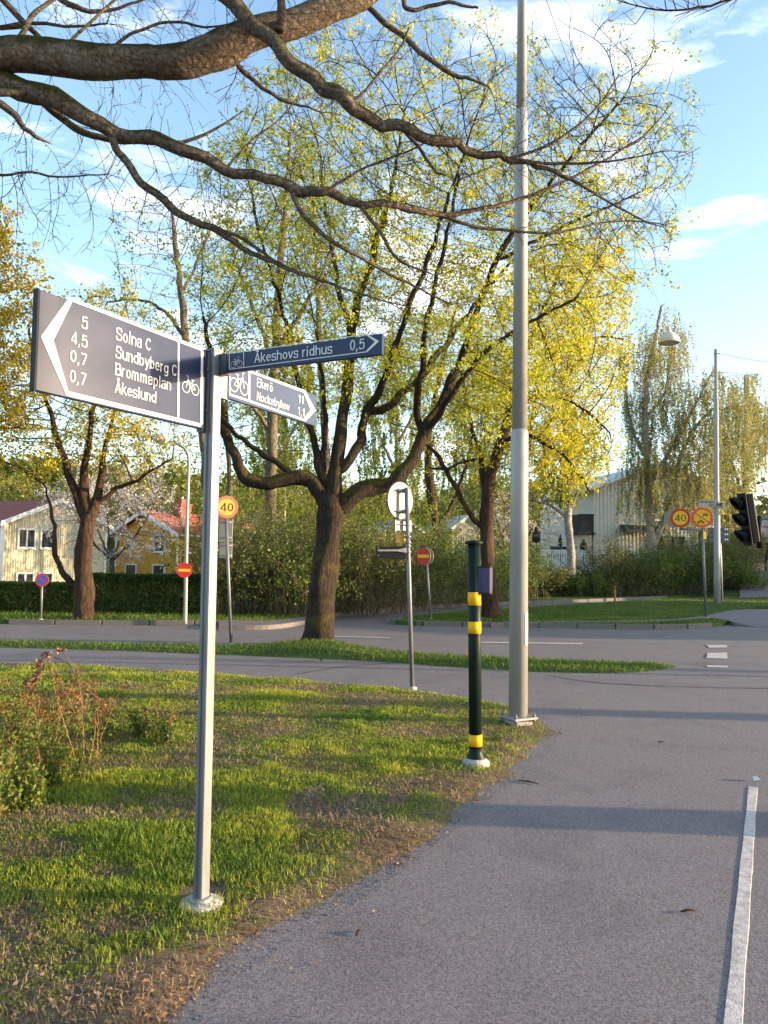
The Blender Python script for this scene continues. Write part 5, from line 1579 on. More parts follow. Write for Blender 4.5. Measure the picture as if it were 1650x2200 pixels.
# black balcony on its left flank
bz0, bz1 = P(1255, 1146, h3y).z - zb, P(1255, 1108, h3y).z - zb
mb = MB(); mb.box((-hw - .42, .9, (bz0 + bz1) / 2), (.84, 1.8, bz1 - bz0), bevel=.02); mb.box((-hw - .5, .9, bz0 - .02), (1.1, 2.0, .10)); mb.box((-hw - .42, .9, bz1 + .03), (.9, 1.86, .06))
mb.build('balcony', M['charcoal'], root)
MB().box((-hw - .35, .9, bz0 / 2), (.6, 1.5, bz0 - .1)).build('annexe', M['white_wall'], root)

# two far small houses glimpsed between the trees
for (px, py0, d, w, lb, rm) in ((1006, 1144, 66, 3.0, 'small white gabled house glimpsed between maple and post', 'roof_grey'), (868, 1152, 64, 3.4, 'low pale house with grey roof glimpsed beside the round sign', 'roof_grey')):
    x = P(px, 1150, d).x; zb2 = float(terrain(x, d))
    gable_house('small_house', (x, d, zb2), math.radians(20), w, 6, P(px, py0 - 8, d).z - zb2, P(px, py0 - 34, d).z - zb2, 'white_wall', rm, lb, over=.3)

# unseen houses added right of the frame to block low sun beyond the road
for k, (hy_, lb) in enumerate(((21.0, 'unseen house added for shade beyond the right edge, nearer the road'), (37.0, 'unseen house added for shade beyond the right edge, farther back'))):
    r_ = gable_house('shade_house', (44.0, hy_, 0), math.radians(-90), 13.0, 9.0, 5.6, 8.0, 'white_wall', 'roof_red', lb)
    for u_ in (-4.6, -1.5, 1.6, 4.7):
        for z_ in (1.7, 4.4):
            window(r_, (u_, z_), 1.3, 1.3, I4, 2)
# ------------------------------------------------------------------ garden things
fy = 36.5
root = empty('garden_fence', (P(1208, 1200, fy).x, fy, .1), 0, 'white picket fence on the terrace left of the white house', 'fence')
x0, x1 = P(1163, 1200, fy).x - root.location.x, P(1264, 1200, fy).x - root.location.x
zt, zm = P(1208, 1182, fy).z - .1, P(1208, 1214, fy).z - .1
first = None; k = 0
xx = x0
while xx < x1:
    if first is None:
        first = MB().box((0, 0, (zt + zm) / 2 - .03), (.062, .022, zt - zm)).build('picket', M['fence_white'], root); o = first
    else:
        o = first.copy(); COL.objects.link(o); o.parent = root
    o.location = (xx, random.uniform(-.004, .004), random.uniform(-.01, .01)); xx += .108; k += 1
for zz in (zt - .02, zt - .14, zm + .10):
    MB().box(((x0 + x1) / 2, .035, zz), (x1 - x0 + .1, .04, .07)).build('rail', M['fence_white'], root)
for xx in (x0, (x0 + x1) / 2, x1):
    MB().box((xx, .09, zt / 2), (.09, .06, zt + .06)).build('post', M['fence_white'], root)
MB().box(((x0 + x1) / 2, .6, zm - .12), (x1 - x0 + .3, 1.3, .14)).build('deck', M['fence_white'], root)

def closed_parasol(px, ytop, ybot, d, label, w=.22):
    x = P(px, 1170, d).x
    g = float(terrain(x, d)); zt, zb_ = P(px, ytop, d).z, P(px, ybot, d).z
    root = empty('closed_parasol', (x, d, max(g, .08)), 0, label, 'parasol')
    z0 = root.location.z
    MB().lathe([(w * .25, zb_ - z0), (w, zb_ - z0 + .06), (w * .8, (zb_ + zt * 2) / 3 - z0), (w * .42, zt - z0 - .25), (w * .5, zt - z0 - .18), (w * .2, zt - z0)], 9).build('cover', M['charcoal'], root)
    MB().tube([(0, 0, 0), (0, 0, zb_ - z0 + .1)], .03, 8).build('pole', M['charcoal'], root)
    MB().lathe([(.3, 0), (.3, .05), (.06, .09)], 14).build('foot', M['charcoal'], root)
closed_parasol(1152, 1131, 1166, 38.5, 'tilted black wrapped parasol right of the lamp pole, left of the fence', .22)
closed_parasol(1204, 1148, 1174, 38.5, 'black folded garden parasol standing above the white fence', .11)
closed_parasol(1254, 1158, 1182, 38.5, 'squat black covered garden bundle beside the white house corner', .20)
# dark garden sofa top behind the fence
d = 37.6; root = empty('garden_sofa', (P(1203, 1180, d).x, d, .1), 0, 'low black garden sofa back showing above the white fence', 'sofa')
zt = P(1203, 1174, d).z - .1
MB().box((0, 0, zt - .2), (.95, .16, .4), bevel=.03).build('backrest', M['charcoal'], root)
MB().box((0, .4, zt - .45), (.95, .75, .16), bevel=.03).build('seat', M['charcoal'], root)
for s in (-1, 1):
    for q in (.08, .7):
        MB().box((s * .43, q, (zt - .5) / 2), (.05, .05, zt - .5)).build('leg', M['charcoal'], root)
# wooden lattice screen in front of the cream house
d = 41.0; a, b = P(10, 1262, d), P(120, 1262, d)
root = empty('lattice_screen', ((a.x + b.x) / 2, d, float(terrain((a.x + b.x) / 2, d))), 0, 'brown wooden lattice screen in front of the cream house', 'screen')
wl_, zt, zb_ = b.x - a.x, P(60, 1250, d).z - root.location.z, P(60, 1285, d).z - root.location.z
nsl = 26
base = MB().box((0, 0, 0), (.03, .015, (zt - zb_) * 1.38)).build('slat', M['wood'], root)
for k in range(nsl):
    for s in (-1, 1):
        o = base if (k == 0 and s == -1) else base.copy()
        if o is not base: COL.objects.link(o); o.parent = root
        o.location = (-wl_ / 2 + wl_ * (k + .5) / nsl, .01 * s, (zt + zb_) / 2); o.rotation_euler = (0, s * .75, 0)
for xx in (-wl_ / 2 - .05, 0, wl_ / 2 + .05):
    MB().box((xx, 0, zt / 2), (.09, .09, zt + .12)).build('post', M['wood'], root)
for zz in (zt, zb_):
    MB().box((0, 0, zz), (wl_, .06, .07)).build('rail', M['wood'], root)

# ================================================================== SIGNS AND POLES
def arc(cx, cy, rx, ry, a0, a1, n=12):
    return [(cx + rx * math.cos(math.radians(a0 + (a1 - a0) * k / n)), cy + ry * math.sin(math.radians(a0 + (a1 - a0) * k / n))) for k in range(n + 1)]
def soft(pts, it=3):
    for _ in range(it):
        q = [pts[0]]
        for (a, b), (c, d) in zip(pts[:-1], pts[1:]):
            q += [(a * .75 + c * .25, b * .75 + d * .25), (a * .25 + c * .75, b * .25 + d * .75)]
        pts = q + [pts[-1]]
    return pts
SW = .095                                           # stroke weight of the narrow grotesque letters, cap height 1
BOWL = arc(.24, .36, .175, .295, 0, 360, 20)
ARCH = [(.065, 0), (.065, .50)] + arc(.24, .48, .175, .175, 170, 0, 9) + [(.415, 0)]
NARCH = [(.065, .45)] + arc(.20, .50, .135, .155, 175, 0, 9) + [(.335, 0)]
A_ = [[(.03, 0), (.27, .97)], [(.27, .97), (.51, 0)], [(.12, .31), (.42, .31)]]
GLYPH = {
    'o': (.48, [BOWL]), 'c': (.45, [arc(.24, .36, .175, .295, 42, 318, 16)]), 'e': (.47, [[(.07, .38), (.41, .38)] + arc(.24, .36, .175, .295, 5, 318, 18)]),
    'a': (.47, [soft([(.07, .52), (.10, .66), (.24, .67), (.39, .66), (.39, .50), (.39, .30)]) + [(.39, 0)], soft([(.39, .42), (.20, .40), (.06, .34), (.06, .17), (.08, .05), (.22, .05), (.36, .07), (.39, .20)])]),
    'b': (.49, [[(.065, 0), (.065, 1)], BOWL]), 'd': (.49, [[(.415, 0), (.415, 1)], BOWL]), 'p': (.49, [[(.065, -.27), (.065, .72)], BOWL]),
    'g': (.49, [BOWL, [(.415, .72), (.415, -.02)] + arc(.24, -.03, .175, .18, 0, -150, 9)]),
    'h': (.48, [ARCH, [(.065, 0), (.065, 1)]]), 'n': (.48, [ARCH, [(.065, 0), (.065, .72)]]),
    'm': (.72, [[(.065, 0), (.065, .72)], NARCH, [(x + .27, y) for x, y in NARCH]]), 'u': (.48, [[(.48 - x, .72 - y) for x, y in ARCH], [(.415, 0), (.415, .72)]]),
    'r': (.33, [[(.065, 0), (.065, .72)], [(.065, .42)] + arc(.27, .45, .20, .215, 170, 85, 6)]), 'l': (.20, [[(.09, 0), (.09, 1)]]),
    'i': (.20, [[(.09, 0), (.09, .72)], [(.09, .86), (.09, 1)]]), 'k': (.46, [[(.065, 0), (.065, 1)], [(.40, .72), (.08, .30)], [(.17, .42), (.43, 0)]]),
    'v': (.44, [[(.04, .72), (.22, .02)], [(.22, .02), (.40, .72)]]), 'y': (.44, [[(.04, .72), (.23, .03)], [(.41, .72), (.23, .0), (.17, -.2), (.06, -.22)]]),
    's': (.43, [soft([(.39, .54), (.36, .68), (.21, .68), (.06, .66), (.06, .53), (.08, .40), (.22, .37), (.38, .33), (.385, .19), (.37, .04), (.21, .045), (.05, .04), (.04, .20)])]),
    'S': (.54, [soft([(.48, .70), (.46, .95), (.27, .94), (.07, .94), (.07, .73), (.08, .56), (.27, .51), (.48, .44), (.49, .26), (.48, .05), (.27, .06), (.05, .04), (.05, .30)])]),
    'C': (.55, [arc(.29, .5, .225, .435, 38, 322, 18)]), 'B': (.54, [[(.07, 0), (.07, 1)], soft([(.07, .935), (.34, .935), (.46, .90), (.46, .55), (.34, .53), (.07, .53)], 2), soft([(.07, .53), (.36, .53), (.50, .48), (.50, .10), (.36, .065), (.07, .065)], 2)]),
    'E': (.48, [[(.07, 0), (.07, 1)], [(.07, .935), (.45, .935)], [(.07, .52), (.42, .52)], [(.07, .065), (.46, .065)]]),
    'N': (.56, [[(.07, 0), (.07, 1)], [(.07, 1), (.49, 0)], [(.49, 0), (.49, 1)]]), 'Å': (.54, A_ + [arc(.27, 1.16, .075, .085, 0, 360, 12)]),
    'ö': (.48, [BOWL, [(.14, .86), (.14, 1)], [(.34, .86), (.34, 1)]]),
    '0': (.50, [arc(.25, .5, .18, .435, 0, 360, 22)]), '1': (.36, [[(.22, 0), (.22, 1)], [(.22, .97), (.05, .76)]]), ',': (.22, [[(.10, .12), (.10, 0), (.04, -.16)]]),
    '4': (.50, [[(.36, 0), (.36, 1)], [(.36, .97), (.04, .28)], [(.02, .255), (.48, .255)]]), '7': (.47, [[(.03, .935), (.43, .935)], [(.43, .935), (.16, 0)]]),
    '5': (.49, [[(.43, .935), (.12, .935)], [(.12, .97), (.08, .50)], soft([(.08, .50), (.18, .63), (.42, .66), (.43, .34), (.43, .05), (.24, .06), (.07, .04), (.05, .24)], 3)]),
    ' ': (.24, []),
}
def strip(pts, w):
    """one polyline as a ribbon"""
    P2 = [Vector(p) for p in pts]; n = len(P2); L_, R_ = [], []
    closed = (P2[0] - P2[-1]).length < 1e-5
    for i in range(n):
        a = P2[i] - P2[i - 1] if i else ((P2[0] - P2[-2]) if closed else P2[1] - P2[0])
        b = P2[i + 1] - P2[i] if i < n - 1 else ((P2[1] - P2[0]) if closed else a)
        a, b = (a.normalized() if a.length > 1e-9 else b.normalized()), (b.normalized() if b.length > 1e-9 else a.normalized())
        t_ = (a + b); t_ = t_.normalized() if t_.length > .2 else b
        nn = Vector((-t_.y, t_.x)) * (w / 2) / max(.45, t_.dot(b))
        L_.append(P2[i] + nn); R_.append(P2[i] - nn)
    return [[tuple(R_[i]), tuple(R_[i + 1]), tuple(L_[i + 1]), tuple(L_[i])] for i in range(n - 1)]
def text_mesh(s, bold=False):
    vs, fs, x, k = [], [], 0.0, 0
    for ch in s:
        adv, strokes = GLYPH[ch]
        for st in strokes:
            k += 1
            for q in strip(st, SW):
                b = len(vs); vs += [(x + p[0], p[1], 4e-5 * (k % 4)) for p in q]; fs.append((b, b + 1, b + 2, b + 3))
        x += adv + .055
    me = bpy.data.meshes.new('lettering'); me.from_pydata(vs, [], fs)
    import bmesh
    bm = bmesh.new(); bm.from_mesh(me); bmesh.ops.remove_doubles(bm, verts=bm.verts, dist=1e-6); bm.to_mesh(me); bm.free()
    me.update()
    return me
CAP = 1.0
class Board:
    """a flat face: origin (left bottom seen from the front), u to the right, z up"""
    def __init__(s, O, R, parent):
        s.O, s.u = Vector(O), (Vector(R) - Vector(O))
        s.u.z = 0
        s.L = s.u.length; s.u.normalize()
        s.n = s.u.cross(Vector((0, 0, 1)))
        s.parent = parent
        s.org = Vector(parent.location)
        s.rot = Matrix((s.u, Vector((0, 0, 1)), s.n)).transposed()
    def uv(s, px, py):
        d = ray(px, py); c = Vector((0, 0, EYE))
        t = (s.O - c).dot(s.n) / d.dot(s.n)
        p = c + d * t - s.O
        return p.dot(s.u), p.z
    def w(s, u, v, off=0):
        return s.O + s.u * u + Vector((0, 0, v)) + s.n * off - s.org
    def slab(s, name, u0, u1, v0, v1, t, mat, off=0, parent=None, bevel=0):
        mb = MB(); mb.box(((u0 + u1) / 2, (v0 + v1) / 2, off - t / 2), (u1 - u0, v1 - v0, t), bevel=bevel)
        mb.v = [tuple(s.w(*v)) for v in mb.v]
        return mb.build(name, mat, parent or s.parent)
    def flat(s, name, polys, mat, off, parent):
        mb = MB()
        for p in polys:
            mb.add([s.w(u, v, off) for u, v in p], [tuple(range(len(p)))])
        o = mb.build(name, mat, parent)
        for f in o.data.polygons:
            pass
        return o
    def text(s, body, a, b, cap_px, parent, off, bold=False, mat='print'):
        me = text_mesh(body, bold)
        u0, v0 = s.uv(*a); u1, v1 = s.uv(*b)
        h = s.uv(a[0], a[1] - cap_px)[1] - v0
        xs_ = [v.co.x for v in me.vertices]; x0, x1 = min(xs_), max(xs_)
        v0 = (v0 + v1) / 2
        for v in me.vertices:
            v.co = s.w(u0 + (v.co.x - x0) / (x1 - x0) * (u1 - u0), v0 + v.co.y / CAP * h, off + v.co.z)
        return link_mesh('lettering', me, M[mat], parent)
def stroke(pts, w, closed=False):
    """polyline in 2-D as quads"""
    out = []
    n = len(pts)
    for i in range(n if closed else n - 1):
        a, b = Vector(pts[i]), Vector(pts[(i + 1) % n])
        d = (b - a)
        if d.length < 1e-6: continue
        d.normalize(); nn = Vector((-d.y, d.x)) * w / 2
        e = d * w * .35
        out.append([tuple(a - e - nn), tuple(b + e - nn), tuple(b + e + nn), tuple(a - e + nn)])
    return out
def ring2(cx, cy, r, w, n=22, sx=1.0):
    out = []
    for k in range(n):
        a, b = 2 * math.pi * k / n, 2 * math.pi * (k + 1) / n
        out.append([(cx + math.cos(q) * rr * sx, cy + math.sin(q) * rr) for q, rr in ((a, r - w / 2), (a, r + w / 2), (b, r + w / 2), (b, r - w / 2))])
    return out
def bicycle(cx, cy, s, flip=1):
    """side view of a bicycle, s = wheel distance"""
    w = s * .055; r = s * .40
    f = lambda x, y: (cx + flip * x * s, cy + y * s)
    A, B = (-.5, 0), (.5, 0)              # rear, front axle
    q = ring2(*f(*A), r, w) + ring2(*f(*B), r, w)
    C, D, E = (-.05, -.05), (-.2, .62), (.32, .68)
    for l in ([A, C, E], [A, (-.16, .42), C], [C, D], [(-.14, .38), (.3, .55)], [B, E, (.30, .84), (.44, .90)], [(-.34, .66), (-.08, .66)]):
        q += stroke([f(*p) for p in l], w)
    return q

# ---- cycle direction signpost
pb = G(432, 1938, .05); pb.z = lawn_z(pb) + .02; pt = P(460, 757, 3.53)
root = empty('cycle_signpost', (pb.x, pb.y, pb.z - .03), 0, 'square steel post in the near lawn carrying three navy cycle direction signs', 'signpost')
org = Vector(root.location)
ax = (pt - pb); hgt = ax.z
ang = math.radians(-33)
def sq(c, s, a=ang):
    return [c + Vector((math.cos(a + math.pi / 4 + k * math.pi / 2), math.sin(a + math.pi / 4 + k * math.pi / 2), 0)) * s * .7071 for k in range(4)]
mb = MB()
prof = []
def post_ring(c, s=.054, gr=.007):
    # square tube with rounded corners and a shallow groove down the middle of each face
    out = []
    for k in range(4):
        a = ang + k * math.pi / 2
        nrm, tan = Vector((math.cos(a), math.sin(a), 0)), Vector((-math.sin(a), math.cos(a), 0))
        h = s / 2
        for (t_, n_) in ((-h + .005, h), (-.009, h), (-.006, h - gr), (.006, h - gr), (.009, h), (h - .005, h)) if k != 0 else ((-h + .004, h), (-.01, h), (-.006, h), (.006, h), (.01, h), (h - .004, h)):
            out.append(c + tan * t_ + nrm * n_)
    return out
r0_, r1_ = post_ring(pb - org), post_ring(pt - org)
n = len(r0_)
mb.add(r0_ + r1_, [(i, (i + 1) % n, n + (i + 1) % n, n + i) for i in range(n)] + [tuple(range(2 * n - 1, n - 1, -1))[::-1]])
post = mb.build('post', M['galv'], root)
mb = MB(); mb.add(sq(pt - org, .060) + sq(pt - org + Vector((0, 0, .012)), .060), [(0, 1, 5, 4), (1, 2, 6, 5), (2, 3, 7, 6), (3, 0, 4, 7), (4, 5, 6, 7)])
mb.build('cap', M['alu_dark'], post)
fo = MB(); fo.lathe([(.02, -.16), (.092, -.15), (.098, -.01), (.094, .012), (.05, .022), (.045, .022)], 28, (pb.x - org.x, pb.y - org.y, pb.z - org.z - .012)); fo.build('foundation', M['concrete'], root)
co = MB(); co.lathe([(.052, -.005), (.052, .012), (.042, .02)], 20, (pb.x - org.x, pb.y - org.y, pb.z - org.z + .006)); co.build('collar', M['galv_dull'], root)
# large panel
zt, zb_ = 2.546, 2.180
O = P(76, 840, 2.70); Rr = P(438, 922, 3.50); O.z = zb_
B1 = Board(O, Rr, root)
Hh = zt - zb_
pn = B1.slab('sign_panel', 0, B1.L, 0, Hh, .022, M['panel'], bevel=.003)
pn['label'] = 'large navy panel with four place names and a left-pointing white chevron'
poly = [[B1.uv(*p) for p in q] for q in (
    [(87, 723), (148, 639), (155, 647), (114, 731)], [(87, 723), (114, 731), (146, 841), (142, 849)],
    [(147, 640), (151, 639), (430, 746), (430, 753), (155, 648)], [(142, 848), (147, 841), (430, 910), (430, 917), (150, 852)],
    [(429, 746), (434, 750), (436, 757), (435, 910), (430, 917), (429.5, 911), (431, 756)], [(381.5, 729), (385, 730), (384, 903), (380.5, 902)])]
B1.flat('border', poly, M['print'], .0022, pn)
for (s_, a_, b_, c_) in (('5', (174, 705), (187, 708), 27), ('4,5', (151, 738), (186, 747), 27), ('0,7', (149.5, 777), (185.5, 785.5), 26), ('0,7', (148.5, 820.5), (184, 828), 27),
                         ('Solna C', (248, 731.5), (322.5, 753), 28), ('Sundbyberg C', (247, 769.5), (378, 808), 27), ('Brommaplan', (246, 806.5), (366, 838), 27), ('Åkeslund', (245.4, 843.5), (334, 866), 26)):
    B1.text(s_, a_, b_, c_, pn, .0026)
cu_, cv_ = B1.uv(409, 832)
B1.flat('bicycle_symbol', bicycle(cu_, cv_ - .006, .060, -1), M['print'], .0026, pn)
B1.slab('end_channel', B1.L - .005, B1.L + .07, -.008, Hh + .004, .034, M['alu_dark'], off=-.006, parent=pn)
B1.slab('end_cap', -.006, .0, -.003, Hh + .003, .026, M['black'], off=.001, parent=pn)
for v in (.09, .28):
    mb = MB(); mb.tube([B1.w(B1.L + .012, v, -.006), B1.w(B1.L + .012, v, .006)], .007, 8); mb.build('bolt', M['galv'], pn)
# lower right panel
O = P(490, 853, 3.60); Rr = P(679.5, 914, 4.35); O.z = 2.348
B2 = Board(O, Rr, root); H2 = .178
pn = B2.slab('sign_panel', 0, B2.L, 0, H2, .02, M['panel_sunlit'], bevel=.002)
pn['label'] = 'grey-navy panel with two place names and a right-pointing white chevron'
poly = [[B2.uv(*p) for p in q] for q in (
    [(491.5, 779), (494, 779), (494, 848), (491.5, 847)], [(533, 795), (536.5, 796), (536.5, 864), (533, 863)],
    [(491.5, 779), (655, 839), (653, 844), (491.5, 783.5)], [(491.5, 849), (655, 905), (653, 900), (491.5, 844.5)],
    [(655, 839), (677.5, 882), (666.5, 880), (651, 842)], [(677.5, 882), (655, 906), (650, 902), (666.5, 880)])]
B2.flat('border', poly, M['print'], .0022, pn)
for (s_, a_, b_, c_) in (('Ekerö', (551, 831), (584.5, 842.5), 20), ('Nockebyhov', (551, 859.5), (621, 883), 18.5), ('1', (640, 864.3), (643.8, 865.6), 17), ('1', (646.8, 866.6), (650.6, 868), 17), ('1,1', (639, 890.5), (653, 895), 17)):
    B2.text(s_, a_, b_, c_, pn, .0026)
cu_, cv_ = B2.uv(513, 827)
B2.flat('bicycle_symbol', bicycle(cu_, cv_ - .008, .082, 1), M['print'], .0026, pn)
B2.slab('end_channel', -.075, .004, -.006, H2 + .004, .032, M['galv_dull'], off=-.005, parent=pn)
# upper right panel
O = P(484, 798, 3.50); Rr = P(820.5, 756, 3.14); O.z = 2.533 - .088
B3 = Board(O, Rr, root); H3 = .088
pn = B3.slab('sign_panel', 0, B3.L, 0, H3, .02, M['panel'], bevel=.002)
pn['label'] = 'narrow dark panel with one place name pointing right'
poly = [[B3.uv(*p) for p in q] for q in (
    [(492.5, 758.5), (494, 758), (494, 794), (492.5, 794.5)], [(523.5, 755), (525, 755), (525, 789.5), (523.5, 790)],
    [(492.5, 758.5), (789, 717.5), (789, 719.5), (492.5, 760)], [(492.5, 794.5), (789, 757), (789, 755), (492.5, 793)],
    [(788, 717.5), (815, 733.5), (806, 734), (786, 719.5)], [(815, 733.5), (789, 757.2), (786.5, 755), (806, 734)])]
B3.flat('border', poly, M['print'], .0022, pn)
for (s_, a_, b_, c_) in (('Åkeshovs ridhus', (547, 781), (714.5, 758.5), 21), ('0,5', (752.5, 753.5), (783.5, 750), 22.5)):
    B3.text(s_, a_, b_, c_, pn, .0026)
cu_, cv_ = B3.uv(508.5, 780)
B3.flat('bicycle_symbol', bicycle(cu_, cv_ - .006, .036, 1), M['print'], .0026, pn)
B3.slab('end_channel', -.07, .006, -.006, H3 + .005, .034, M['alu_dark'], off=-.002, parent=pn)

# ---- push-button post
bb = G(1022, 1644, .03); bb.z = lawn_z(bb); top = P(1018, 1164, bb.y)
root = empty('push_button_post', (bb.x, bb.y, bb.z), 0, 'dark green crossing post with three yellow bands and a blue button box', 'post')
ax = top - Vector(root.location); hh = ax.z
R_ = 27.5 / 2 * bb.y / FPX
at = lambda py: P(1020, py, bb.y).z - root.location.z
lean = lambda z: Vector((ax.x * z / hh, ax.y * z / hh, z))
def ringtube(z0, z1, r, n=28): return MB().tube([lean(z0), lean(z1)], r, n)
zs = [.10, at(1602), at(1577), at(1360), at(1335), at(1300), at(1272), hh - .012]
MB().tube([lean(0.03), lean(.055), lean(.09), lean(.125)], [R_ * 1.6, R_ * 1.42, R_ * 1.12, R_], 28).build('foot', M['green_black'], root)
MB().tube([lean(.11), lean(hh - .012)], R_, 28).build('tube', M['green_black'], root)
for (p0, p1, lb) in ((1602, 1577, None), (1360, 1335, None), (1300, 1272, None)):
    MB().tube([lean(at(p0)), lean(at(p1))], R_ * 1.025, 28).build('reflective_band', M['yellow'], root)
MB().tube([lean(at(1364)), lean(at(1366))], R_ * 1.05, 28).build('joint', M['green_black'], root)
MB().lathe([(R_ * 1.38, hh - .016), (R_ * 1.42, hh - .010), (R_ * 1.42, hh - .002), (R_ * 1.1, hh + .008), (.004, hh + .014)], 28, (ax.x, ax.y, 0)).build('cap', M['green_black'], root)
MB().lathe([(R_ * 2.15, -.12), (R_ * 2.15, .008), (R_ * 2.0, .026), (R_ * 1.5, .048)], 28).build('foundation', M['concrete'], root)
zc = (at(1217) + at(1275)) / 2; hb = at(1217) - at(1275)
xc = P(1041, 1245, bb.y).x - root.location.x
bw = 31 * bb.y / FPX
mb = MB()
prof = [(-.5, -.38), (-.5, .38), (-.2, .44), (.3, .44), (.5, .3), (.5, -.3), (.3, -.44), (-.2, -.44)]
bd = .085
mb.add([(xc + u * bw, v * bd - .01, zc - hb / 2 + .008) for u, v in prof] + [(xc + u * bw, v * bd - .01, zc + hb / 2 - .008) for u, v in prof],
       [(i, (i + 1) % 8, 8 + (i + 1) % 8, 8 + i) for i in range(8)] + [tuple(range(7, -1, -1)), tuple(range(8, 16))])
bx = mb.build('button_box', M['blue_box'], root)
for z_ in (zc - hb / 2 + .004, zc + hb / 2 - .004):
    mb = MB(); mb.add([(xc + u * bw * 1.04, v * bd * 1.05 - .01, z_ - .006) for u, v in prof] + [(xc + u * bw * 1.04, v * bd * 1.05 - .01, z_ + .006) for u, v in prof],
           [(i, (i + 1) % 8, 8 + (i + 1) % 8, 8 + i) for i in range(8)] + [tuple(range(7, -1, -1)), tuple(range(8, 16))]); mb.build('box_rim', M['black'], bx)
MB().box((xc + bw * .5, -.01, zc), (.004, .035, hb * .62)).build('button_plate', M['print'], bx)
MB().tube([lean(at(1480)) + Vector((R_, -.012, 0)), lean(at(1480)) + Vector((R_ + .008, -.014, 0))], .006, 8).build('screw', M['galv'], root)

# ---- tall lamp pole
lb_ = G(1113, 1540, .10); ltop = P(1124, -420, lb_.y)
root = empty('lamp_pole', (lb_.x, lb_.y, .10), 0, 'tall stepped grey steel pole bolted to a square base plate at the lawn tip', 'pole')
ax = ltop - Vector(root.location); hh = ax.z
lean = lambda z: Vector((ax.x * z / hh, ax.y * z / hh, z))
zs1, zs2 = P(1115, 930, lb_.y).z - .1, P(1118, 243, lb_.y).z - .1
s_ = lb_.y / FPX
MB().tube([lean(.012), lean(zs1), lean(zs1 + .03)], [20 * s_, 18.6 * s_, 16.8 * s_], 36).build('lower_tube', M['pole'], root)
MB().tube([lean(zs1 + .0), lean(zs2), lean(zs2 + .03)], [16.6 * s_, 13.6 * s_, 11.6 * s_], 32).build('middle_tube', M['pole'], root)
MB().tube([lean(zs2), lean(hh)], [11.4 * s_, 8 * s_], 28).build('upper_tube', M['pole'], root)
pa = math.radians(28)
plM = Matrix.Rotation(pa, 4, 'Z')
MB().box((0, 0, 0), (.27, .27, .022), plM, bevel=.003).build('base_plate', M['galv_dull'], root)
MB().box((0, 0, -.11), (.20, .20, .16), plM, bevel=.01).build('foundation', M['concrete'], root)
for sx in (-1, 1):
    for sy in (-1, 1):
        q = plM @ Vector((sx * .108, sy * .108, 0))
        MB().tube([(q.x, q.y, -.03), (q.x, q.y, .05)], .008, 8).tube([(q.x, q.y, .011), (q.x, q.y, .028)], .017, 6).tube([(q.x, q.y, -.03), (q.x, q.y, -.012)], .017, 6).build('bolt', M['galv'], root)
# service hatch: a curved plate on the tube wall
z0, z1 = P(1122, 1391, lb_.y).z - .1, P(1122, 1310, lb_.y).z - .1
mb = MB(); vs, fs = [], []
nu, nv = 8, 10
for j in range(nv + 1):
    for i in range(nu + 1):
        v = j / nv; hw_ = .42 * math.sqrt(max(.05, 1 - max(0, abs(v - .5) * 2 - .8) ** 2 / .04)) if abs(v - .5) > .4 else .42
        a = math.radians(-38) + (i / nu - .5) * 2 * hw_
        r = 19.35 * s_ + .0035
        c_ = lean(z0 + (z1 - z0) * v)
        vs.append((c_.x + math.cos(a) * r, c_.y + math.sin(a) * r, c_.z))
for j in range(nv):
    for i in range(nu):
        a = j * (nu + 1) + i; fs.append((a, a + 1, a + nu + 2, a + nu + 1))
mb.add(vs, fs, True)
ho = mb.build('hatch', M['pole'], root)
sd = ho.modifiers.new('solid', 'SOLIDIFY'); sd.thickness = .006; sd.offset = -1

# ---- generic round sign on a tube pole
def disc(c, nrm, r, t, n=40):
    nrm = Vector(nrm).normalized()
    return MB().tube([Vector(c), Vector(c) + nrm * t], r, n)
def face2(nrm):
    nrm = Vector(nrm).normalized(); u = Vector((0, 0, 1)).cross(nrm).normalized(); v = nrm.cross(u)
    return u, v, nrm
def on_disc(c, nrm, polys, off):
    u, v, n_ = face2(nrm)
    mb = MB()
    for p in polys:
        mb.add([Vector(c) + u * a + v * b + n_ * off for a, b in p], [tuple(range(len(p)))])
    return mb
def disc_text(body, c, nrm, w, h, off, parent, mat='ink'):
    me = text_mesh(body); u, v, n_ = face2(nrm)
    xs_ = [q.co.x for q in me.vertices]; x0, x1 = min(xs_), max(xs_)
    for q in me.vertices:
        q.co = Vector(c) + u * (((q.co.x - x0) / (x1 - x0) - .5) * w) + v * ((q.co.y / CAP - .5) * h) + n_ * (off + q.co.z)
    return link_mesh('lettering', me, M[mat], parent)
def circ(r, n=36): return [(math.cos(2 * math.pi * k / n) * r, math.sin(2 * math.pi * k / n) * r) for k in range(n)]

def pole_thing(name, base_px, top_px, rpx, label, cat='sign', mat='galv', z=0.0, foot=True, group=None):
    b = G(base_px[0], base_px[1], z); t_ = P(top_px[0], top_px[1], b.y)
    root = empty(name, b, 0, label, cat, group)
    MB().tube([(0, 0, -.05), tuple(t_ - b)], rpx * b.y / FPX, 16).build('pole', M[mat], root)
    if foot:
        MB().lathe([(rpx * 2.2 * b.y / FPX, -.05), (rpx * 2.2 * b.y / FPX, .015), (rpx * 1.3 * b.y / FPX, .03)], 14).build('foundation', M['concrete'], root)
    def at(px, py, dy=0.0):
        return P(px, py, b.y + dy) - b
    return root, b, at
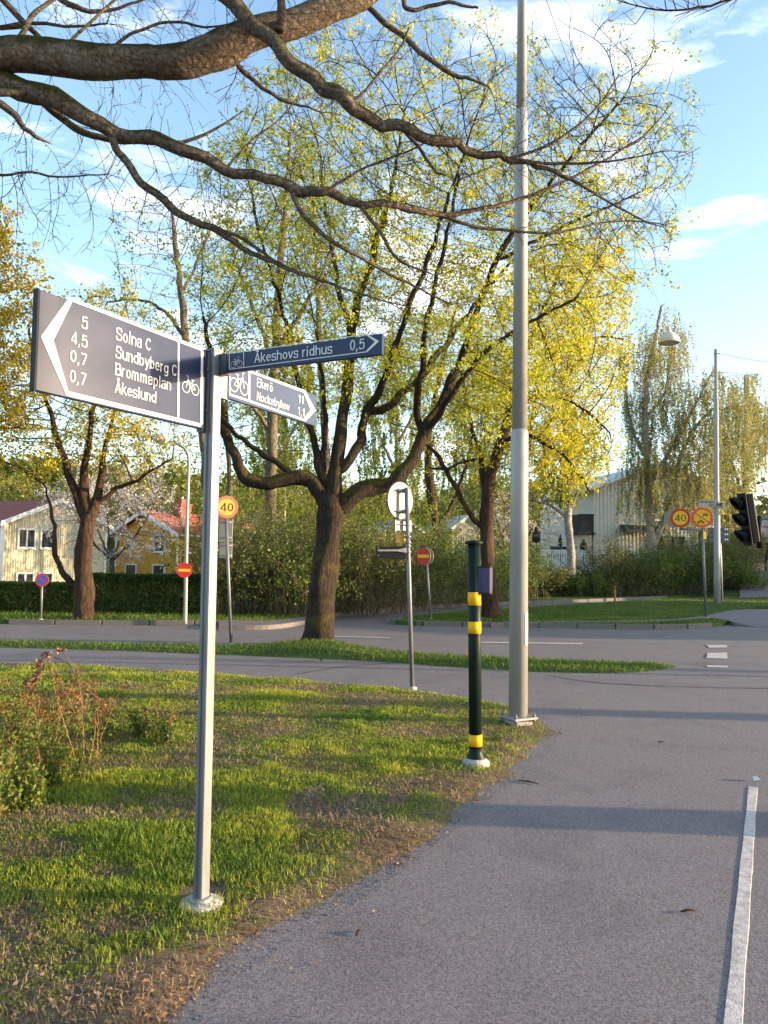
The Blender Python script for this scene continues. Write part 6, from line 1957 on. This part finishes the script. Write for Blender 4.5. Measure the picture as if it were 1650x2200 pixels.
# round sign seen from behind, with plates
root, b, at = pole_thing('round_sign', (886, 1480), (873, 1047), 4.6, 'round sign seen from its bright bare back, with plates, at the lawn edge', z=.01)
nb = Vector((.72, -.68, 0)).normalized()
c = at(868, 1075) - nb * .06
r = 40 * b.y / FPX
dk = disc(c, -nb, r, .012).build('sign_disc', M['sign_back'], root)
disc(c - nb * .012, -nb, r * .995, .002).build('sign_front', M['sign_yellow'], dk)
rim = MB(); u, v, n_ = face2(nb)
rim.tube([c + u * math.cos(a) * r + v * math.sin(a) * r - nb * .006 for a in [2 * math.pi * k / 40 for k in range(41)]], .010, 6, caps=False)
rim.build('rim', M['alu_dark'], dk)
for py in (1054, 1099):
    q = at(871, py)
    mb = MB(); mb.tube([q - u * .11 - nb * .045, q + u * .11 - nb * .045], .011, 8); mb.tube([q - nb * .05, q + nb * .0], .03, 10); mb.build('bracket', M['galv_dull'], root)
def plate(px, py, wpx, hpx, nrm, mat, name='plate', t=.008, off=.05, back=None):
    c_ = at(px, py); nrm = Vector(nrm).normalized(); u_ = Vector((0, 0, 1)).cross(nrm).normalized()
    Mx = Matrix((u_, nrm, Vector((0, 0, 1)))).transposed().to_4x4(); Mx.translation = c_ - nrm * off
    return MB().box((0, 0, 0), (wpx * b.y / FPX, t, hpx * b.y / FPX), Mx, bevel=.002).build(name, M[mat], root)
plate(873, 1130, 52, 26, nb, 'sign_back', 'supplementary_plate')
for py in (1118, 1128, 1141):
    q = at(874, py); MB().tube([q - u * .13 - nb * .04, q + u * .13 - nb * .04], .009, 8).build('bracket', M['galv_dull'], root)
plate(863, 1158, 22, 19, (.35, -.94, 0), 'label_yellow', 'small_yellow_plate', off=.02)
for py in (1153, 1165, 1173, 1186):
    q = at(877, py); MB().tube([q - Vector((0, 0, .012)), q + Vector((0, 0, .012))], .036, 14).build('clamp', M['galv_dull'], root)
# dark street-name board on an arm
Yb = b.y
bO, bR = P(808, 1200, Yb - .1) - b, P(872, 1197, Yb - .02) - b
mb = MB(); uu = (bR - bO); uu.z = 0; L_ = uu.length; uu.normalize(); nn = uu.cross(Vector((0, 0, 1)))
Mx = Matrix((uu, -nn, Vector((0, 0, 1)))).transposed().to_4x4(); Mx.translation = bO
hz_ = 26 * Yb / FPX
bd_ = MB().box((L_ / 2, 0, hz_ / 2), (L_, .05, hz_), Mx, bevel=.004).build('dark_board', M['black'], root)
MB().add([Mx @ Vector(p) for p in ((.01, -.03, hz_ * .72), (L_ - .1, -.03, hz_ * .78), (L_, -.03, hz_ * .95), (L_, -.03, hz_ * .5), (L_ - .12, -.03, hz_ * .62), (.01, -.03, hz_ * .60))] +
         [Mx @ Vector(p) for p in ((.01, -.045, hz_ * .72), (L_ - .1, -.045, hz_ * .78), (L_, -.045, hz_ * .95), (L_, -.045, hz_ * .5), (L_ - .12, -.045, hz_ * .62), (.01, -.045, hz_ * .60))],
         [(6, 7, 8, 9, 10, 11), (5, 4, 3, 2, 1, 0)] + [(i, (i + 1) % 6, 6 + (i + 1) % 6, 6 + i) for i in range(6)]).build('support_arm', M['galv_dull'], bd_)
for q in ((.02, .86), (.02, .25)):
    MB().tube([Mx @ Vector((q[0], -.026, hz_ * q[1])), Mx @ Vector((q[0], -.034, hz_ * q[1]))], .008, 8).build('screw', M['galv'], bd_)

# no-entry sign beyond the road, two discs back to back
root, b, at = pole_thing('no_entry_sign', (926, 1330), (917, 1210), 2.4, 'red no-entry sign with its twin back disc on a thin pole at the island tip', z=.1, group='red no-entry signs')
nf = Vector((-.66, -.75, 0)).normalized(); r = 19 * b.y / FPX
def no_entry(c, nf, r):
    dk = disc(c, nf, r, .012).build('sign_disc', M['sign_back'], root)
    on_disc(c, nf, [circ(r * .985)], .0135).build('red_face', M['sign_red'], dk)
    on_disc(c, nf, [[(-r * .78, -r * .17), (r * .78, -r * .17), (r * .78, r * .17), (-r * .78, r * .17)]], .0150).build('yellow_bar', M['sign_yellow'], dk)
    return dk
no_entry(at(913, 1195) + nf * .05, nf, r)
disc(at(913, 1195) - nf * .07, nf, r, .012).build('back_disc', M['sign_back'], root)
for py in (1187, 1204):
    MB().tube([at(915, py) - Vector((.08, 0, 0)), at(915, py) + Vector((.08, 0, 0))], .012, 8).build('bracket', M['galv_dull'], root)

# street lamp far left with its curved arm, and the no-entry sign fixed to it
b = G(398, 1336, .095)
root = empty('street_lamp', b, 0, 'tall slim street lamp with curved arm behind the signpost', 'street lamp')
at = lambda px, py, dy=0.0: P(px, py, b.y + dy) - b
s_ = b.y / FPX
ptsl = [Vector((0, 0, -.05)), at(400, 1200), at(402, 1100), at(405, 1020), at(406, 985), at(402, 970), at(392, 958), at(376, 951), at(360, 947)]
MB().tube(chaikin(ptsl, 2), [4.4 * s_ * (1 - .55 * k / 40) for k in range(len(chaikin(ptsl, 2)))], 12).build('pole', M['pole'], root)
hd = MB(); c0, c1 = at(362, 948), at(333, 942)
hd.tube([c0, c0.lerp(c1, .2), c0.lerp(c1, .55), c0.lerp(c1, .9), c1], [.04, .09, .12, .09, .03], 12); hd.build('lamp_head', M['lamp_white'], root)
sroot = empty('no_entry_sign', b + Vector((.0, -.05, 0)), 0, 'red no-entry sign with yellow bar fixed low on the slim street lamp at left', 'sign', 'red no-entry signs')
at2 = lambda px, py: P(px, py, b.y - .05) - Vector(sroot.location)
root_keep = root; root = sroot
nf = Vector((.12, -.99, 0)).normalized(); r = 16 * b.y / FPX
c = at2(397, 1225) + nf * .06
no_entry(c, nf, r)
for dz in (-.09, .09):
    MB().tube([c - nf * .075 + Vector((-.09, 0, dz)), c - nf * .075 + Vector((.09, 0, dz))], .016, 8).build('bracket', M['galv_dull'], sroot)

# forty sign by the signpost (left)
def ring_sign(c, nf, r, digits, ringm, name='sign_disc', yel='sign_yellow'):
    dk = disc(c, nf, r, .012).build(name, M['sign_back'], root)
    on_disc(c, nf, [circ(r * .985)], .0135).build('yellow_face', M[yel], dk)
    on_disc(c, nf, ring2(0, 0, r * .865, r * .24, 40), .0150).build('red_ring', M[ringm], dk)
    if digits:
        disc_text(digits, c, nf, r * 1.12, r * .72, .0152, dk)
    return dk
root, b, at = pole_thing('speed_sign', (497, 1385), (485, 1092), 3.3, 'yellow and red forty speed sign with plate backs, on the strip right beside the signpost', z=.03)
nf = Vector((.28, -.96, 0)).normalized(); r = 24.5 * b.y / FPX
ring_sign(at(487, 1090) + nf * .04, nf, r, '40', 'ring_faded', yel='yellow_faded')
def plate_at(px, py, wpx, hpx, nrm, mat, name, off):
    c_ = at(px, py); nrm = Vector(nrm).normalized(); u_ = Vector((0, 0, 1)).cross(nrm).normalized()
    Mx = Matrix((u_, nrm, Vector((0, 0, 1)))).transposed().to_4x4(); Mx.translation = c_ - nrm * off
    return MB().box((0, 0, 0), (wpx * b.y / FPX, .01, hpx * b.y / FPX), Mx, bevel=.002).build(name, M[mat], root)
plate_at(484, 1140, 30, 50, (.1, -1, 0), 'sign_back', 'plate_back', .05)
plate_at(484, 1183, 28, 32, (.1, -1, 0), 'sign_back', 'plate_back', .05)
for py in (1122, 1155, 1172, 1194):
    MB().tube([at(472, py), at(498, py)], .012, 8).build('bracket', M['galv_dull'], root)

# no-parking sign far left
root, b, at = pole_thing('no_parking_sign', (88, 1332), (91, 1232), 2.4, 'blue and red no-parking disc on a thin pole at far left before the hedge', z=.095)
nf = Vector((.10, -.99, 0)).normalized(); r = 14 * b.y / FPX
c = at(92, 1246) + nf * .05
dk = disc(c, nf, r, .012).build('sign_disc', M['sign_back'], root)
on_disc(c, nf, [circ(r * .985)], .0135).build('blue_face', M['sign_blue'], dk)
on_disc(c, nf, ring2(0, 0, r * .88, r * .22, 36), .0150).build('red_ring', M['sign_red'], dk)
on_disc(c, nf, stroke([(-r * .58, r * .58), (r * .58, -r * .58)], r * .17), .0158).build('red_bar', M['sign_red'], dk)
MB().tube([c - nf * .05 - Vector((.07, 0, 0)), c - nf * .05 + Vector((.07, 0, 0))], .012, 8).build('bracket', M['galv_dull'], root)

# twin sign on the right: forty and no motor vehicles
root, b, at = pole_thing('twin_traffic_sign', (1517, 1328), (1508, 1110), 2.8, 'pole on the island with a forty disc and an orange no-motor-vehicles disc on one arm', z=.1)
nf = Vector((-.42, -.91, 0)).normalized()
r = 20.5 * b.y / FPX
c1 = at(1462, 1113) + nf * .04; ring_sign(c1, nf, r, '40', 'sign_red')
r2 = 22 * b.y / FPX; nf2 = Vector((-.30, -.95, 0)).normalized()
c2 = at(1508, 1112) + nf2 * .05
dk = ring_sign(c2, nf2, r2, None, 'sign_orange')
on_disc(c2, nf2, stroke([(-r2 * .6, r2 * .42), (r2 * .62, -r2 * .46)], r2 * .13), .0165).build('orange_bar', M['sign_orange'], dk)
def car(cx, cy, s):
    p = [[(cx - s * .5, cy - s * .1), (cx + s * .5, cy - s * .1), (cx + s * .5, cy + s * .14), (cx + s * .36, cy + s * .22), (cx - s * .36, cy + s * .22), (cx - s * .5, cy + s * .14)]]
    p += stroke([(cx - s * .38, cy + s * .2), (cx - s * .26, cy + s * .48), (cx + s * .26, cy + s * .48), (cx + s * .38, cy + s * .2)], s * .08)
    p += [[(cx + q * s * .38 - s * .09, cy - s * .34), (cx + q * s * .38 + s * .09, cy - s * .34), (cx + q * s * .38 + s * .09, cy - s * .1), (cx + q * s * .38 - s * .09, cy - s * .1)] for q in (-1, 1)]
    return p
def moto(cx, cy, s):
    p = ring2(cx - s * .42, cy - s * .16, s * .17, s * .09, 14) + ring2(cx + s * .42, cy - s * .16, s * .17, s * .09, 14)
    p += stroke([(cx - s * .42, cy - s * .14), (cx - s * .1, cy + .05 * s), (cx + s * .22, cy + .05 * s), (cx + s * .42, cy - s * .14)], s * .15)
    p += stroke([(cx - s * .18, cy + s * .08), (cx - s * .02, cy + s * .36), (cx + s * .24, cy + s * .1)], s * .13)
    return p
on_disc(c2, nf2, car(r2 * .30, r2 * .24, r2 * .42), .0172).build('car_symbol', M['ink'], dk)
on_disc(c2, nf2, moto(-r2 * .12, -r2 * .42, r2 * .52), .0172).build('motorcycle_symbol', M['ink'], dk)
MB().tube([at(1460, 1137), at(1509, 1137)], .032, 10).build('cross_arm', M['galv'], root)
for px in (1462, 1508):
    MB().tube([at(px, 1097), at(px, 1138)], .024, 10).build('stub', M['galv'], root)
MB().tube([at(1462, 1113) - Vector((.10, 0, 0)), at(1462, 1113) + Vector((.10, 0, 0))], .014, 8).build('bracket', M['galv_dull'], root)
plate_at(1512, 1150, 8, 16, (.3, -.95, 0), 'sign_yellow', 'small_yellow_plate', -.04)
disc(at(1446, 1113) + Vector((.05, .16, 0)), Vector((.75, .66, 0)), r * .98, .012).build('back_disc', M['sign_back'], root)
MB().tube([at(1446, 1113) + Vector((.05, .16, 0)), at(1462, 1113)], .02, 8).build('spacer', M['galv_dull'], root)

# wire pole on the right, hanging lamp and wires
b = G(1541, 1298, .1); s_ = b.y / FPX
root = empty('wire_pole', b, 0, 'tall grey pole at right holding the lamp wire, a street-name plate below', 'pole')
at = lambda px, py, dy=0.0: P(px, py, b.y + dy) - b
MB().tube([Vector((0, 0, -.1)), at(1540.5, 1230), at(1540.2, 1080), at(1539.5, 1079), at(1538.5, 860), at(1538.3, 858), at(1538, 750)], [7 * s_, 6.6 * s_, 6 * s_, 5.4 * s_, 4.8 * s_, 4.0 * s_, 3.6 * s_], 18).build('tube', M['pole'], root)
MB().tube([at(1538, 757), at(1538, 761)], 4.4 * s_, 14).build('clamp', M['galv_dull'], root)
MB().tube([at(1538, 759), at(1550, 760)], .03, 8).build('hook', M['galv_dull'], root)
MB().tube([at(1540, 1078), at(1540, 1086)], 7.4 * s_, 14).build('clamp', M['galv_dull'], root)
mb = MB(); q = at(1516, 1082) + Vector((0, -.14, 0)); mb.box(tuple(q), (38 * s_, .02, 14 * s_)); np_ = mb.build('name_plate', M['sign_back'], root)
mb = MB()
for k in range(11):
    mb.box((q.x - 16 * s_ + k * 3.0 * s_, q.y - .013, q.z + 3 * s_), (1.6 * s_, .004, (2.4 + (k * 7 % 3)) * s_))
for k in range(3):
    mb.box((q.x + 5 * s_ + k * 4 * s_, q.y - .013, q.z - 4 * s_), (1.4 * s_, .004, 3.4 * s_))
mb.build('worn_lettering', M['ink'], np_)['kind'] = 'stuff'
mb = MB(); q2 = at(1544, 1086) + Vector((.12, -.1, 0)); mb.box(tuple(q2), (7 * s_, .16, 13 * s_)); mb.build('warm_box', M['sign_back'], root)
mb = MB(); q2 = at(1543, 1101) + Vector((.12, -.1, 0)); mb.box(tuple(q2), (4 * s_, .08, 10 * s_)); mb.build('yellow_tag', M['sign_yellow'], root)
wtop = b + at(1538, 758)

LY = 20.0
lc = P(1437, 722, LY); s_ = LY / FPX
root = empty('hanging_lamp', lc, 0, 'pale dome lamp hanging from a wire in the sky at right', 'lamp')
prof = [(22.5, -16), (23, -13), (22, -7), (18.5, 0), (13, 5), (6, 8), (3.2, 9)]
MB().lathe([(r_ * s_, z_ * s_) for r_, z_ in prof], 32).build('dome', M['lamp_white'], root)
MB().lathe([(.5 * s_, -15.2 * s_), (21.5 * s_, -15.2 * s_), (22.4 * s_, -15.8 * s_)], 32).build('lens', M['lamp_glass'], root)
MB().lathe([(3.4 * s_, 9 * s_), (3.4 * s_, 19 * s_), (2.2 * s_, 21 * s_)], 14).build('neck', M['lamp_white'], root)
lw = lc + Vector((0, 0, 20.5 * s_))
def wire(name, a, c, sag, label, r=.006, n=14):
    pts = []
    for k in range(n + 1):
        t_ = k / n; p = a.lerp(c, t_); p.z -= sag * 4 * t_ * (1 - t_); pts.append(p)
    o = Vector(pts[0]); w_ = MB().tube([p - o for p in pts], r, 6).build(name, M['wire']); w_.location = o
    tag(w_, label, 'wire')
npole = Vector((lb_.x, lb_.y, .1)) + Vector((ax.x * .0, 0, 0))
na = P(1128, -130, lb_.y)
wire('span_wire', na, lw, .15, 'thin wire from the tall lamp pole down to the hanging lamp', .0045)
wire('span_wire', lw, wtop, .10, 'thin wire between the hanging lamp and the wire pole', .008)
wire('span_wire', wtop + Vector((.2, 0, -.03)), P(1800, 775, 27), .2, 'thin wire leaving the wire pole to the right edge', .008)
farw = P(1597, 1010, 60)
wire('span_wire', P(1597, 1002, 60), P(1760, 955, 50), .3, 'far pair of wires at the right edge, upper one', .012)
wire('span_wire', P(1597, 1008, 60), P(1760, 965, 50), .3, 'far pair of wires at the right edge, lower one', .012)
d = 60; x = P(1597, 1100, d).x; g = float(terrain(x, d))
root = empty('far_pole', (x, d, g), 0, 'distant grey pole standing by the far climbing path', 'pole')
MB().tube([(0, 0, -.2), (0, 0, P(1597, 965, d).z - g)], [.15, .10], 12).build('tube', M['pole'], root)
MB().box((0, 0, P(1597, 1003, d).z - g), (.5, .08, .08)).build('crossbar', M['galv_dull'], root)

# slate direction boards behind the wire pole
b = G(1551, 1277, .1); b = Vector((P(1551, 1277, 31).x, 31, .1)); s_ = 31 / FPX
root = empty('direction_board', b, 0, 'slate-blue three-row direction board on a post behind the wire pole', 'sign')
at = lambda px, py: P(px, py, 31) - b
MB().tube([(0, 0, -.1), tuple(at(1546, 1130))], 2.6 * s_, 12).build('post', M['galv_dull'], root)
for k, (y0, y1) in enumerate(((1134, 1144), (1145, 1155), (1156, 1166))):
    for (xa_, xb_) in ((1520, 1543), (1545.5, 1565)):
        p0, p1 = at(xa_, y1), at(xb_, y0)
        bo = MB().box(((p0.x + p1.x) / 2, -.06, (p0.z + p1.z) / 2), (p1.x - p0.x, .03, p1.z - p0.z - .012), bevel=.004).build('board', M['navy_board'], root)
        if xa_ > 1540:
            mb = MB()
            for q in range(2):
                pc = at(1556.5 + q * 4.4, (y0 + y1) / 2 - 2)
                mb.box((pc.x, -.079, pc.z), (3.0 * s_, .006, 3.6 * s_))
            mb.build('distance_print', M['print'], bo)

# traffic signal hanging in at the right edge on an arm whose mast stands just outside the frame
sy = 11.0; s_ = sy / FPX
mast = Vector((P(1700, 1400, sy).x, sy, 0))
root = empty('traffic_signal', mast, 0, 'dark traffic signal head with three visors at the right edge', 'traffic light')
at = lambda px, py, dy=0.0: P(px, py, sy + dy) - mast
MB().tube([(0, 0, -.1), (0, 0, 3.2)], .055, 16).build('mast', M['galv_dull'], root)
tilt = math.radians(-7.5)
hc = at(1608, 1115)
HM = Matrix.Translation(hc) @ Matrix.Rotation(-tilt * -1, 4, 'Y')
hh_ = 106 * s_
hd = MB().box((.02, 0, 0), (.115, .22, hh_), HM, bevel=.02).build('housing', M['black'], root)
MB().box((-.055, 0, 0), (.015, .27, hh_ + .05), HM, bevel=.008).build('backboard', M['black'], root)
for k, z_ in enumerate((.235, .0, -.235)):
    mb = MB(); vs, fs = [], []; n = 14
    for j, (xo, rr) in enumerate(((-.06, .095), (-.22, .09))):
        for i in range(n + 1):
            a = math.radians(-70) + math.radians(320) * i / n
            vs.append(HM @ Vector((xo + (0.10 * (1 - math.sin(a)) * .5 if j else 0), math.cos(a) * rr, z_ + math.sin(a) * rr)))
    for i in range(n):
        fs.append((i, i + 1, n + 2 + i, n + 1 + i))
    mb.add(vs, fs, True); vo = mb.build('visor', M['black'], root)
    so = vo.modifiers.new('solid', 'SOLIDIFY'); so.thickness = .006
    MB().tube([HM @ Vector((-.064, 0, z_)), HM @ Vector((-.072, 0, z_))], .09, 20).build('lens', M['lamp_glass'], vo)
MB().tube([at(1630, 1108), at(1632, 1178)], .040, 14).build('bracket_tube', M['black'], root)
for py in (1112, 1152):
    MB().tube([at(1620, py), at(1632, py + 1)], .022, 10).build('clamp', M['galv_dull'], root)
    MB().tube([at(1632, py + 1), at(1700, py + 4)], .024, 10).build('arm', M['galv_dull'], root)
MB().box(tuple(at(1621, 1122)), (.05, .05, .38), Matrix.Identity(4)).build('bracket_plate', M['galv_dull'], root)

# round sign back cut by the right frame edge
sy = 15.0; b = Vector((P(1662, 1400, sy).x, sy, 0))
root = empty('cut_round_sign', b, 0, 'grey round sign back cut off by the right edge of the view', 'sign')
MB().tube([(0, 0, -.1), (0, 0, P(1662, 1105, sy).z)], .03, 12).build('pole', M['galv_dull'], root)
disc(P(1655, 1130, sy) - b + Vector((0, .04, 0)), Vector((0, 1, 0)), 19 * sy / FPX, .012).build('sign_disc', M['galv_dull'], root)
MB().box(tuple(P(1655, 1130, sy) - b + Vector((.03, .02, 0))), (.25, .03, .03)).build('bracket', M['galv_dull'], root)

# snow stake with a red tip on the island
b = G(1321, 1299, .1); s_ = b.y / FPX
root = empty('marker_stake', b, 0, 'thin dark stake with a red tip on the island grass', 'stake')
zt = P(1321, 1258, b.y).z - .1
MB().tube([(0, 0, -.05), (0, 0, zt * .82)], .034, 10).build('shaft', M['wood'], root)
MB().tube([(0, 0, zt * .82), (0, 0, zt * .97), (0, 0, zt)], [.036, .036, .01], 10).build('red_tip', M['sign_red'], root)
# low bent post by the far hedge
b = Vector((P(1592, 1256, 40).x, 40, float(terrain(P(1592, 1256, 40).x, 40))))
root = empty('leaning_post', b, 0, 'short dark leaning post by the right hedge', 'post')
MB().tube([(0, 0, -.1), (-.1, 0, .4), (-.2, 0, .75)], [.07, .08, .09], 10).build('shaft', M['charcoal'], root)
MB().lathe([(.10, 0), (.10, .1), (.03, .14)], 12, (-.2, 0, .72)).build('cap', M['charcoal'], root)

# ---- person at the right edge, walking away on the climbing path
py_ = 43.0; px_ = P(1650, 1200, py_).x; gz = float(terrain(px_, py_)) + .05
root = empty('person', (px_, py_, gz), math.radians(8), 'distant person in dark clothes and orange sleeves walking at the right edge', 'person')
def skin_body(name, joints, bones, mat, parent, rootj=0):
    me = bpy.data.meshes.new(name)
    me.from_pydata([j[:3] for j in joints], bones, [])
    o = link_mesh(name, me, mat, parent)
    md = o.modifiers.new('skin', 'SKIN'); md.use_smooth_shade = True
    for k, j in enumerate(joints):
        me.skin_vertices[0].data[k].radius = (j[3], j[3] if len(j) < 5 else j[4])
        me.skin_vertices[0].data[k].use_root = (k == rootj)
    ss = o.modifiers.new('sub', 'SUBSURF'); ss.levels = 1; ss.render_levels = 2
    return o
J = [(0, 0, .95, .15, .11), (0, 0, 1.15, .14, .10), (0, 0, 1.38, .17, .10), (0, 0, 1.50, .06), (0, .01, 1.56, .055), (0, .02, 1.64, .085), (0, .02, 1.74, .075),
     (-.10, 0, .90, .09), (-.11, .08, .50, .065), (-.11, .02, .10, .045), (-.11, .14, .04, .035),
     (.10, 0, .90, .09), (.11, -.02, .50, .065), (.11, -.22, .14, .045), (.11, -.12, .06, .035),
     (-.21, 0, 1.42, .06), (-.30, -.03, 1.16, .05), (-.32, .10, .94, .04), (-.32, .15, .86, .03), (.21, 0, 1.42, .06), (.27, .04, 1.16, .05), (.28, .16, .95, .04), (.28, .2, .87, .03)]
Bn = [(0, 1), (1, 2), (2, 3), (3, 4), (4, 5), (5, 6), (0, 7), (7, 8), (8, 9), (9, 10), (0, 11), (11, 12), (12, 13), (13, 14), (2, 15), (15, 16), (16, 17), (17, 18), (2, 19), (19, 20), (20, 21), (21, 22)]
M['cloth_dark'] = plain('dark_clothes', (.02, .02, .025), .85)
M['cloth_orange'] = plain('orange_cloth', (.62, .22, .08), .8)
skin_body('body', J, Bn, M['cloth_dark'], root)
for s in (15, 19):
    a_, b_, c_ = Vector(J[s][:3]), Vector(J[s + 1][:3]), Vector(J[s + 2][:3])
    MB().tube([a_, a_.lerp(b_, .5), b_, b_.lerp(c_, .6)], [.085, .08, .072, .06], 12).build('sleeve', M['cloth_orange'], root)

# ================================================================== FOREGROUND PLANTS
def wild_shrub(px, py, h, n, seed, label, red=.5, leafy=1.0):
    rng = np.random.default_rng(seed)
    b = G(px, py, .03)
    root = empty('wild_rose', b, 0, label, 'shrub', 'wild rose sprouts at the lawn edge')
    ws, C, D = MB(), [], []
    for k in range(n):
        a = rng.uniform(0, 6.28); r = .16 * rng.uniform(0, 1)
        p = Vector((math.cos(a) * r, math.sin(a) * r, -.02)); d = Vector((rng.normal(0, .25), rng.normal(0, .25), 1)).normalized()
        L_ = h * rng.uniform(.45, 1.05); pts = [p]
        for q in range(6):
            d = (d + Vector(rng.normal(0, .10, 3))).normalized(); pts.append(pts[-1] + d * L_ / 6)
        ws.tube(pts, [.0042 - .0004 * q for q in range(7)], 5, caps=False)
        for q in range(int(16 * leafy)):
            i = rng.integers(1, 6); f = rng.uniform(0, 1); c = pts[i].lerp(pts[i + 1], f)
            tgt = C if (i < 4 or rng.uniform() > red) else D
            for w in range(4):
                tgt.append(np.array(c) + rng.normal(0, .026, 3))
        for w in range(int(10 * red)):
            D.append(np.array(pts[-1]) + rng.normal(0, .018, 3))
    ws.build('stems', M['rose_stem'], root)
    C, D = np.array(C), np.array(D)
    org = np.array(b)
    foliage('leaves', leaf_quads(C + org, rng.uniform(.018, .038, len(C)), rng), M['rose_leaf'], root)
    if len(D):
        foliage('young_leaves', leaf_quads(D + org, rng.uniform(.014, .032, len(D)), rng), M['red_leaf'], root)
M['red_leaf'] = leaf_mat('red_young_leaf', [(.36, (.16, .05, .025)), (.5, (.28, .10, .04)), (.66, (.36, .20, .06))], trans=.4, fine=40)
for i, (px, py, h, n, lb, rd, lf) in enumerate((
        (20, 1660, .62, 12, 'bushy green wild rose at the left frame edge', .35, 2.0), (75, 1640, .72, 10, 'wild rose sprouts with browned tips, second from the left edge', .75, 1.5),
        (178, 1632, .78, 9, 'tallest wild rose sprouts with red young leaves', .8, .8), (125, 1600, .5, 10, 'leafy wild rose behind the tallest red sprouts', .6, 1.6),
        (225, 1590, .42, 9, 'wild rose sprouts right of the tallest red ones', .7, 1.2), (300, 1585, .30, 9, 'low green sprouts beside the fallen branch end', .1, 1.8),
        (365, 1600, .38, 7, 'low sprouts just left of the signpost', .4, 1.6), (40, 1740, .42, 12, 'low leafy bush at lower left edge of the lawn', .05, 2.4), (95, 1700, .36, 10, 'low leafy sprouts in front of the wild roses', .1, 2.0))):
    wild_shrub(px, py, h, n, 800 + i, lb, rd, lf)
# fallen oak branch with dry leaves
Yb = G(290, 1565).y
pix = [(293, 1562, 0), (262, 1553, .02), (240, 1538, .05), (222, 1512, .06), (200, 1492, .08), (175, 1478, .1), (163, 1455, .1), (157, 1435, .1), (140, 1420, .12), (115, 1411, .14), (98, 1412, .14)]
bp = [P(a, b_, Yb + c_ * 1.5) for a, b_, c_ in pix]
root = empty('fallen_branch', bp[0], 0, 'fallen oak branch with curled dry brown leaves propped in the wild roses', 'branch')
o_ = bp[0]
mb = MB(); mb.tube(chaikin([p - o_ for p in bp], 2), [.0125 - .0002 * k for k in range(len(chaikin(bp, 2)))], 7)
for l in ([(175, 1478), (150, 1474), (125, 1470), (100, 1474)], [(200, 1492), (165, 1488), (135, 1482), (120, 1490)], [(157, 1435), (143, 1412), (135, 1400)], [(240, 1548), (215, 1558), (190, 1570)]):
    mb.tube([P(a, b_, Yb + .12) - o_ for a, b_ in l], [.006, .005, .004, .003][:len(l)], 5)
mb.build('stick', M['thin_bark'], root)
rng = np.random.default_rng(77); D = []
for (px, py, n_) in ((78, 1455, 34), (70, 1478, 26), (85, 1425, 28), (100, 1408, 20), (132, 1398, 12), (65, 1465, 26), (160, 1525, 26), (170, 1500, 20), (88, 1440, 16)):
    D.append(np.array(P(px, py, Yb + .12)) + rng.normal(0, .022, (n_, 3)))
D = np.concatenate(D)
foliage('dry_leaves', leaf_quads(D, rng.uniform(.035, .075, len(D)), rng, asp=.5, fold=.5), M['dead_leaf'], root)

# broad-leaved weeds by the push-button post
def weed(px, py, n, L_, seed, label):
    rng = np.random.default_rng(seed); b = G(px, py, .035)
    root = empty('broadleaf_weed', b, 0, label, 'plant', 'broadleaf weeds in the lawn')
    for k in range(n):
        a = 6.283 * k / n + rng.uniform(-.3, .3); e = rng.uniform(.5, 1.1); ll = L_ * rng.uniform(.7, 1.15)
        d = Vector((math.cos(a), math.sin(a), 0)); s = Vector((-d.y, d.x, 0)); vs, fs = [], []
        for q in range(6):
            t_ = q / 5; w = ll * .17 * math.sin(math.pi * min(1, t_ * .92 + .06)) ** .8
            c = d * ll * t_ * math.cos(e) + Vector((0, 0, ll * (t_ * math.sin(e) - .45 * t_ * t_)))
            vs += [c - s * w + Vector((0, 0, w * .35)), c, c + s * w + Vector((0, 0, w * .35))]
        for q in range(5):
            for j in range(2):
                i = q * 3 + j; fs.append((i, i + 1, i + 4, i + 3))
        MB().add(vs, fs, True).build('leaf', M['rose_leaf'], root)
weed(978, 1600, 8, .17, 1, 'broad-leaved weed left of the push-button post')
weed(1062, 1592, 7, .12, 2, 'small broad-leaved weed right of the push-button post')
weed(905, 1640, 7, .09, 3, 'low broad-leaved weed farther left of the push-button post')
weed(690, 1420, 7, .12, 4, 'leafy weed at the foot of the big maple')

# bits lying on the asphalt
def twig(px, py, L_, a, label):
    b = G(px, py, .012); o = MB().tube([(-L_ / 2, 0, 0), (0, .004, .004), (L_ / 2, -.003, 0)], [.004, .006, .003], 6).build('twig', M['brown_bark']); o.location = b; o.rotation_euler = (0, 0, a)
    tag(o, label, 'twig')
twig(770, 2003, .05, 1.2, 'short dark twig on the asphalt near the lawn edge')
twig(1480, 1957, .08, .2, 'dark twig on the asphalt left of the white stripe')
twig(1420, 1594, .06, .3, 'tiny dark twig far up the cycle path')
twig(1135, 1680, .16, -.5, 'curved twig at the lawn edge below the push-button post')
twig(660, 1780, .22, .8, 'pale twig lying in the bare lawn patch')
twig(130, 2160, .20, .2, 'reddish stick in the grass at the bottom left')
b = G(1625, 1676, .012)
o = MB().add([(-.03, -.02, 0), (.02, -.03, .012), (.035, .02, .004), (-.01, .035, .02), (0, 0, .03)], [(0, 1, 4), (1, 2, 4), (2, 3, 4), (3, 0, 4)]).build('paper_scrap', M['print']); o.location = b
tag(o, 'white paper scrap on the asphalt above the white stripe', 'litter')
